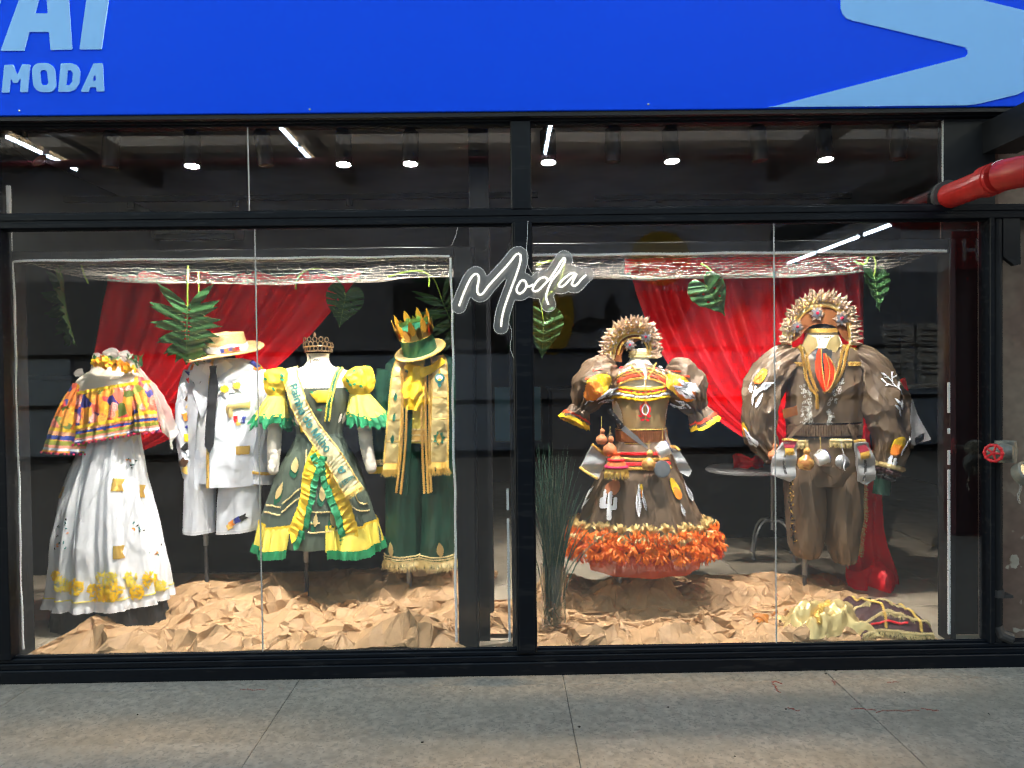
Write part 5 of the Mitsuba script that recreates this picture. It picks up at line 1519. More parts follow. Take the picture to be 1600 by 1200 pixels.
for a, b, l, w, r in ((462, 727, .105, .052, 15), (438, 767, .115, .042, -8), (504, 771, .10, .038, 3), (493, 812, .09, .026, -4), (521, 813, .10, .05, 25)):
    obj('leaf_backing', sk3.patch(a - 2, b + 9, leaf_shape(l * .95, w * 1.15), r, .0015, .005), 'c_green', cq)
    obj('gold_leaf', sk3.patch(a, b, leaf_shape(l, w), r, .002, .009), 'c_gold_cloth', cq)
obj('loose_thread', tube(spline([at(a, b, Y3 - .1) for a, b in ((519, 836), (518, 850), (522, 864))], 10), .002, 5), 'c_gold_thread', cq)
# sleeves and gloved arms
for s_, (a, b), (fl0, fl1), (arm0, arm1, arm2) in ((-1, (438, 600), (427, 622), ((432, 640), (429, 690), (427, 734))), (1, (560, 598), (572, 622), ((567, 640), (572, 690), (580, 732)))):
    ar_ = limb([at(a, b, Y3), at(*arm0, Y3 - .02), at(*arm1, Y3 - .03), at(*arm2, Y3 - .05)], [.046, .046, .044, .036], None, lambda u, t: .0008 * np.sin(t * 110 + 2 * np.sin(u)), (16, .004), 30 + s_)
    obj('arm', ar_.mesh(60, 160), 'c_glove', cq, smooth=True)
    obj('arm_end', balls([at(*arm2, Y3 - .05)], .034, 2), 'c_glove', cq, smooth=True)
    pf = limb([at(a - s_ * 6, b - 22, Y3), at(a, b - 6, Y3 - .02), at(a + s_ * 2, b + 20, Y3 - .02)], [.03, .098, .088, .062], None, lambda u, t: .010 * np.sin(11 * u + 3 * np.sin(2 * u)) * np.sin(PI * t), (18, .018), 40 + s_)
    obj('puff_sleeve', pf.mesh(160, 70), 'c_yellow', cq, smooth=True)
    P, N = ring(pf, .93, 260, .002)
    dn = at(fl0 + s_ * 4, fl1 + 34, Y3) - at(a, b + 12, Y3); dn /= np.linalg.norm(dn)
    obj('sleeve_flare', ruffle(P, N, .135, 9, .016, down=dn, rows=10, flare=.42, seed=s_ + 3), 'c_lemon', cq, smooth=True)
    d0 = np.linspace(0, 1, 260)
    ph = 9 * 2 * PI * d0 + 1.6 * np.sin(5.3 * 2 * PI * d0 + s_ + 3) + .9 * np.sin(11 * 2 * PI * d0 + 2 * s_ + 6)
    Q = P + dn * .118 + N * (.004 + .42 * .118 + .016 * np.sin(ph))[:, None]
    obj('green_lace_edge', ruffle(Q, N, .058, 26, .014, down=dn, rows=7, flare=.25, seed=s_ + 9, jag=.005), 'c_green_lace', cq, smooth=True)
    g = np.random.default_rng(60 + s_)
    for _ in range(7):
        uq, tq = g.uniform(.4, 2.7), g.uniform(.2, .8)
        obj('leaf_applique', pf.patch_ut(uq, tq, leaf_shape(.030, .014), g.uniform(0, 360), .002, .005), 'c_green_lace', cq)
# sash with lettering
sa = thing('sash', 'champagne satin sash with green lettering and gold fringe across the corn queen', 'sash')
SP = []
for a, b in ((452, 573), (456, 588), (462, 606)):
    u, t = bust.loc(a, b); SP.append(bust.pt(u, t) + bust.nrm(u, t) * .020)
for a, b in ((470, 630), (484, 655), (499, 680)):
    u, t = bd_.loc(a, b); SP.append(bd_.pt(u, t) + bd_.nrm(u, t) * .022)
for a, b in ((520, 712), (536, 738), (549, 760)):
    u, t = sk3.loc(a, b); SP.append(sk3.pt(u, t) + sk3.nrm(u, t) * .032)
SP = spline(SP, 120)
SP[:, 1] = np.minimum(SP[:, 1], np.interp(np.linspace(0, 1, 120), [0, .12, .3, .55, 1], [SP[0, 1], SP[14, 1], Y3 - .155, Y3 - .150, Y3 - .235]) + .0)
SL = np.linalg.norm(np.diff(SP, axis=0), axis=1).sum()
Ts, E1s, E2s = frames(SP)
E1s = np.stack([np.interp(np.linspace(0, 1, 120), np.linspace(0, 1, 120), np.convolve(np.pad(E1s[:, k], 7, mode='edge'), np.ones(15) / 15, 'valid')) for k in range(3)], 1)
E2s = np.cross(E1s, Ts); E2s /= np.linalg.norm(E2s, axis=1, keepdims=True)
sC, sE1, sE2 = (CubicSpline(np.linspace(0, 1, 120), x) for x in (SP, E1s, E2s))
WS = .115
def f_sash(u, t):
    w = WS * (.86 + .22 * t)
    P = sC(t) + ((u - .5) * w)[..., None] * sE2(t) + (.010 * np.cos((u - .5) * PI) - .008)[..., None] * sE1(t)
    rip = .0035 * np.sin(2 * PI * (t * 26 + 1.2 * u + .6 * np.sin(t * 31))) * (.25 + np.abs(u - .5) * 1.8)
    return P + rip[..., None] * sE1(t) + wrinkle(P, 26, .004, 5)[..., None] * sE1(t)
ss = Surf(f_sash, 0, 1)
mat('c_champagne', (.66, .60, .36), .30, .25, sheen=.3)
obj('satin', ss.mesh(24, 300), 'c_champagne', sa, smooth=True)
def on_sash(v, off=.003):
    t = v[:, 0] / SL; u = .5 + v[:, 1] / WS
    t = np.clip(t, 0, 1)
    n = ss.nrm(u, t); n *= np.sign((n * (EYE - ss.pt(u, t))).sum(1, keepdims=True))
    return ss.pt(u, t) + n * (off + v[:, 2])[:, None]
sgn = 1.0
def sash_text(tx, h, x0, bold=True, across=0.0):
    m = meshkit.text_mesh(tx, h, .0012, bold)
    v = np.array(m.vertices)
    v, f = trimesh.remesh.subdivide_to_size(v, m.faces, .02)
    return np.stack([v[:, 0] + x0, (v[:, 1] - h * .4) + across, v[:, 2]], 1), f
mt = meshkit.text_mesh('Rainha do Milho', .05, .0012, True)
wid = mt.bounds[1, 0]
obj_txt = sash_text('Rainha do Milho', .048 * min(1, .60 * SL / (wid * .048 / .05)), .17 * SL)
obj('lettering', (on_sash(obj_txt[0]), obj_txt[1]), 'c_teal', sa, label='green words Rainha do Milho')
v, f = slab(unary_union([ellipse(.020, .016, 20).difference(ellipse(.012, .008, 20)), affinity.translate(star(5, .012, .005), .012, .018), affinity.translate(leaf_shape(.03, .012), -.016, .014)]), .0012, .015)
obj('crest', (on_sash(v + (.865 * SL, 0, 0)), f), 'c_teal', sa)
mt2 = meshkit.text_mesh('FIERN', .026, .0012, True)
v = np.array(mt2.vertices); v = v - [mt2.bounds[1, 0] / 2, .013, 0]
v2, f2 = trimesh.remesh.subdivide_to_size(v, mt2.faces, .02)
v2 = np.stack([-v2[:, 1] * 1.0 + .945 * SL, v2[:, 0], v2[:, 2]], 1)
obj('lettering', (on_sash(v2), mt2.faces if len(v2) == len(mt2.vertices) else f2), 'c_teal', sa)
for uu in (.03, .97):
    t = np.linspace(0, 1, 160)
    P = ss.pt(np.full(160, uu), t); N = np.cross(np.gradient(P, axis=0), sE2(t)); N = ss.nrm(np.full(160, uu), t)
    N = N * np.sign((N * (EYE - P)).sum(1, keepdims=True))
    obj('edge_cord', braid(P + N * .003, N, .006, .010), 'c_gold_thread', sa)
u = np.linspace(0, 1, 24)
P = ss.pt(u, np.ones(24)); dn = Ts[-1]
Nn = np.broadcast_to(E1s[-1] * np.sign(E1s[-1] @ (EYE - SP[-1])), P.shape)
obj('fringe', fringe(P, Nn, .055, 90, .0018, .08, 3, down=dn, out=.1), 'c_gold_thread', sa, stuff=True)
P2 = np.array([at(a, b, Y3 - .20) for a, b in ((517, 738), (526, 745), (537, 750))]); P2 = spline(P2, 16)
obj('tail_end', plate(Polygon([(519, 712), (534, 724), (538, 752), (517, 740)]), Y3 - .19, .003), 'c_champagne', sa)
obj('fringe', fringe(P2, np.broadcast_to([0, -1.0, 0], P2.shape), .05, 60, .0018, .08, 5, out=.1), 'c_gold_thread', sa, stuff=True)
# tiara
ti = thing('tiara', 'gold tiara of open rings on the neck of the corn queen mannequin', 'tiara')
TC_ = at(498, 552, Y3)
rr = []
for row, (n, z, r0) in enumerate(((11, .022, .012), (9, .050, .0145), (5, .080, .013))):
    sp_ = (1.0, .86, .48)[row]
    for i in range(n):
        a = -PI / 2 + (i - (n - 1) / 2) / (n - 1) * PI * .95 * sp_
        R0 = .086 + .010 * row
        c = TC_ + np.array([R0 * math.cos(a), R0 * math.sin(a) * .9, z + .012 * math.cos(a + PI / 2) - .004])
        tx = np.array([-math.sin(a), math.cos(a), 0]); nz = np.array([0, 0, 1.0])
        q = np.linspace(0, 2 * PI, 13)[:-1]
        rr.append(tube(c + r0 * (np.cos(q)[:, None] * tx + 1.15 * np.sin(q)[:, None] * nz), .0028, 5, closed=True))
for z, e in ((.004, 1.0), (.036, .95)):
    q = np.linspace(-PI, 0, 40)
    rr.append(tube(TC_ + np.stack([(.086 + z * .3) * np.cos(q), (.086 + z * .3) * np.sin(q) * .9, z + .010 * np.sin(-q)], 1), .0032, 6))
rr.append(balls([TC_ + (0, -.098, .112), TC_ + (0, -.098, .125)], [.010, .006], 2))
obj('rings', cat(rr), 'c_gold_pale' if False else mat('c_rose_gold', (.62, .44, .28), .22, .9), ti, smooth=40)

# ================================================================== 4. green king
Y4 = 1.05
gk = thing('green_king_mannequin', 'headless mannequin in a dark green satin suit with a gold stole and yellow cravat', 'mannequin')
pole(gk, 639, Y4, 880)
jk4 = body(Y4, [(552, 634, 690, .075), (560, 612, 706, .09), (572, 602, 713, .115), (610, 604, 714, .135), (670, 606, 711, .135), (730, 604, 712, .14), (768, 603, 712, .145)], None, (8, .010), seed=51)
# open front: the coat leaves a gap for the shirt
cg = lambda t: np.interp(t, [0, .15, .6, 1], [.20, .16, .20, .30])
f4 = Surf(lambda u, t: jk4.f(PI / 2 + .02 + cg(t) + u * (2 * PI - 2 * cg(t)), t), 0, 1)
obj('coat', f4.mesh(220, 100), 'c_green_dark', gk, smooth=True)
sh4 = body(Y4, [(556, 632, 692, .07), (575, 618, 702, .10), (620, 614, 704, .118), (690, 616, 702, .120)], lambda u, t: .002 * np.sin(30 * u), (14, .006), seed=52)
obj('shirt', sh4.mesh(140, 60), 'c_lemon', gk, smooth=True)
obj('waistband', sh4.mesh(120, 10, t0=.83, t1=.98, off=.008), 'c_gold', gk, smooth=True)
for tt in (.84, .905, .97):
    P, N = ring(sh4, tt, 160, .010)
    obj('waist_braid', braid(P, N, .006, .009), 'c_gold_pale', gk)
g = np.random.default_rng(4)
def f_crav(u, t):
    w = np.interp(t, [0, .15, .75, 1], [.022, .05, .085, .055])
    c = at(652, 572, Y4 - .150); e = at(648, 622, Y4 - .165)
    P = c + (e - c) * t[..., None] + np.stack([(u - .5) * w * 2 - .02 * t, .014 * np.sin(u * 2 * PI * 2.2 + t * 2) * t - .012 * np.cos((u - .5) * PI), -.02 * np.abs(u - .3) * t], -1)
    return P + wrinkle(P, 22, .008, 4)[..., None] * np.array([0, 1, 0])
obj('cravat', Surf(f_crav, 0, 1).mesh(50, 40), 'c_yellow', gk, smooth=True)
obj('cravat', Surf(lambda u, t: f_crav(u, t) + np.stack([.012 + 0 * u, .012 + 0 * u, -.055 - .02 * t], -1), 0, 1).mesh(50, 40, t0=.3), 'c_yellow', gk, smooth=True)
for pts in ([(634, 574), (648, 582), (655, 574), (640, 568)], [(655, 578), (675, 572), (690, 560), (694, 566), (676, 580), (660, 588)]):
    obj('cravat_wing', plate(Polygon(pts).buffer(2), Y4 - .150, .012, bend=lambda x, z: .02 * np.sin(x * 40), size=.01), 'c_yellow', gk, smooth=40)
obj('cravat_frill', ruffle(*[x for x in (np.linspace(at(635, 618, Y4 - .140), at(663, 618, Y4 - .140), 60), np.broadcast_to([0, -1.0, 0], (60, 3)))], .05, 6, .008, rows=6, flare=.1), 'c_corn_yellow', gk, smooth=True)
for b in (634, 645, 655):
    obj('button', balls([at(646, b, Y4 - .142)], .007, 2), 'c_lemon', gk)
for s_, (p0, p1, p2) in ((-1, ((604, 578), (594, 640), (592, 736))), (1, ((711, 578), (722, 640), (732, 742)))):
    sl4 = limb([at(*p0, Y4), at(*p1, Y4), at(*p2, Y4 - .03)], [.060, .058, .052, .046], None, None, (10, .012), 53 + s_)
    obj('sleeve', sl4.mesh(80, 100), 'c_green_dark', gk, smooth=True)
    P, N = ring(sl4, .93, 70, .003)
    for dz in (0, .012, .024):
        obj('cuff_braid', braid(P + (0, 0, dz), N, .006, .010), 'c_gold_pale', gk)
    P, N = ring(sl4, .985, 60, .004)
    obj('cuff_frill', ruffle(P + (0, 0, .02), N, .045, 9, .010, rows=6, flare=.25, seed=s_), 'c_corn_yellow', gk, smooth=True)
for a0, a1, sd in ((606, 658, 1), (660, 711, 2)):
    tr4 = body(Y4, [(675, 610 if sd == 1 else 661, 660 if sd == 1 else 708, .12), (740, a0 - 1, a1 + 2, .13), (800, a0 - 1, a1, .13), (872, a0 - 2, a1, .135)], lambda u, t: .003 * np.sin(5 * u), (8, .006), seed=54 + sd, fold=(1.1, 1.4, .012))
    obj('trouser_leg', tr4.mesh(120, 80), 'c_green_dark', gk, smooth=True)
    for tt in (.955, .975, .992):
        P, N = ring(tr4, tt, 140, .003)
        obj('hem_braid', braid(P, N, .007, .010), 'c_gold_pale', gk)
    P, N = ring(tr4, .995, 140, .003)
    obj('hem_fringe', fringe(P, N, .065, 230, .0020, .06, sd, out=.25), 'c_gold_pale', gk, stuff=True)
    obj('gold_leaf', tr4.patch(612 if sd == 1 else 687, 858, leaf_shape(.10, .045), 8, .003, .005), 'c_gold_cloth', gk)
# stole
st = thing('gold_stole', 'quilted gold stole with fringed ends over the shoulders of the green suit', 'stole')
for s_, pts in ((-1, [(640, 553), (628, 562), (621, 590), (617, 640), (613, 690), (611, 724)]), (1, [(679, 553), (685, 562), (687, 590), (687, 640), (686, 690), (685, 722)])):
    yy = [Y4 - .02, Y4 - .105, Y4 - .150, Y4 - .163, Y4 - .168, Y4 - .172]
    C = spline([at(a, b, y) for (a, b), y in zip(pts, yy)], 80)
    w = (.098 if s_ < 0 else .128)
    cs = CubicSpline(np.linspace(0, 1, 80), C)
    def f_st(u, t, cs=cs, w=w, s_=s_):
        ww = w * (.75 + .25 * t)
        P = cs(t) + np.stack([(u - .5) * ww, .012 * (u - .5) ** 2 * 4, 0 * u], -1)
        P[..., 1] -= .006 * np.abs(np.sin(PI * 5 * t)) ** .6 * np.sin(PI * u) ** .5
        return P + wrinkle(P, 26, .007, 6 + s_)[..., None] * np.array([0, 1, 0])
    S = Surf(f_st, 0, 1)
    obj('quilted_panel', S.mesh(40, 200), 'c_gold_cloth', st, smooth=True)
    for uu in (0.02, .98):
        t = np.linspace(0, 1, 120); P = S.pt(np.full(120, uu), t); N = np.broadcast_to([0, -1.0, 0], P.shape)
        obj('edge_cord', braid(P + N * .003, N, .007, .011), 'c_gold_thread', st)
    for q in (.28, .46, .64, .82):
        u = np.linspace(0, 1, 30); P = S.pt(u, np.full(30, q))
        obj('quilt_seam', tube(P - (0, .002, 0), .0022, 5), 'c_gold_thread', st)
    u = np.linspace(0, 1, 30); P = S.pt(u, np.ones(30))
    obj('end_fringe', fringe(P, np.broadcast_to([0, -1.0, 0], P.shape), .085, 110, .0024, .07, 8 + s_, out=.12), 'c_gold_thread', st, stuff=True)
    if s_ > 0:
        def pat(tc, poly, m_, nm, o=.004):
            v, f = slab(poly, .002, .02)
            P = S.pt(.5 + v[:, 0] / w, tc - v[:, 1] / .70)
            obj(nm, (P + np.stack([0 * v[:, 0], -(o + v[:, 2]), 0 * v[:, 0]], 1), f), m_, st)
        hrt = ellipse(.038, .030, 0).union(affinity.translate(leaf_shape(.05, .03), 0, -.03))
        pat(.30, hrt, 'c_teal', 'crest'); pat(.30, ellipse(.024, .015, 0, (0, .002)), 'c_white_felt', 'crest', .007); pat(.31, ellipse(.014, .008), 'c_corn_yellow', 'crest', .010); pat(.245, leaf_shape(.032, .016), 'c_corn_yellow', 'crest')
        pat(.80, star(7, .045, .026, .3), 'c_green', 'leaf_backing'); pat(.80, leaf_shape(.065, .036), 'c_gold', 'gold_leaf', .008)
    else:
        for tc in (.45, .62, .8):
            v, f = slab(leaf_shape(.05, .024), .002, .02)
            P = S.pt(.5 + v[:, 0] / w, tc - v[:, 1] / .70)
            obj('leaf_applique', (P + np.stack([0 * v[:, 0], -(.004 + v[:, 2]), 0 * v[:, 0]], 1), f), 'c_green', st)
bs = thing('beaded_bands', 'long strips of gold beading hanging down both coat fronts of the green suit', 'trim')
for pts in ([(628, 578), (629, 640), (627, 700), (619, 770)], [(634, 582), (635, 640), (633, 700), (626, 772)], [(659, 590), (659, 650), (660, 700), (663, 771)], [(665, 586), (665, 650), (666, 700), (669, 771)], [(671, 582), (671, 650), (671, 700), (674, 769)]):
    C = spline([at(a, b, Y4 - .150 - .018 * (b - 580) / 190) for a, b in pts], 90)
    N = np.broadcast_to([0, -1.0, 0], C.shape)
    obj('band', cat([braid(C, N, .012, .012), ribbon(C + (0, .003, 0), (1, 0, 0), .016, .003)]), 'c_gold', bs)
# crown hat
ch_ = thing('crown_hat', 'tilted green top hat with a gold leaf crown and gold brim on the green suit', 'hat')
HC4 = at(657, 549, Y4 - .075)
R4 = euler(24, -13, 0)
def put(m, sm=True):
    return (m[0] @ R4.T + HC4, m[1])
brim = lathe([(.082, .005), (.10, .004), (.155, .016), (.166, .012), (.164, .002), (.15, -.004), (.10, -.006), (.06, -.004)], 80)
obj('brim', put(brim), 'c_gold_cloth', ch_, smooth=50)
obj('brim_edge', put(braid(np.stack([.166 * np.cos(np.linspace(0, 2 * PI, 160)), .166 * np.sin(np.linspace(0, 2 * PI, 160)), np.full(160, .010)], 1), np.stack([np.cos(np.linspace(0, 2 * PI, 160)), np.sin(np.linspace(0, 2 * PI, 160)), np.zeros(160)], 1), .008, .012)), 'c_gold_thread', ch_)
obj('hat_body', put(lathe([(.112, .0), (.110, .06), (.106, .16), (.102, .165), (0, .166)], 60)), 'c_green', ch_, smooth=40)
cb = lathe([(.114, .116), (.117, .120), (.116, .135), (.1125, .140), (.1115, .188), (.110, .190)], 60)
obj('crown_band', put(cb), 'c_mirror_gold', ch_, smooth=40)
lv4, lv5, lv6 = [], [], []
for i in range(9):
    a = 2 * PI * i / 9 + .15
    for arr, l, w, z, r, o in ((lv4, .088, .040, .165, .118, 0), (lv5, .110, .042, .205, .112, PI / 9)):
        v, f = slab(leaf_shape(l, w), .003, .015)
        th = a + o + v[:, 0] / r
        arr.append((np.stack([(r + v[:, 2] + .010 * (v[:, 1] / l + .5)) * np.cos(th), (r + v[:, 2] + .010 * (v[:, 1] / l + .5)) * np.sin(th), z + v[:, 1]], 1), f))
    for sg in (-1, 1):
        v, f = slab(affinity.rotate(leaf_shape(.07, .026), 38 * sg, origin=(0, 0)), .002, .015)
        th = a + o + sg * .10 + v[:, 0] / .111
        lv6.append((np.stack([(.109 + v[:, 2]) * np.cos(th), (.109 + v[:, 2]) * np.sin(th), .185 + v[:, 1]], 1), f))
obj('gold_leaf_row', put(cat(lv4)), 'c_mirror_gold', ch_, smooth=40)
obj('gold_point_row', put(cat(lv5)), mat('c_amber_gold', (.85, .48, .06), .3, .5), ch_, smooth=40)
obj('green_leaf_row', put(cat(lv6)), 'c_mirror_gold', ch_, smooth=40)

# ================================================================== half-moon hats
def moon_hat(name, lb, y, outer, inner, dome, stars, gem_r, yaw_bend, arcs, spike_n, spike_l, tip, band=.86, rows=3):
    """a leather hat with an upturned half-moon brim: outlines in pixels"""
    k = thing(name, lb, 'hat')
    cx = at(*np.mean(outer, 0), y)[0]
    bend = lambda x, z: yaw_bend * x ** 2
    O = spline(outer, 60)
    I = spline(inner, 40)
    obj('leather_brim', plate(Polygon(np.vstack([O, I[::-1]])).buffer(0), y, .012, bend=bend, size=.02), 'c_leather', k, smooth=35)
    gx = (Polygon(np.vstack([O, I[::-1]])).buffer(0).bounds)
    cxm = (at(gx[0], 500, y)[0] + at(gx[2], 500, y)[0]) / 2
    def lift(pts, o):
        q = np.array([at(a, b, y) for a, b in pts])
        q[:, 1] += bend(q[:, 0] - cxm, 0) - .012 - o
        return q
    v, f = lathe([(0, .16), (.05, .15), (.085, .10), (.095, .03), (.10, -.02)], 30)
    obj('crown', (v * (dome[2], 1, .8) + at(dome[0], dome[1], y + .09), f), 'm_matte_black', k, smooth=40)
    cen = np.array(tip)
    # gold rim band and tubes
    rimb = Polygon(np.vstack([O, (cen + (O - cen) * band)[::-1]])).buffer(0)
    obj('gold_band', plate(rimb, y - .0125, .004, bend=lambda x, z: yaw_bend * x ** 2, size=.02), 'c_gold_pale', k, smooth=35)
    for s_ in arcs:
        P = lift(cen + (O[4:-4] - cen) * s_, .006)
        obj('gold_tubing', tube(P, .0065, 7), 'c_gold', k, smooth=True)
    sp, gm = [], []
    tn = np.gradient(O, axis=0); nrm_ = np.stack([tn[:, 1], -tn[:, 0]], 1); nrm_ /= np.linalg.norm(nrm_, axis=1, keepdims=True)
    if (nrm_[30] @ (O[30] - cen)) < 0: nrm_ = -nrm_
    hg = np.random.default_rng(spike_n)
    for lvl in range(rows):
        s_, ln = 1.0 - .062 * lvl, spike_l * (1 - .09 * lvl)
        for i in np.linspace(1, 58, spike_n - 3 * lvl):
            j = int(np.clip(i + hg.normal(0, .5), 1, 58)); lj = ln * hg.uniform(.7, 1.25)
            c = cen + (O[j] - cen) * s_
            a = lift([c - tn[j] / np.linalg.norm(tn[j]) * spike_l * .42, c + tn[j] / np.linalg.norm(tn[j]) * spike_l * .42, c + nrm_[j] * lj + tn[j] / np.linalg.norm(tn[j]) * hg.normal(0, 1.2), c], .004)
            q = np.vstack([a[0], a[1], a[2] + (0, -.014 - .010 * lvl - .012 * hg.random(), 0), a[3] + (0, -.014, 0), a[3] + (0, .004, 0)])
            sp.append((q, np.array([[0, 2, 3], [3, 2, 1], [0, 3, 1], [1, 2, 4], [4, 2, 0], [0, 1, 4]])))
            if lvl and hg.random() < .55: gm.append(lift([c - nrm_[j] * 1.0], .014)[0])
    obj('spike_trim', cat(sp), mat('c_spike', (.46, .34, .25), .34, .5) if 'c_spike' not in scene else 'c_spike', k, stuff=True)
    obj('rhinestones', balls(gm, .0055), 'c_gem_clear', k, stuff=True)
    for a, b, r in stars:
        c = lift([(a, b)], .010)[0]
        def st_(rad, m_, o, nm, ri=.48, rot=0.0):
            v, f = slab(star(6, rad, rad * ri, rot), .004)
            obj(nm, (np.stack([c[0] + v[:, 0], c[1] - o - v[:, 2] * (2.2 - 1.5 * np.linalg.norm(v[:, :2], axis=1) / rad), c[2] + v[:, 1]], 1), f), m_, k)
        st_(r * 1.30, 'c_spike', .000, 'star_backing', .55, .5)
        st_(r, 'c_silver', .006, 'silver_star')
        obj('red_gem', balls([c - (0, .016, 0)], gem_r, 2), 'c_gem_red', k, smooth=True)
    return k

# ================================================================== 5. orange dress
Y5 = .78
od = thing('orange_dress_mannequin', 'headless mannequin in a brown dress with painted puff sleeves and an orange tulle hem', 'mannequin')
pole(od, 967, Y5, 880)
t5 = body(Y5, [(545, 985, 1014, .055), (560, 984, 1014, .055), (572, 974, 1022, .065), (580, 958, 1040, .085), (592, 952, 1048, .10), (612, 955, 1046, .118), (640, 958, 1042, .110), (668, 967, 1037, .10)], wr=(5, .0015), seed=61)
obj('torso', t5.mesh(100, 80), 'c_cream', od, smooth=True)
for tt in (.04, .07, .10):
    P, N = ring(t5, tt, 120, .004)
    obj('choker', braid(P, N, .008, .010), 'c_gold_pale', od)
b5 = body(Y5, [(604, 954, 1046, .124), (616, 955, 1046, .127), (640, 959, 1042, .116), (668, 966, 1038, .108)], lambda u, t: .002 * np.sin(16 * u), (12, .007), seed=62)
obj('bodice', b5.mesh(160, 60), 'c_tan_satin', od, smooth=True)
g = np.random.default_rng(31)
for tt, m_, n_, r_ in ((.03, 'c_corn_yellow', 60, .0075), (.09, 'c_red', 24, .007), (.13, 'c_corn_yellow', 56, .0065), (.20, 'c_white_felt', 40, .008), (.27, 'c_corn_yellow', 64, .0075)):
    u = np.linspace(.25, PI - .25, n_)
    t = tt + .04 * np.cos(3 * (u - PI / 2)) * (u > 0)
    P = b5.pt(u, t) + b5.nrm(u, t) * .006
    obj('bead_row', balls(P + g.normal(0, .002, P.shape), r_), m_, od, stuff=True)
for pts, m_ in (([(1008, 628), (1000, 640), (1008, 650), (1016, 640), (1008, 628)], 'c_red'), ([(1008, 631), (1003, 640), (1008, 648), (1013, 640), (1008, 631)], 'c_white_felt')):
    P, N = b5.path(pts, 40, .006)
    obj('bead_motif', balls(P, .0038), m_, od, stuff=True)
obj('bead_leaf', cat([b5.patch(a, b, leaf_shape(.026, .014), r, .004, .005) for a, b, r in ((1001, 650, 60), (1014, 650, -60), (1003, 656, 110), (1012, 656, 70))]), 'c_red', od)
# bolero
def bolero(sg):
    pts = [(984, 566), (968, 572), (953, 584), (950, 604), (954, 616), (966, 604), (984, 594), (1004, 590), (1000, 580)] if sg < 0 else [(1015, 566), (1030, 572), (1047, 584), (1050, 604), (1047, 612), (1034, 602), (1020, 594), (1010, 590), (1012, 580)]
    return pts
for sg in (-1, 1):
    c_px = np.array(bolero(sg)).mean(0)
    q = np.array([at(a, b, Y5 - .12) for a, b in bolero(sg)]); c0 = at(*c_px, Y5 - .12)
    obj('bolero', t5.patch(c_px[0], c_px[1], Polygon(np.stack([q[:, 0] - c0[0], q[:, 2] - c0[2]], 1)), 0, .004, .012), 'c_brown', od)
for dz, m_, w_ in ((0, 'c_gold', .010), (-5, 'c_red_scarf', .012), (-10, 'c_gold', .009), (-14, 'c_gold_thread', .008)):
    for pts in ([(953, 614), (968, 602), (988, 594), (1006, 592)], [(1010, 592), (1024, 596), (1038, 604), (1048, 612)]):
        P, N = t5.path([(a, b + dz) for a, b in pts], 40, .020)
        obj('bolero_trim', braid(P, N, w_, .012), m_, od)
P, N = t5.path([(984, 572), (996, 584), (1007, 592)], 20, .024); obj('gold_cord', tube(P, .006, 7), 'c_gold', od)
P, N = t5.path([(1022, 572), (1016, 584), (1010, 592)], 20, .024); obj('gold_cord', tube(P, .006, 7), 'c_gold', od)
P = np.array([at(1009, b, Y5 - .150) for b in np.linspace(592, 655, 30)]); obj('gold_pendant', cat([braid(P[:12], np.broadcast_to([0, -1.0, 0], P[:12].shape), .006, .009), braid(P[11:], np.broadcast_to([0, -1.0, 0], P[11:].shape), .004, .009)]), 'c_gold', od)
obj('bolero_motif', cat([t5.patch(a, b, star(5, .013, .006, i), 0, .004, .018) for i, (a, b) in enumerate(((968, 585), (977, 582), (984, 578), (960, 592), (1025, 582), (1034, 586), (1041, 592), (1030, 577)))]), 'c_white_felt', od, stuff=True)
obj('bolero_motif', cat([t5.patch(a, b, ellipse(.006, .008, 20 * i), 0, .005, .018) for i, (a, b) in enumerate(((963, 588), (972, 578), (981, 585), (1029, 588), (1038, 582), (1022, 578), (1044, 598)))]), 'c_red', od, stuff=True)
# puff sleeves with corn
def corn(surf, k, px, py, l, w, rot, husks, orange=True):
    obj('corn_cob', surf.patch(px, py, ellipse(w / 2, l / 2), rot, .003, .005, puff=.003), 'c_corn_yellow', k)
    if orange:
        sh2 = affinity.translate(ellipse(w * .46, l * .30), 0, -l * .20)
        obj('corn_cob_tip', surf.patch(px, py, sh2, rot, .002, .009, puff=.002), 'c_corn_orange', k)
    kern = [affinity.translate(ellipse(w * .035, l * .022, n=8), (a - 2) * w * .17, (b - 1) * l * .11 + .08 * l) for a in range(5) for b in range(5)]
    obj('kernel_stitch', cat([surf.patch(px, py, affinity.rotate(kk, rot, origin=(0, 0)), 0, .002, .0105, .03) for kk in kern]), 'c_gold_thread', k, stuff=True)
    for dx, dy, hl, hw, hr in husks:
        obj('white_husk', surf.patch(px + dx, py + dy, leaf_shape(hl, hw), hr, .003, .015, puff=.003), 'c_white_felt', k)
        obj('husk_stitch', cat([surf.patch(px + dx, py + dy, affinity.rotate(affinity.translate(Polygon([(-.001, -hl * .38), (.001, -hl * .38), (.001, hl * .38), (-.001, hl * .38)]), o * hw * .22, 0), hr, origin=(0, 0)), 0, .001, .0215, .02) for o in (-1, 0, 1)]), 'm_dark_metal', k, stuff=True)
def cactus(surf, k, px, py, s, rot=0, m_='c_white_felt'):
    tr_ = unary_union([LineString([(0, -.5), (0, .5)]).buffer(.10), LineString([(0, -.1), (.26, -.1), (.26, .25)]).buffer(.085), LineString([(0, 0), (-.24, 0), (-.24, .3)]).buffer(.085)])
    obj('white_cactus', surf.patch(px, py, affinity.scale(tr_, s, s, origin=(0, 0)), rot, .003, .006), m_, k)
GA = lambda n, a: (lambda u, t: a * np.sin(n * u + 2 * np.sin(2 * u)) * (np.exp(-(t / .18) ** 2) + np.exp(-((1 - t) / .25) ** 2)) + .003 * np.sin(5 * u))
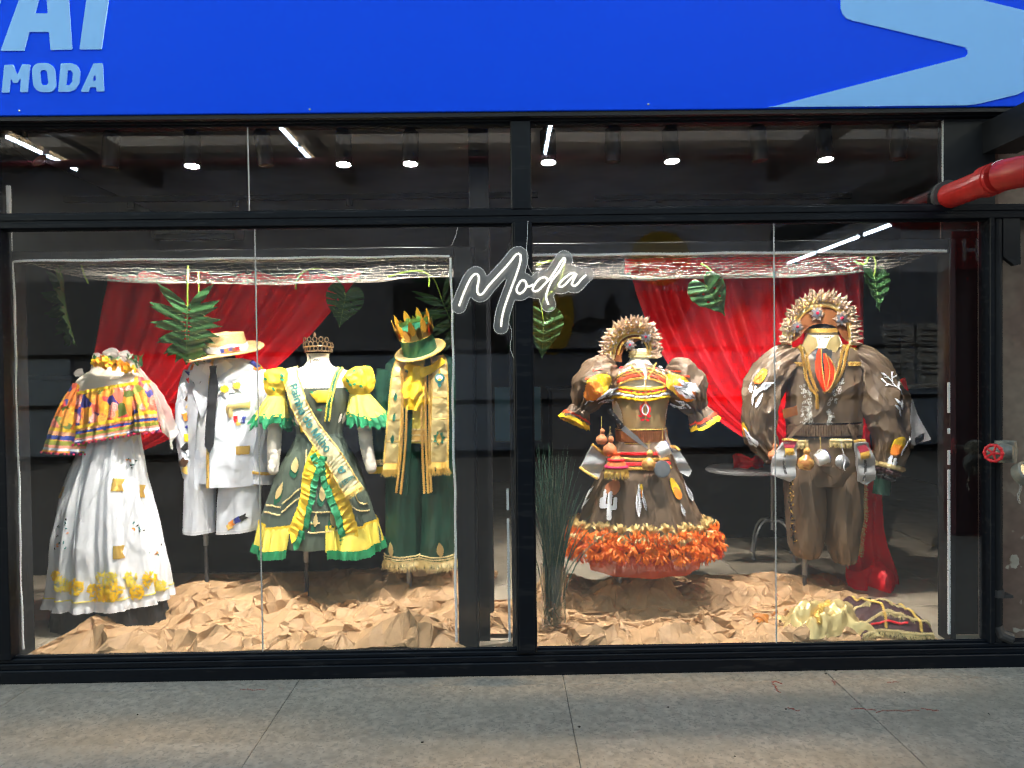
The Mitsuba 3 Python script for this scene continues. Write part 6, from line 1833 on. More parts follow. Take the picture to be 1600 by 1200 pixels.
for sg, pts in ((-1, [(962, 576), (940, 588), (921, 616), (908, 640)]), (1, [(1040, 576), (1060, 592), (1077, 618), (1090, 643)])):
    pf = limb([at(a, b, Y5 - .01 * i) for i, (a, b) in enumerate(pts)], [.055, .122, .128, .095, .045], None, GA(15, .016), (8, .016), 70 + sg, fold=(1.3, 2.2, .026))
    obj('puff_sleeve', pf.mesh(200, 110), 'c_brown', od, smooth=True)
    P, N = ring(pf, .985, 220, .0)
    dn = at(*pts[3], Y5) - at(*pts[2], Y5); dn /= np.linalg.norm(dn)
    e = P + dn * .0
    obj('cuff', ruffle(P, N, .075, 7, .010, down=dn, rows=9, flare=.55, seed=sg + 2), 'c_brown', od, smooth=True)
    obj('cuff_band', ruffle(P + dn * .040 + N * .026, N, .012, 7, .010, down=dn, rows=4, flare=.5, seed=sg + 2), 'c_red_scarf', od, smooth=True)
    obj('cuff_edge', ruffle(P + dn * .060 + N * .038, N, .020, 7, .010, down=dn, rows=4, flare=.5, seed=sg + 2), 'c_corn_yellow', od, smooth=True)
    if sg < 0:
        corn(pf, od, 934, 604, .21, .125, -18, ((16, 8, .15, .030, -32), (22, 2, .13, .030, -24), (10, 20, .12, .028, -40), (17, 20, .10, .026, -50)))
        cactus(pf, od, 920, 622, .085, 10)
    else:
        corn(pf, od, 1062, 604, .21, .13, 15, ((8, 6, .17, .050, 22), (14, -2, .14, .036, 28), (-2, 28, .13, .036, 38), (8, 24, .12, .03, 34)))
    obj('red_strap', cat([pf.patch(a, b, Polygon([(-.03, .006), (.03, .006), (.03, -.006), (-.03, -.006)]), r, .003, .004) for a, b, r in (((934, 578, 60), (922, 590, 50)) if sg < 0 else ((1056, 580, -55), (1070, 588, -45)))]), 'c_red_scarf', od)
# belt and skirt
blt5 = body(Y5, [(669, 963, 1040, .112), (691, 963, 1041, .115)], None, (5, 0), seed=63)
obj('belt', blt5.mesh(140, 6), 'c_leather_dark', od, smooth=True)
cyl = []
for u in np.linspace(.15, PI - .15, 34):
    p0, p1 = blt5.pt(u, .12) + blt5.nrm(u, .12) * .006, blt5.pt(u, .88) + blt5.nrm(u, .88) * .006
    cyl.append(tube([p0, p1], .0055, 6))
obj('cartridge_loops', cat(cyl), 'c_leather', od, stuff=True, smooth=40)
for tt in (.02, .98):
    P, N = ring(blt5, tt, 140, .003); obj('belt_piping', tube(P, .003, 5), 'c_gold_thread', od)
sk5r = lambda u, t: (.003 + .020 * t) * np.sin(11 * u + 1.3 * np.sin(2 * u)) + .004 * np.sin(23 * u) * t
sk5 = body(Y5, [(688, 963, 1041, .115), (700, 956, 1046, .135), (730, 940, 1058, .18), (770, 922, 1074, .23), (810, 908, 1092, .265), (850, 898, 1110, .285)], sk5r, (9, .006), seed=64, fold=(1.6, 1.0, .011))
obj('skirt', sk5.mesh(320, 100), 'c_brown', od, smooth=True)
for tt, m_ in ((.11, 'c_red'), (.16, 'c_gold'), (.20, 'c_red'), (.24, 'c_gold')):
    u = np.linspace(.75, PI - .7, 90); P = sk5.pt(u, np.full(90, tt)); N = sk5.nrm(u, np.full(90, tt))
    obj('hip_braid', braid(P + N * .004, N, .014, .014), m_, od)
# tulle hem: gathered bows of gold, orange and deep orange
def pompons(t0, n, ln, m_, seed, off, spread=1.0, u0=0, u1=2 * PI, zig=.015):
    g = np.random.default_rng(seed)
    ms = []
    for i in range(n):
        u = u0 + (u1 - u0) * (i + g.uniform(-.2, .2)) / n
        t = np.clip(t0 + zig * math.sin(2.2 * u + .6) + g.normal(0, .008), 0, 1)
        p = sk5.pt(u, t); nn = sk5.nrm(u, t)
        tx = np.cross(nn, [0, 0, 1.0]); tx /= np.linalg.norm(tx)
        up = np.cross(tx, nn)
        p = p + nn * off
        for half in (1, -1):
            for _ in range(24):
                an = g.uniform(-1.0, 1.0) * spread
                L = ln * g.uniform(.70, 1.12)
                di = math.sin(an) * tx + half * math.cos(an) * up
                si = math.cos(an) * tx - half * math.sin(an) * up + nn * g.normal(0, .5)
                si /= np.linalg.norm(si)
                q = np.array([0, .35, .7, 1.0])
                cl = g.uniform(.008, .040)
                c = p + di * (L * q)[:, None] + nn * (cl * np.sin(PI * q * .75) + g.uniform(0, .02) * q)[:, None]
                w = np.array([.003, .0075, .0095, .009])[:, None] * g.uniform(.7, 1.2)
                ms.append(grid(np.stack([c - si * w / 2, c + si * w / 2], 1)))
    return cat(ms)
obj('gold_tulle', pompons(.83, 42, .060, 'x', 1, .014), mat('c_gold_tulle', (.68, .50, .20), .45, .25), od, smooth=25)
obj('orange_tulle', pompons(.91, 38, .072, 'x', 2, .022), 'c_orange', od, smooth=25)
obj('orange_tulle', pompons(.975, 36, .070, 'x', 3, .020), 'c_orange', od, smooth=25)
obj('deep_orange_tulle', pompons(1.0, 34, .085, 'x', 4, .006, zig=0), 'c_orange_deep', od, smooth=25)
und5 = body(Y5, [(835, 910, 1098, .26), (886, 925, 1088, .26)], lambda u, t: .012 * np.sin(9 * u) * t, (9, .01), seed=66)
obj('petticoat', und5.mesh(160, 20), 'c_orange_deep', od, smooth=True)
corn(sk5, od, 1001, 768, .085, .030, -6, ((-5, 14, .20, .030, 0), (5, 14, .13, .022, 12)))
corn(sk5, od, 1054, 764, .14, .060, 6, ((17, 4, .14, .05, 10), (20, 18, .15, .045, 6), (10, 34, .08, .03, 2)))
cactus(sk5, od, 952, 790, .15, 8)
obj('pennant', sk5.patch(960, 762, ellipse(.045, .05), 0, .003, .005), 'c_clay', od)
for a, b, l, r in ((912, 770, .13, -18), (905, 785, .10, -30), (946, 772, .07, 20)):
    obj('white_husk', sk5.patch(a, b, leaf_shape(l, .022), r, .003, .005), 'c_white_felt', od)
moon_hat('half_moon_hat', 'tall half-moon leather hat with spikes and silver stars, tilted on the orange dress', Y5 - .04,
         [(940, 562), (944, 538), (954, 516), (972, 503), (993, 499), (1012, 503), (1026, 520), (1031, 545), (1029, 560)],
         [(972, 566), (972, 552), (984, 540), (1002, 532), (1016, 540), (1020, 552), (1021, 562)], (1002, 545, .42),
         [(983, 539, .034), (1008, 527, .036), (1022, 541, .022)], .008, 1.4, (.80, .66, .52), 30, 8.5, (992, 560), .60, 6)

# ================================================================== 6. brown suit
Y6 = .92
bz = thing('brown_suit_mannequin', 'headless mannequin in a brown satin suit with full sleeves and gold trim', 'mannequin')
pole(bz, 1257, Y6, 860)
j6 = body(Y6, [(524, 1262, 1306, .06), (540, 1252, 1318, .075), (549, 1232, 1340, .10), (562, 1226, 1345, .122), (600, 1228, 1344, .145), (640, 1230, 1343, .145), (668, 1232, 1342, .138)], lambda u, t: .004 * np.sin(8 * u) * t, (9, .010), seed=71, fold=(1.5, 2.2, .015))
obj('shirt', j6.mesh(200, 120), 'c_brown_suit', bz, smooth=True)
clr = body(Y6 - .01, [(514, 1262, 1306, .060), (530, 1257, 1312, .070), (545, 1252, 1318, .085)], None, (8, .004), seed=72)
obj('neck', clr.mesh(60, 20), 'c_cream', bz, smooth=True)
draft_text(clr, 1288, 528, bz, .013)
obj('collar', clr.mesh(90, 10, t0=0, t1=.22, off=.012), 'c_gold', bz, smooth=True)
for pts in ([(1262, 522), (1254, 538), (1262, 556), (1278, 540), (1274, 528)], [(1308, 522), (1314, 536), (1304, 553), (1290, 543), (1296, 530)]):
    obj('collar_point', plate(Polygon(pts), Y6 - .10, .006, bend=lambda x, z: .5 * x ** 2, size=.015), 'c_gold_cloth', bz, smooth=40)
obj('black_facing', j6.patch(1283, 556, Polygon([(-.07, .05), (.075, .05), (.06, -.02), (.01, -.11), (-.03, -.07)]), 0, .003, .004), 'c_black', bz)
for pts in ([(1252, 540), (1256, 570), (1264, 600), (1274, 616)], [(1258, 542), (1263, 570), (1271, 598), (1278, 612)], [(1318, 540), (1312, 565), (1304, 590), (1286, 614)], [(1323, 540), (1319, 565), (1310, 590), (1294, 614)]):
    P, N = j6.path(pts, 60, .006)
    obj('gold_braid', braid(P, N, .014, .014), 'c_gold', bz)
P, N = j6.path([(1276, 614), (1278, 640)], 20, .006); obj('gold_braid', braid(P, N, .014, .014), 'c_gold', bz)
for a0, a1, b in ((1236, 1256, 556), (1322, 1342, 555)):
    P, N = j6.path([(a0 - 4, b - 8), (a0 + 6, b - 14), (a1, b - 12)] if a0 < 1280 else [(a0, b - 12), (a1 - 8, b - 13), (a1 + 2, b - 6)], 40, .010)
    obj('epaulette_fringe', fringe(P, N, .085, 120, .0022, .12, a0, out=.25), 'c_gold_thread', bz, stuff=True)
    P, N = j6.path([(a0 + 1, b + 12), (a1 + 2, b + 12)], 20, .006)
    obj('pocket_braid', cat([braid(P, N, .010, .010), braid(P - (0, 0, .014), N, .008, .010)]), 'c_gold', bz)
# pale lace on the two fronts
g = np.random.default_rng(77)
for cx0, cx1, b0, b1 in ((1250, 1268, 598, 662), (1290, 1314, 592, 664)):
    ms = []
    for _ in range(46):
        q = g.random(); b = b0 + (b1 - b0) * q; lo = cx0 + (8 * q if cx0 > 1280 else 4 * q); hi = cx1 - (10 * q if cx0 > 1280 else -3 * q)
        a = g.uniform(lo, hi) - (10 * q if cx0 > 1280 else 0) + (4 if cx0 > 1280 else 0)
        if g.random() < .5:
            r = g.uniform(.008, .013); ms.append(j6.patch(a, b, ellipse(r, r * .8, 30).difference(ellipse(r * .66, r * .48, 30)), g.uniform(0, 180), .002, .004, .02))
        else:
            L_ = leaf_shape(g.uniform(.02, .034), .013); ms.append(j6.patch(a, b, L_.difference(L_.buffer(-.0022)), g.uniform(0, 360), .002, .004, .02))
    obj('lace_applique', cat(ms), mat('c_silver_lace', (.58, .57, .52), .5, .15) if 'c_silver_lace' not in scene else 'c_silver_lace', bz, stuff=True)
# scarf
for pts, tw in (([(1281, 545), (1279, 570), (1284, 600), (1289, 612)], .026), ([(1292, 556), (1300, 575), (1297, 600), (1290, 612)], .018), ([(1288, 552), (1292, 580), (1290, 605)], .018)):
    C = spline([at(a, b, Y6 - .165 - .01 * i) for i, (a, b) in enumerate(pts)], 30)
    def f_sc(u, t, C=CubicSpline(np.linspace(0, 1, 30), C), tw=tw):
        w = tw * (.6 + .8 * np.sin(PI * np.clip(t * .9 + .1, 0, 1)))
        P = C(t) + np.stack([(u - .5) * w, .010 * np.sin(u * 2 * PI * 1.5 + 3 * t), 0 * u], -1)
        return P + wrinkle(P, 24, .006, 3)[..., None] * np.array([0, 1, 0])
    S = Surf(f_sc, 0, 1)
    obj('red_scarf', S.mesh(30, 50), 'c_red_scarf', bz, smooth=True)
    t = np.linspace(0, 1, 40); P = S.pt(np.full(40, .95), t); obj('scarf_edge', braid(P - (0, .003, 0), np.broadcast_to([0, -1.0, 0], P.shape), .005, .009), 'c_gold_thread', bz)
# sleeves
for sg, pts, ra in ((-1, [(1240, 553), (1214, 572), (1190, 618), (1184, 668), (1212, 716)], [.055, .100, .115, .108, .084, .036]), (1, [(1332, 553), (1356, 572), (1376, 620), (1390, 680), (1379, 748)], [.055, .105, .128, .118, .095, .042])):
    s6 = limb([at(a, b, Y6 - .015 * i) for i, (a, b) in enumerate(pts)], ra, None, GA(13, .014), (6.0, .022), 80 + sg, fold=(1.1, 3.2, .034))
    obj('sleeve', s6.mesh(200, 160), 'c_brown_suit', bz, smooth=True)
    if sg < 0:
        corn(s6, bz, 1188, 588, .12, .085, -28, ())
        for a, b, l, r in ((1184, 612, .13, -20), (1192, 608, .12, -42), (1200, 600, .10, -55), (1178, 618, .13, 4), (1186, 626, .10, -10), (1174, 606, .08, 25)):
            obj('white_husk', s6.patch(a, b, leaf_shape(l, .022), r, .003, .007, puff=.003), 'c_white_felt', bz)
        corn(s6, bz, 1166, 672, .10, .06, 10, ((8, 12, .15, .05, 14),))
        P, N = ring(s6, .97, 60, .004)
        obj('cuff', tube(P, .012, 8), 'c_leather_dark', bz)
    else:
        tw = unary_union([LineString(q).buffer(.0035) for q in ([(0, -.09), (.0, .02), (-.02, .09)], [(0, .0), (.03, .06)], [(-.002, -.03), (-.04, .02), (-.045, .06)], [(-.02, .0), (-.05, .01)], [(.0, .03), (-.025, .06)], [(.015, .03), (.035, .03)], [(0, -.05), (.03, -.01)])])
        obj('white_branch', s6.patch(1394, 598, tw, 12, .003, .006), 'c_white_felt', bz)
        for a, b, r in ((1403, 628, 25), (1402, 636, 40), (1408, 632, -5), (1405, 644, 10)):
            obj('white_husk', s6.patch(a, b, leaf_shape(.06, .018), r, .003, .006), 'c_white_felt', bz)
        corn(s6, bz, 1402, 696, .13, .075, -20, ((9, 2, .13, .022, -18),))
        cactus(s6, bz, 1392, 722, .10, 8)
        obj('white_flower', cat([s6.patch(a, b, ellipse(.016, .016), 0, .003, .006) for a, b in ((1388, 726), (1398, 724), (1392, 716))]), mat('c_pale_blue', (.45, .62, .85), .7), bz)
        for tt, m_ in ((.90, 'c_gold_pale'), (.94, 'c_maroon'), (.985, 'c_black')):
            P, N = ring(s6, tt, 70, .004); obj('cuff', tube(P, .016, 8), m_, bz)
        obj('cuff', limb([at(1380, 744, Y6 - .06), at(1377, 772, Y6 - .06)], [.05, .052], None, None, (10, .003), 91).mesh(50, 12), 'c_green_dark', bz, smooth=True)
# belt, hips and balloon trousers
blt6 = body(Y6, [(659, 1230, 1344, .150), (681, 1229, 1344, .152)], None, (5, 0), seed=83)
obj('belt', blt6.mesh(140, 6), 'c_leather_dark', bz, smooth=True)
cyl = []
for u in np.linspace(.15, PI - .15, 44):
    cyl.append(tube([blt6.pt(u, .12) + blt6.nrm(u, .12) * .006, blt6.pt(u, .88) + blt6.nrm(u, .88) * .006], .0060, 6))
obj('cartridge_loops', cat(cyl), 'c_brown', bz, stuff=True, smooth=40)
for tt in (.02, .98):
    P, N = ring(blt6, tt, 140, .003); obj('belt_piping', tube(P, .003, 5), 'm_black_gloss', bz)
hip = body(Y6, [(676, 1231, 1343, .142), (700, 1229, 1345, .150), (730, 1228, 1346, .150), (756, 1229, 1345, .14)], lambda u, t: .003 * np.sin(9 * u), (9, .006), seed=84, fold=(1.4, .9, .008))
obj('shirt_tail', hip.mesh(160, 60), 'c_brown_suit', bz, smooth=True)
for sd, rows in ((1, [(730, 1232, 1287, .12), (760, 1229, 1286, .13), (800, 1230, 1287, .135), (835, 1233, 1285, .13), (858, 1238, 1281, .11), (870, 1246, 1276, .075)]), (2, [(730, 1288, 1344, .12), (760, 1288, 1345, .13), (800, 1288, 1344, .135), (835, 1291, 1341, .13), (862, 1298, 1338, .11), (878, 1306, 1332, .075)])):
    t6 = body(Y6, rows, lambda u, t: .006 * np.sin(9 * u) * np.clip((t - .75) * 4, 0, 1) + .003 * np.sin(4 * u), (8, .006), seed=85 + sd, fold=(1.1, 1.4, .009))
    obj('trouser_leg', t6.mesh(140, 90), 'c_brown_suit', bz, smooth=True)
    if sd == 1:
        for m_, n, r in (('c_gold', 40, .005), ('c_black', 30, .006), ('c_maroon', 14, .006)):
            g = np.random.default_rng(n)
            tt = g.uniform(.06, .85, n); P = t6.pt(PI - .35 + g.normal(0, .08, n), tt)
            obj('side_trim', balls(P - (0, .006, 0), r), m_, bz, stuff=True)
    else:
        uq = np.full(60, .30); tq = np.linspace(.05, .92, 60); P = t6.pt(uq, tq); N = t6.nrm(uq, tq)
        obj('side_fringe', fringe(P, N, .030, 150, .0016, .35, 7, down=(1, -.3, -.6)), 'c_gold_pale', bz, stuff=True)
for a0, a1, b in ((1240, 1263, 690), (1296, 1330, 688)):
    P, N = hip.path([(a0, b), (a1, b)], 30, .006)
    obj('hip_fringe', cat([fringe(P, N, .05, 60, .0018, .15, a0, out=.2), braid(P, N, .014, .012)]), 'c_gold_pale', bz, stuff=True)
obj('knotted_sash', plate(Polygon([(1345, 666), (1352, 664), (1360, 676), (1352, 688), (1344, 684)]), Y6 - .05, .02, bend=lambda x, z: .02 * np.sin(x * 60), size=.01), 'c_red', bz, smooth=40)
obj('knotted_sash', plate(Polygon([(1206, 668), (1214, 663), (1228, 676), (1226, 684)]), Y6 - .05, .02, bend=lambda x, z: .02 * np.sin(x * 60), size=.01), 'c_red', bz, smooth=40)
moon_hat('half_moon_hat', 'wide half-moon leather hat with spikes and silver stars on the brown suit', Y6 - .06,
         [(1224, 538), (1226, 512), (1236, 486), (1256, 466), (1284, 459), (1312, 466), (1332, 486), (1341, 512), (1342, 540)],
         [(1232, 538), (1250, 526), (1262, 512), (1284, 506), (1306, 512), (1316, 526), (1336, 538)], (1284, 520, 1.1),
         [(1244, 511, .040), (1274, 490, .042), (1313, 498, .046)], .010, .55, (.84, .74), 38, 9.0, (1284, 536), .76, 4)

single('white_trim', box(-2.652, -2.632, .12, .14, 2.27, 2.62, .003), 'm_white_paint', 'short white upright trim at the far left behind the glass', 'trim')

# ------------------------------------------------------------------ things hanging from the two belts
def gourd(px, py, y, s, m_, lb, cat_='gourd', name='gourd'):
    c = at(px, py, y)
    k = thing(name, lb, cat_)
    obj('body', lathe([(0, -.045 * s), (.03 * s, -.040 * s), (.045 * s, -.015 * s), (.040 * s, .012 * s), (.020 * s, .030 * s), (.013 * s, .042 * s), (.020 * s, .056 * s), (.017 * s, .070 * s), (.006 * s, .080 * s), (0, .081 * s)], 24, c, (0, 6)), m_, k, smooth=50)
    obj('cord', tube([c + (0, 0, .078 * s), c + (.004, .01, .14)], .0016, 5), 'c_gold_thread', k)
def mug(px, py, y, s, R, lb):
    k = thing('enamel_mug', lb, 'mug'); c = at(px, py, y)
    obj('cup', move(lathe([(0, -.040), (.040, -.040), (.043, -.036), (.045, .040), (.043, .041), (.041, .036), (.039, -.034), (0, -.036)], 30), R, c, s), 'c_enamel', k, smooth=40)
    obj('rim', move(tube(np.stack([.0445 * np.cos(np.linspace(0, 2 * PI, 31)[:-1]), .0445 * np.sin(np.linspace(0, 2 * PI, 31)[:-1]), np.full(30, .040)], 1), .0028, 6, closed=True), R, c, s), 'c_navy', k)
    a = np.linspace(-1.3, 1.3, 12)
    obj('handle', move(tube(np.stack([-.040 - .026 * np.cos(a), 0 * a, .026 * np.sin(a)], 1), .0045, 7), R, c, s), 'c_enamel', k, smooth=True)
    obj('cord', tube([c + (0, .01, .03), c + (.002, .03, .13)], .0015, 5), 'c_gold_thread', k)
def panel_bag(pts, y, th, lb, trims, strap, mat_='c_silver_cloth', chain=None, red=None):
    k = thing('panel_bag', lb, 'bag')
    P = Polygon(pts)
    obj('body', plate(P.buffer(-2).buffer(2), y, th, bend=lambda x, z: .5 * x ** 2 + .006 * np.sin(z * 60), size=.015), mat_, k, smooth=35)
    for q, m_ in trims:
        l3 = spline([at(a, b, y - th - .004) for a, b in q], 24)
        obj('trim', braid(l3, np.broadcast_to([0, -1.0, 0], l3.shape), .012, .012), m_, k)
    if red:
        obj('red_panel', plate(Polygon(red), y - th, .005), mat('c_carpet', (.52, .06, .10), .8) if 'c_carpet' not in scene else 'c_carpet', k)
        l3 = spline([at(a, b, y - th - .006) for a, b in (red[3], red[2])], 20)
        obj('fringe', fringe(l3, np.broadcast_to([0, -1.0, 0], l3.shape), .045, 50, .0020, .12, 3, out=.15), 'c_gold_thread', k, stuff=True)
    if chain:
        l3 = spline([at(a, b, y - th - .004) for a, b in chain], 22)
        obj('chain_print', cat([tube(c + np.stack([.006 * np.cos(np.linspace(0, 2 * PI, 9)[:-1]), 0 * np.arange(8.), .006 * np.sin(np.linspace(0, 2 * PI, 9)[:-1])], 1), .0020, 4, closed=True) for c in l3]), 'm_dark_metal', k, stuff=True)
    s3 = [at(a, b, yy) for a, b, yy in strap]
    obj('strap', ribbon(spline(s3, 16) if len(s3) > 2 else np.array(s3), (1, 0, 0), .02, .003), 'c_brown', k)
gourd(953, 702, Y5 - .19, 1.0, 'c_clay', 'small reddish clay gourd hanging left on the belt of the orange dress')
gourd(1014, 724, Y5 - .24, 1.0, 'c_gourd', 'yellow gourd hanging from the belt of the orange dress, beside the white mug')
mug(1036, 703, Y5 - .22, .95, euler(0, 62, 0) @ euler(0, 0, 30), 'white enamel mug with a blue rim hanging at the waist of the orange dress')
dk = thing('tin_dish', 'round grey tin dish hanging below the white mug on the orange dress', 'dish')
cD = at(1034, 733, Y5 - .255)
obj('dish', move(lathe([(0, .006), (.042, .006), (.050, .0), (.052, .004), (.050, .010), (.044, .012), (0, .012)], 32), euler(84, 0, 8), cD), mat('c_slate', (.13, .145, .16), .45), dk, smooth=40)
panel_bag([(925, 694), (948, 712), (934, 748), (906, 730)], Y5 - .12, .035, 'silvery bag with gold edging on the left hip of the orange dress', [([(925, 694), (936, 703), (948, 712)], 'c_gold'), ([(906, 730), (920, 740), (934, 748)], 'c_gold_thread')], [(936, 704, Y5 - .14), (945, 690, Y5 - .10), (955, 676, Y5 - .08)])
panel_bag([(1046, 700), (1060, 703), (1080, 735), (1074, 744), (1062, 738)], Y5 - .10, .03, 'pale patterned bag on the right hip of the orange dress', [([(1044, 699), (1054, 698), (1062, 704)], 'c_gold')], [(1048, 702, Y5 - .11), (1042, 685, Y5 - .08), (1036, 668, Y5 - .06)])
gourd(940, 686, Y5 - .15, .8, 'c_clay', 'brown and white toy figure hanging beside the silvery bag', 'toy', 'toy_figure')
po = thing('drawstring_pouch', 'orange and pink drawstring pouch with gold fringe on the front of the orange dress', 'pouch')
cP = at(963, 724, Y5 - .225)
obj('pouch', lathe([(0, -.050), (.050, -.050), (.060, -.035), (.056, .0), (.036, .030), (.018, .050), (.026, .064), (0, .062)], 30, cP), mat('c_pouch', (.72, .17, .05), .7), po, smooth=50)
g = np.random.default_rng(6)
a_ = np.linspace(0, 2 * PI, 24)
obj('pompom_trim', balls(np.stack([cP[0] + .064 * np.cos(a_), cP[1] + .064 * np.sin(a_), np.full(24, cP[2] - .020)], 1), .010), 'c_pompom', po, stuff=True)
obj('pompom_trim', balls(np.stack([cP[0] + .045 * np.cos(a_), cP[1] + .045 * np.sin(a_), np.full(24, cP[2] + .022)], 1), .009), 'c_red', po, stuff=True)
P = np.stack([cP[0] + .062 * np.cos(a_), cP[1] + .062 * np.sin(a_), np.full(24, cP[2] - .030)], 1)
N = np.stack([np.cos(a_), np.sin(a_), 0 * a_], 1)
obj('fringe', fringe(P, N, .060, 150, .0020, .1, 2, out=.15), 'c_gold_thread', po, stuff=True)
kn = thing('dagger', 'dagger with a black riveted handle tucked behind the belt of the orange dress', 'dagger')
K0, K1, K2 = at(951, 640, Y5 - .13), at(973, 668, Y5 - .145), at(1015, 703, Y5 - .19)
obj('handle', tube([K0, K0 + (K1 - K0) * .1, K1 - (K1 - K0) * .1, K1], [.012, .016, .015, .013], 10), 'm_black_gloss', kn, smooth=40)
obj('rivets', balls([K0 + (K1 - K0) * q - (0, .015, 0) for q in (.3, .55, .8)], .0035), 'c_silver', kn)
obj('blade', ribbon([K1, K1 + (K2 - K1) * .5, K2], (.6, 0, .8), [.034, .030, .003], .003), 'c_silver', kn)

panel_bag([(1222, 690), (1243, 692), (1240, 745), (1232, 752), (1204, 742), (1206, 715)], Y6 - .16, .035, 'grey woven bag with red flap on the left hip of the brown suit', [([(1222, 687), (1234, 687), (1246, 688)], 'c_gold')], [(1228, 690, Y6 - .17), (1240, 676, Y6 - .165), (1254, 662, Y6 - .158)], chain=[(1226, 712), (1225, 725), (1228, 740)], red=[(1223, 689), (1245, 689), (1240, 700), (1226, 700)])
panel_bag([(1334, 692), (1352, 690), (1364, 718), (1364, 748), (1350, 757), (1340, 752)], Y6 - .15, .035, 'grey woven bag with red flap on the right hip of the brown suit', [([(1334, 690), (1342, 688), (1352, 688)], 'c_gold')], [(1340, 692, Y6 - .16), (1332, 676, Y6 - .165), (1326, 662, Y6 - .158)], chain=[(1352, 720), (1352, 735), (1350, 750)], red=[(1339, 698), (1352, 694), (1358, 704), (1344, 708)])
gourd(1259, 722, Y6 - .20, 1.15, 'c_gourd', 'large yellow-brown gourd hanging from the belt of the brown suit')
mug(1284, 716, Y6 - .205, .92, euler(0, 68, 0) @ euler(0, 0, 20), 'white enamel mug hanging from the belt of the brown suit')
ld = thing('tin_ladle', 'small grey tin ladle with a white cord hanging from the belt of the brown suit', 'ladle')
cL = at(1316, 722, Y6 - .20)
obj('bowl', move(lathe([(0, .018), (.030, .012), (.044, .0), (.046, .002), (.032, .017), (0, .023)], 28), euler(80, 0, 0), cL), 'm_grey_metal', ld, smooth=40)
obj('clip', box(cL[0] - .006, cL[0] + .006, cL[1] - .03, cL[1] - .022, cL[2], cL[2] + .05, .001), 'c_silver', ld)
obj('cord', tube(spline([cL + (0, -.025, .045), cL + (.002, -.03, .0), cL + (-.004, -.03, -.03), cL + (.002, -.03, -.05)], 14), .004, 6), 'c_white_felt', ld)
obj('string', tube([cL + (0, -.02, .05), cL + (-.002, .02, .14)], .0014, 5), 'c_white_felt', ld)
gourd(1210, 710, Y6 - .13, .9, 'c_clay', 'orange toy figure hanging left of the grey bag on the brown suit', 'toy', 'toy_figure')
wd = single('wooden_tag', plate(Polygon([(1222, 640), (1244, 634), (1246, 648), (1224, 654)]), Y6 - .17, .008), 'c_leather', 'small brown leather tag at the left waist of the brown suit', 'tag')
hb = single('paper_cone', plate(Polygon([(1274, 728), (1306, 728), (1310, 740), (1299, 745)]), Y6 - .19, .010, bend=lambda x, z: .5 * x ** 2, size=.02), 'c_brown_suit', 'pointed brown pocket hanging below the white mug on the brown suit', 'pocket')

# ------------------------------------------------------------------ shoes and cloth on the floor
def sandal(px, py, y, yaw, lb):
    k = thing('leather_shoe', lb, 'shoe'); c = at(px, py, y)
    R = euler(0, -14, yaw)
    sole = affinity.scale(ellipse(.115, .042), 1, 1)
    v, f = slab(sole, .014, .02); obj('sole', (v @ R.T + c, f), 'c_leather_dark', k)
    def f_up(u, t):
        th = PI * u
        x = -.03 + .135 * t
        w = .043 * np.sqrt(np.clip(1 - ((x - .0) / .118) ** 2, 0.02, 1))
        h = .052 * (1 - .55 * t)
        P = np.stack([x, w * np.cos(th), .014 + h * np.sin(th)], -1)
        return P + wrinkle(P, 34, .004, int(px))[..., None]
    P_ = Surf(f_up, 0, 1).mesh(40, 24); obj('upper', (P_[0] @ R.T + c, P_[1]), 'c_shoe', k, smooth=True)
    def f_heel(u, t):
        th = PI * (.5 + u)
        P = np.stack([-.045 + .07 * np.cos(th) * (1 + .1 * t), .042 * np.sin(th) * (1 + .15 * t), .012 + .060 * t], -1)
        return P
    P_ = Surf(f_heel, 0, 1).mesh(30, 10); obj('heel', (P_[0] @ R.T + c, P_[1]), 'c_shoe', k, smooth=True)
    st_ = []
    for q in (-.01, .02, .05):
        a = np.linspace(0, PI, 14); st_.append(tube(np.stack([np.full(14, q), .047 * np.cos(a), .016 + .056 * np.sin(a) * (1 - q * 3)], 1) @ R.T + c, .0055, 6))
    obj('straps', cat(st_), 'c_shoe', k, smooth=True)
sandal(1186, 980, .42, 245, 'tan leather shoe lying open towards the glass, left of its pair')
sandal(1236, 970, .55, 20, 'tan leather shoe, the right one of the pair, lying sideways')

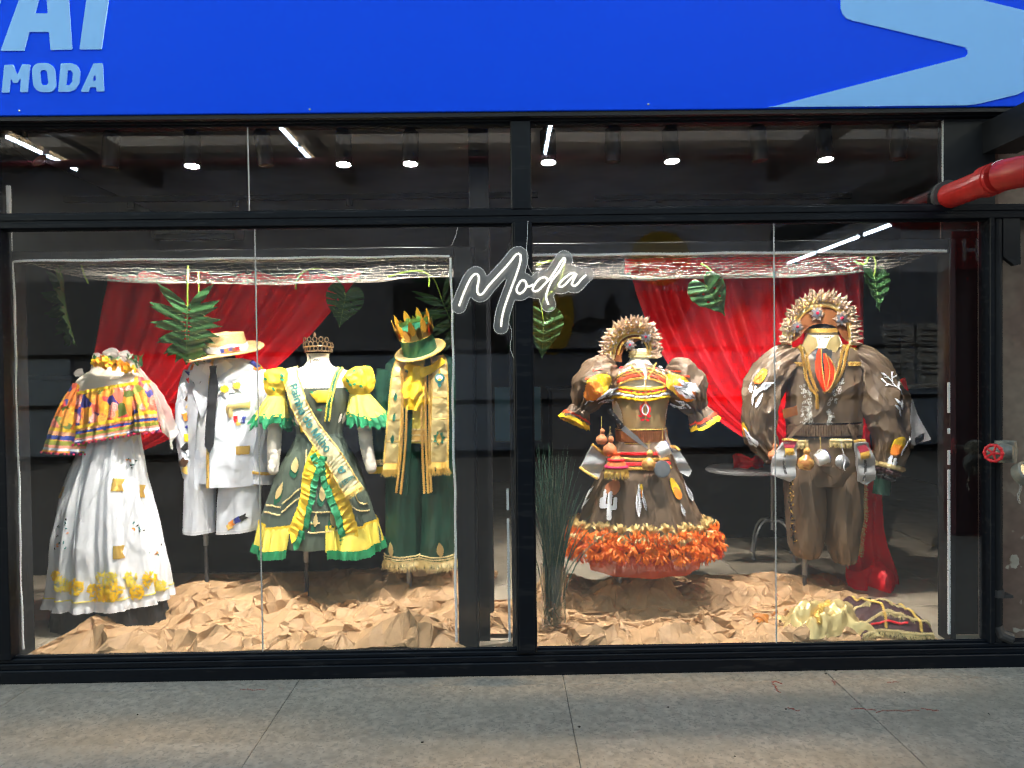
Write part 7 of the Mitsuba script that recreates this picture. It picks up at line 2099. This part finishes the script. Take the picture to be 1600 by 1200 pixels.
def heap(name, lb, c_, quadpx, y0, y1, amp, m_, seed, cat_='cloth', rows=(40, 30), zb=.12, hgt=.10):
    A, B = at(quadpx[0], 980, y0), at(quadpx[1], 980, y0)
    def f(u, t):
        x = A[0] + (B[0] - A[0]) * u + .03 * np.sin(t * 6 + seed)
        y = y0 + (y1 - y0) * t + .03 * np.sin(u * 7 + seed)
        q = np.stack([x, y, 0 * x + seed], -1)
        e = np.minimum(np.minimum(u, 1 - u), np.minimum(t, 1 - t) * .8)
        z = zb + hgt * np.sin(PI * u) ** .6 * np.sin(PI * t) ** .7 + amp * np.abs(meshkit.fbm(q * 9, 3, seed) - .5) * 4 * np.clip(e * 8, 0.1, 1)
        return np.stack([x + .03 * (meshkit.fbm(q * 12, 2, seed + 3) - .5), y, np.maximum(z, .09)], -1)
    S = Surf(f, 0, 1)
    k = thing(name, lb, cat_)
    obj('cloth', S.mesh(*rows), m_, k, smooth=True)
    return k, S
gh, gS = heap('gold_cloth', 'glittering pale gold cloth heaped behind the glass, right of the shoes', 0, (1238, 1376), .09, .42, .075, 'c_gold_cloth', 3, rows=(70, 46), hgt=.10)
u = np.linspace(0, 1, 60); P = gS.pt(.35 + .3 * u, .1 + .75 * u); N = gS.nrm(.35 + .3 * u, .1 + .75 * u); N *= np.sign(N[:, 2:3])
obj('braid', braid(P + N * .005, N, .022, .014), 'c_gold_thread', gh)
mh, mS = heap('fringed_garment', 'folded dark maroon garment with gold fringe at the right end of the window floor', 0, (1348, 1462), .07, .50, .03, 'c_maroon', 6, 'garment', rows=(60, 46), hgt=.12)
for tq in (.04, .22, .5):
    u = np.linspace(.03, .97, 60); P = mS.pt(u, np.full(60, tq)); N = mS.nrm(u, np.full(60, tq)); N *= np.sign(N[:, 2:3])
    N = N * .6 + np.array([0, -.8, 0])
    obj('gold_fringe', cat([fringe(P + N * .006, N, .045, 190, .0020, .25, int(tq * 50), out=.4), braid(P + N * .006, N, .010, .011)]), 'c_gold_pale', mh, stuff=True)
for uq in (.35, .78):
    t = np.linspace(.05, .9, 40); P = mS.pt(np.full(40, uq), t) + (0, -.004, .006)
    obj('gold_braid', braid(P, np.broadcast_to([0, -.5, .86], P.shape), .012, .012), 'c_gold_thread', mh)
obj('red_edge', cat([tube(mS.pt(np.linspace(.1, .6, 30), np.full(30, .12)) + (0, -.006, .004), .007, 6), tube(mS.pt(np.linspace(.55, .95, 30), np.full(30, .72)) + (0, 0, .008), .008, 6)]), 'c_red', mh)
single('black_belt', ribbon(spline([at(1308, 962, .5), at(1335, 950, .55), at(1362, 940, .62)], 16), (0, .2, 1), .05, .004), 'c_black', 'black strap lying on the paper behind the gold cloth', 'strap')
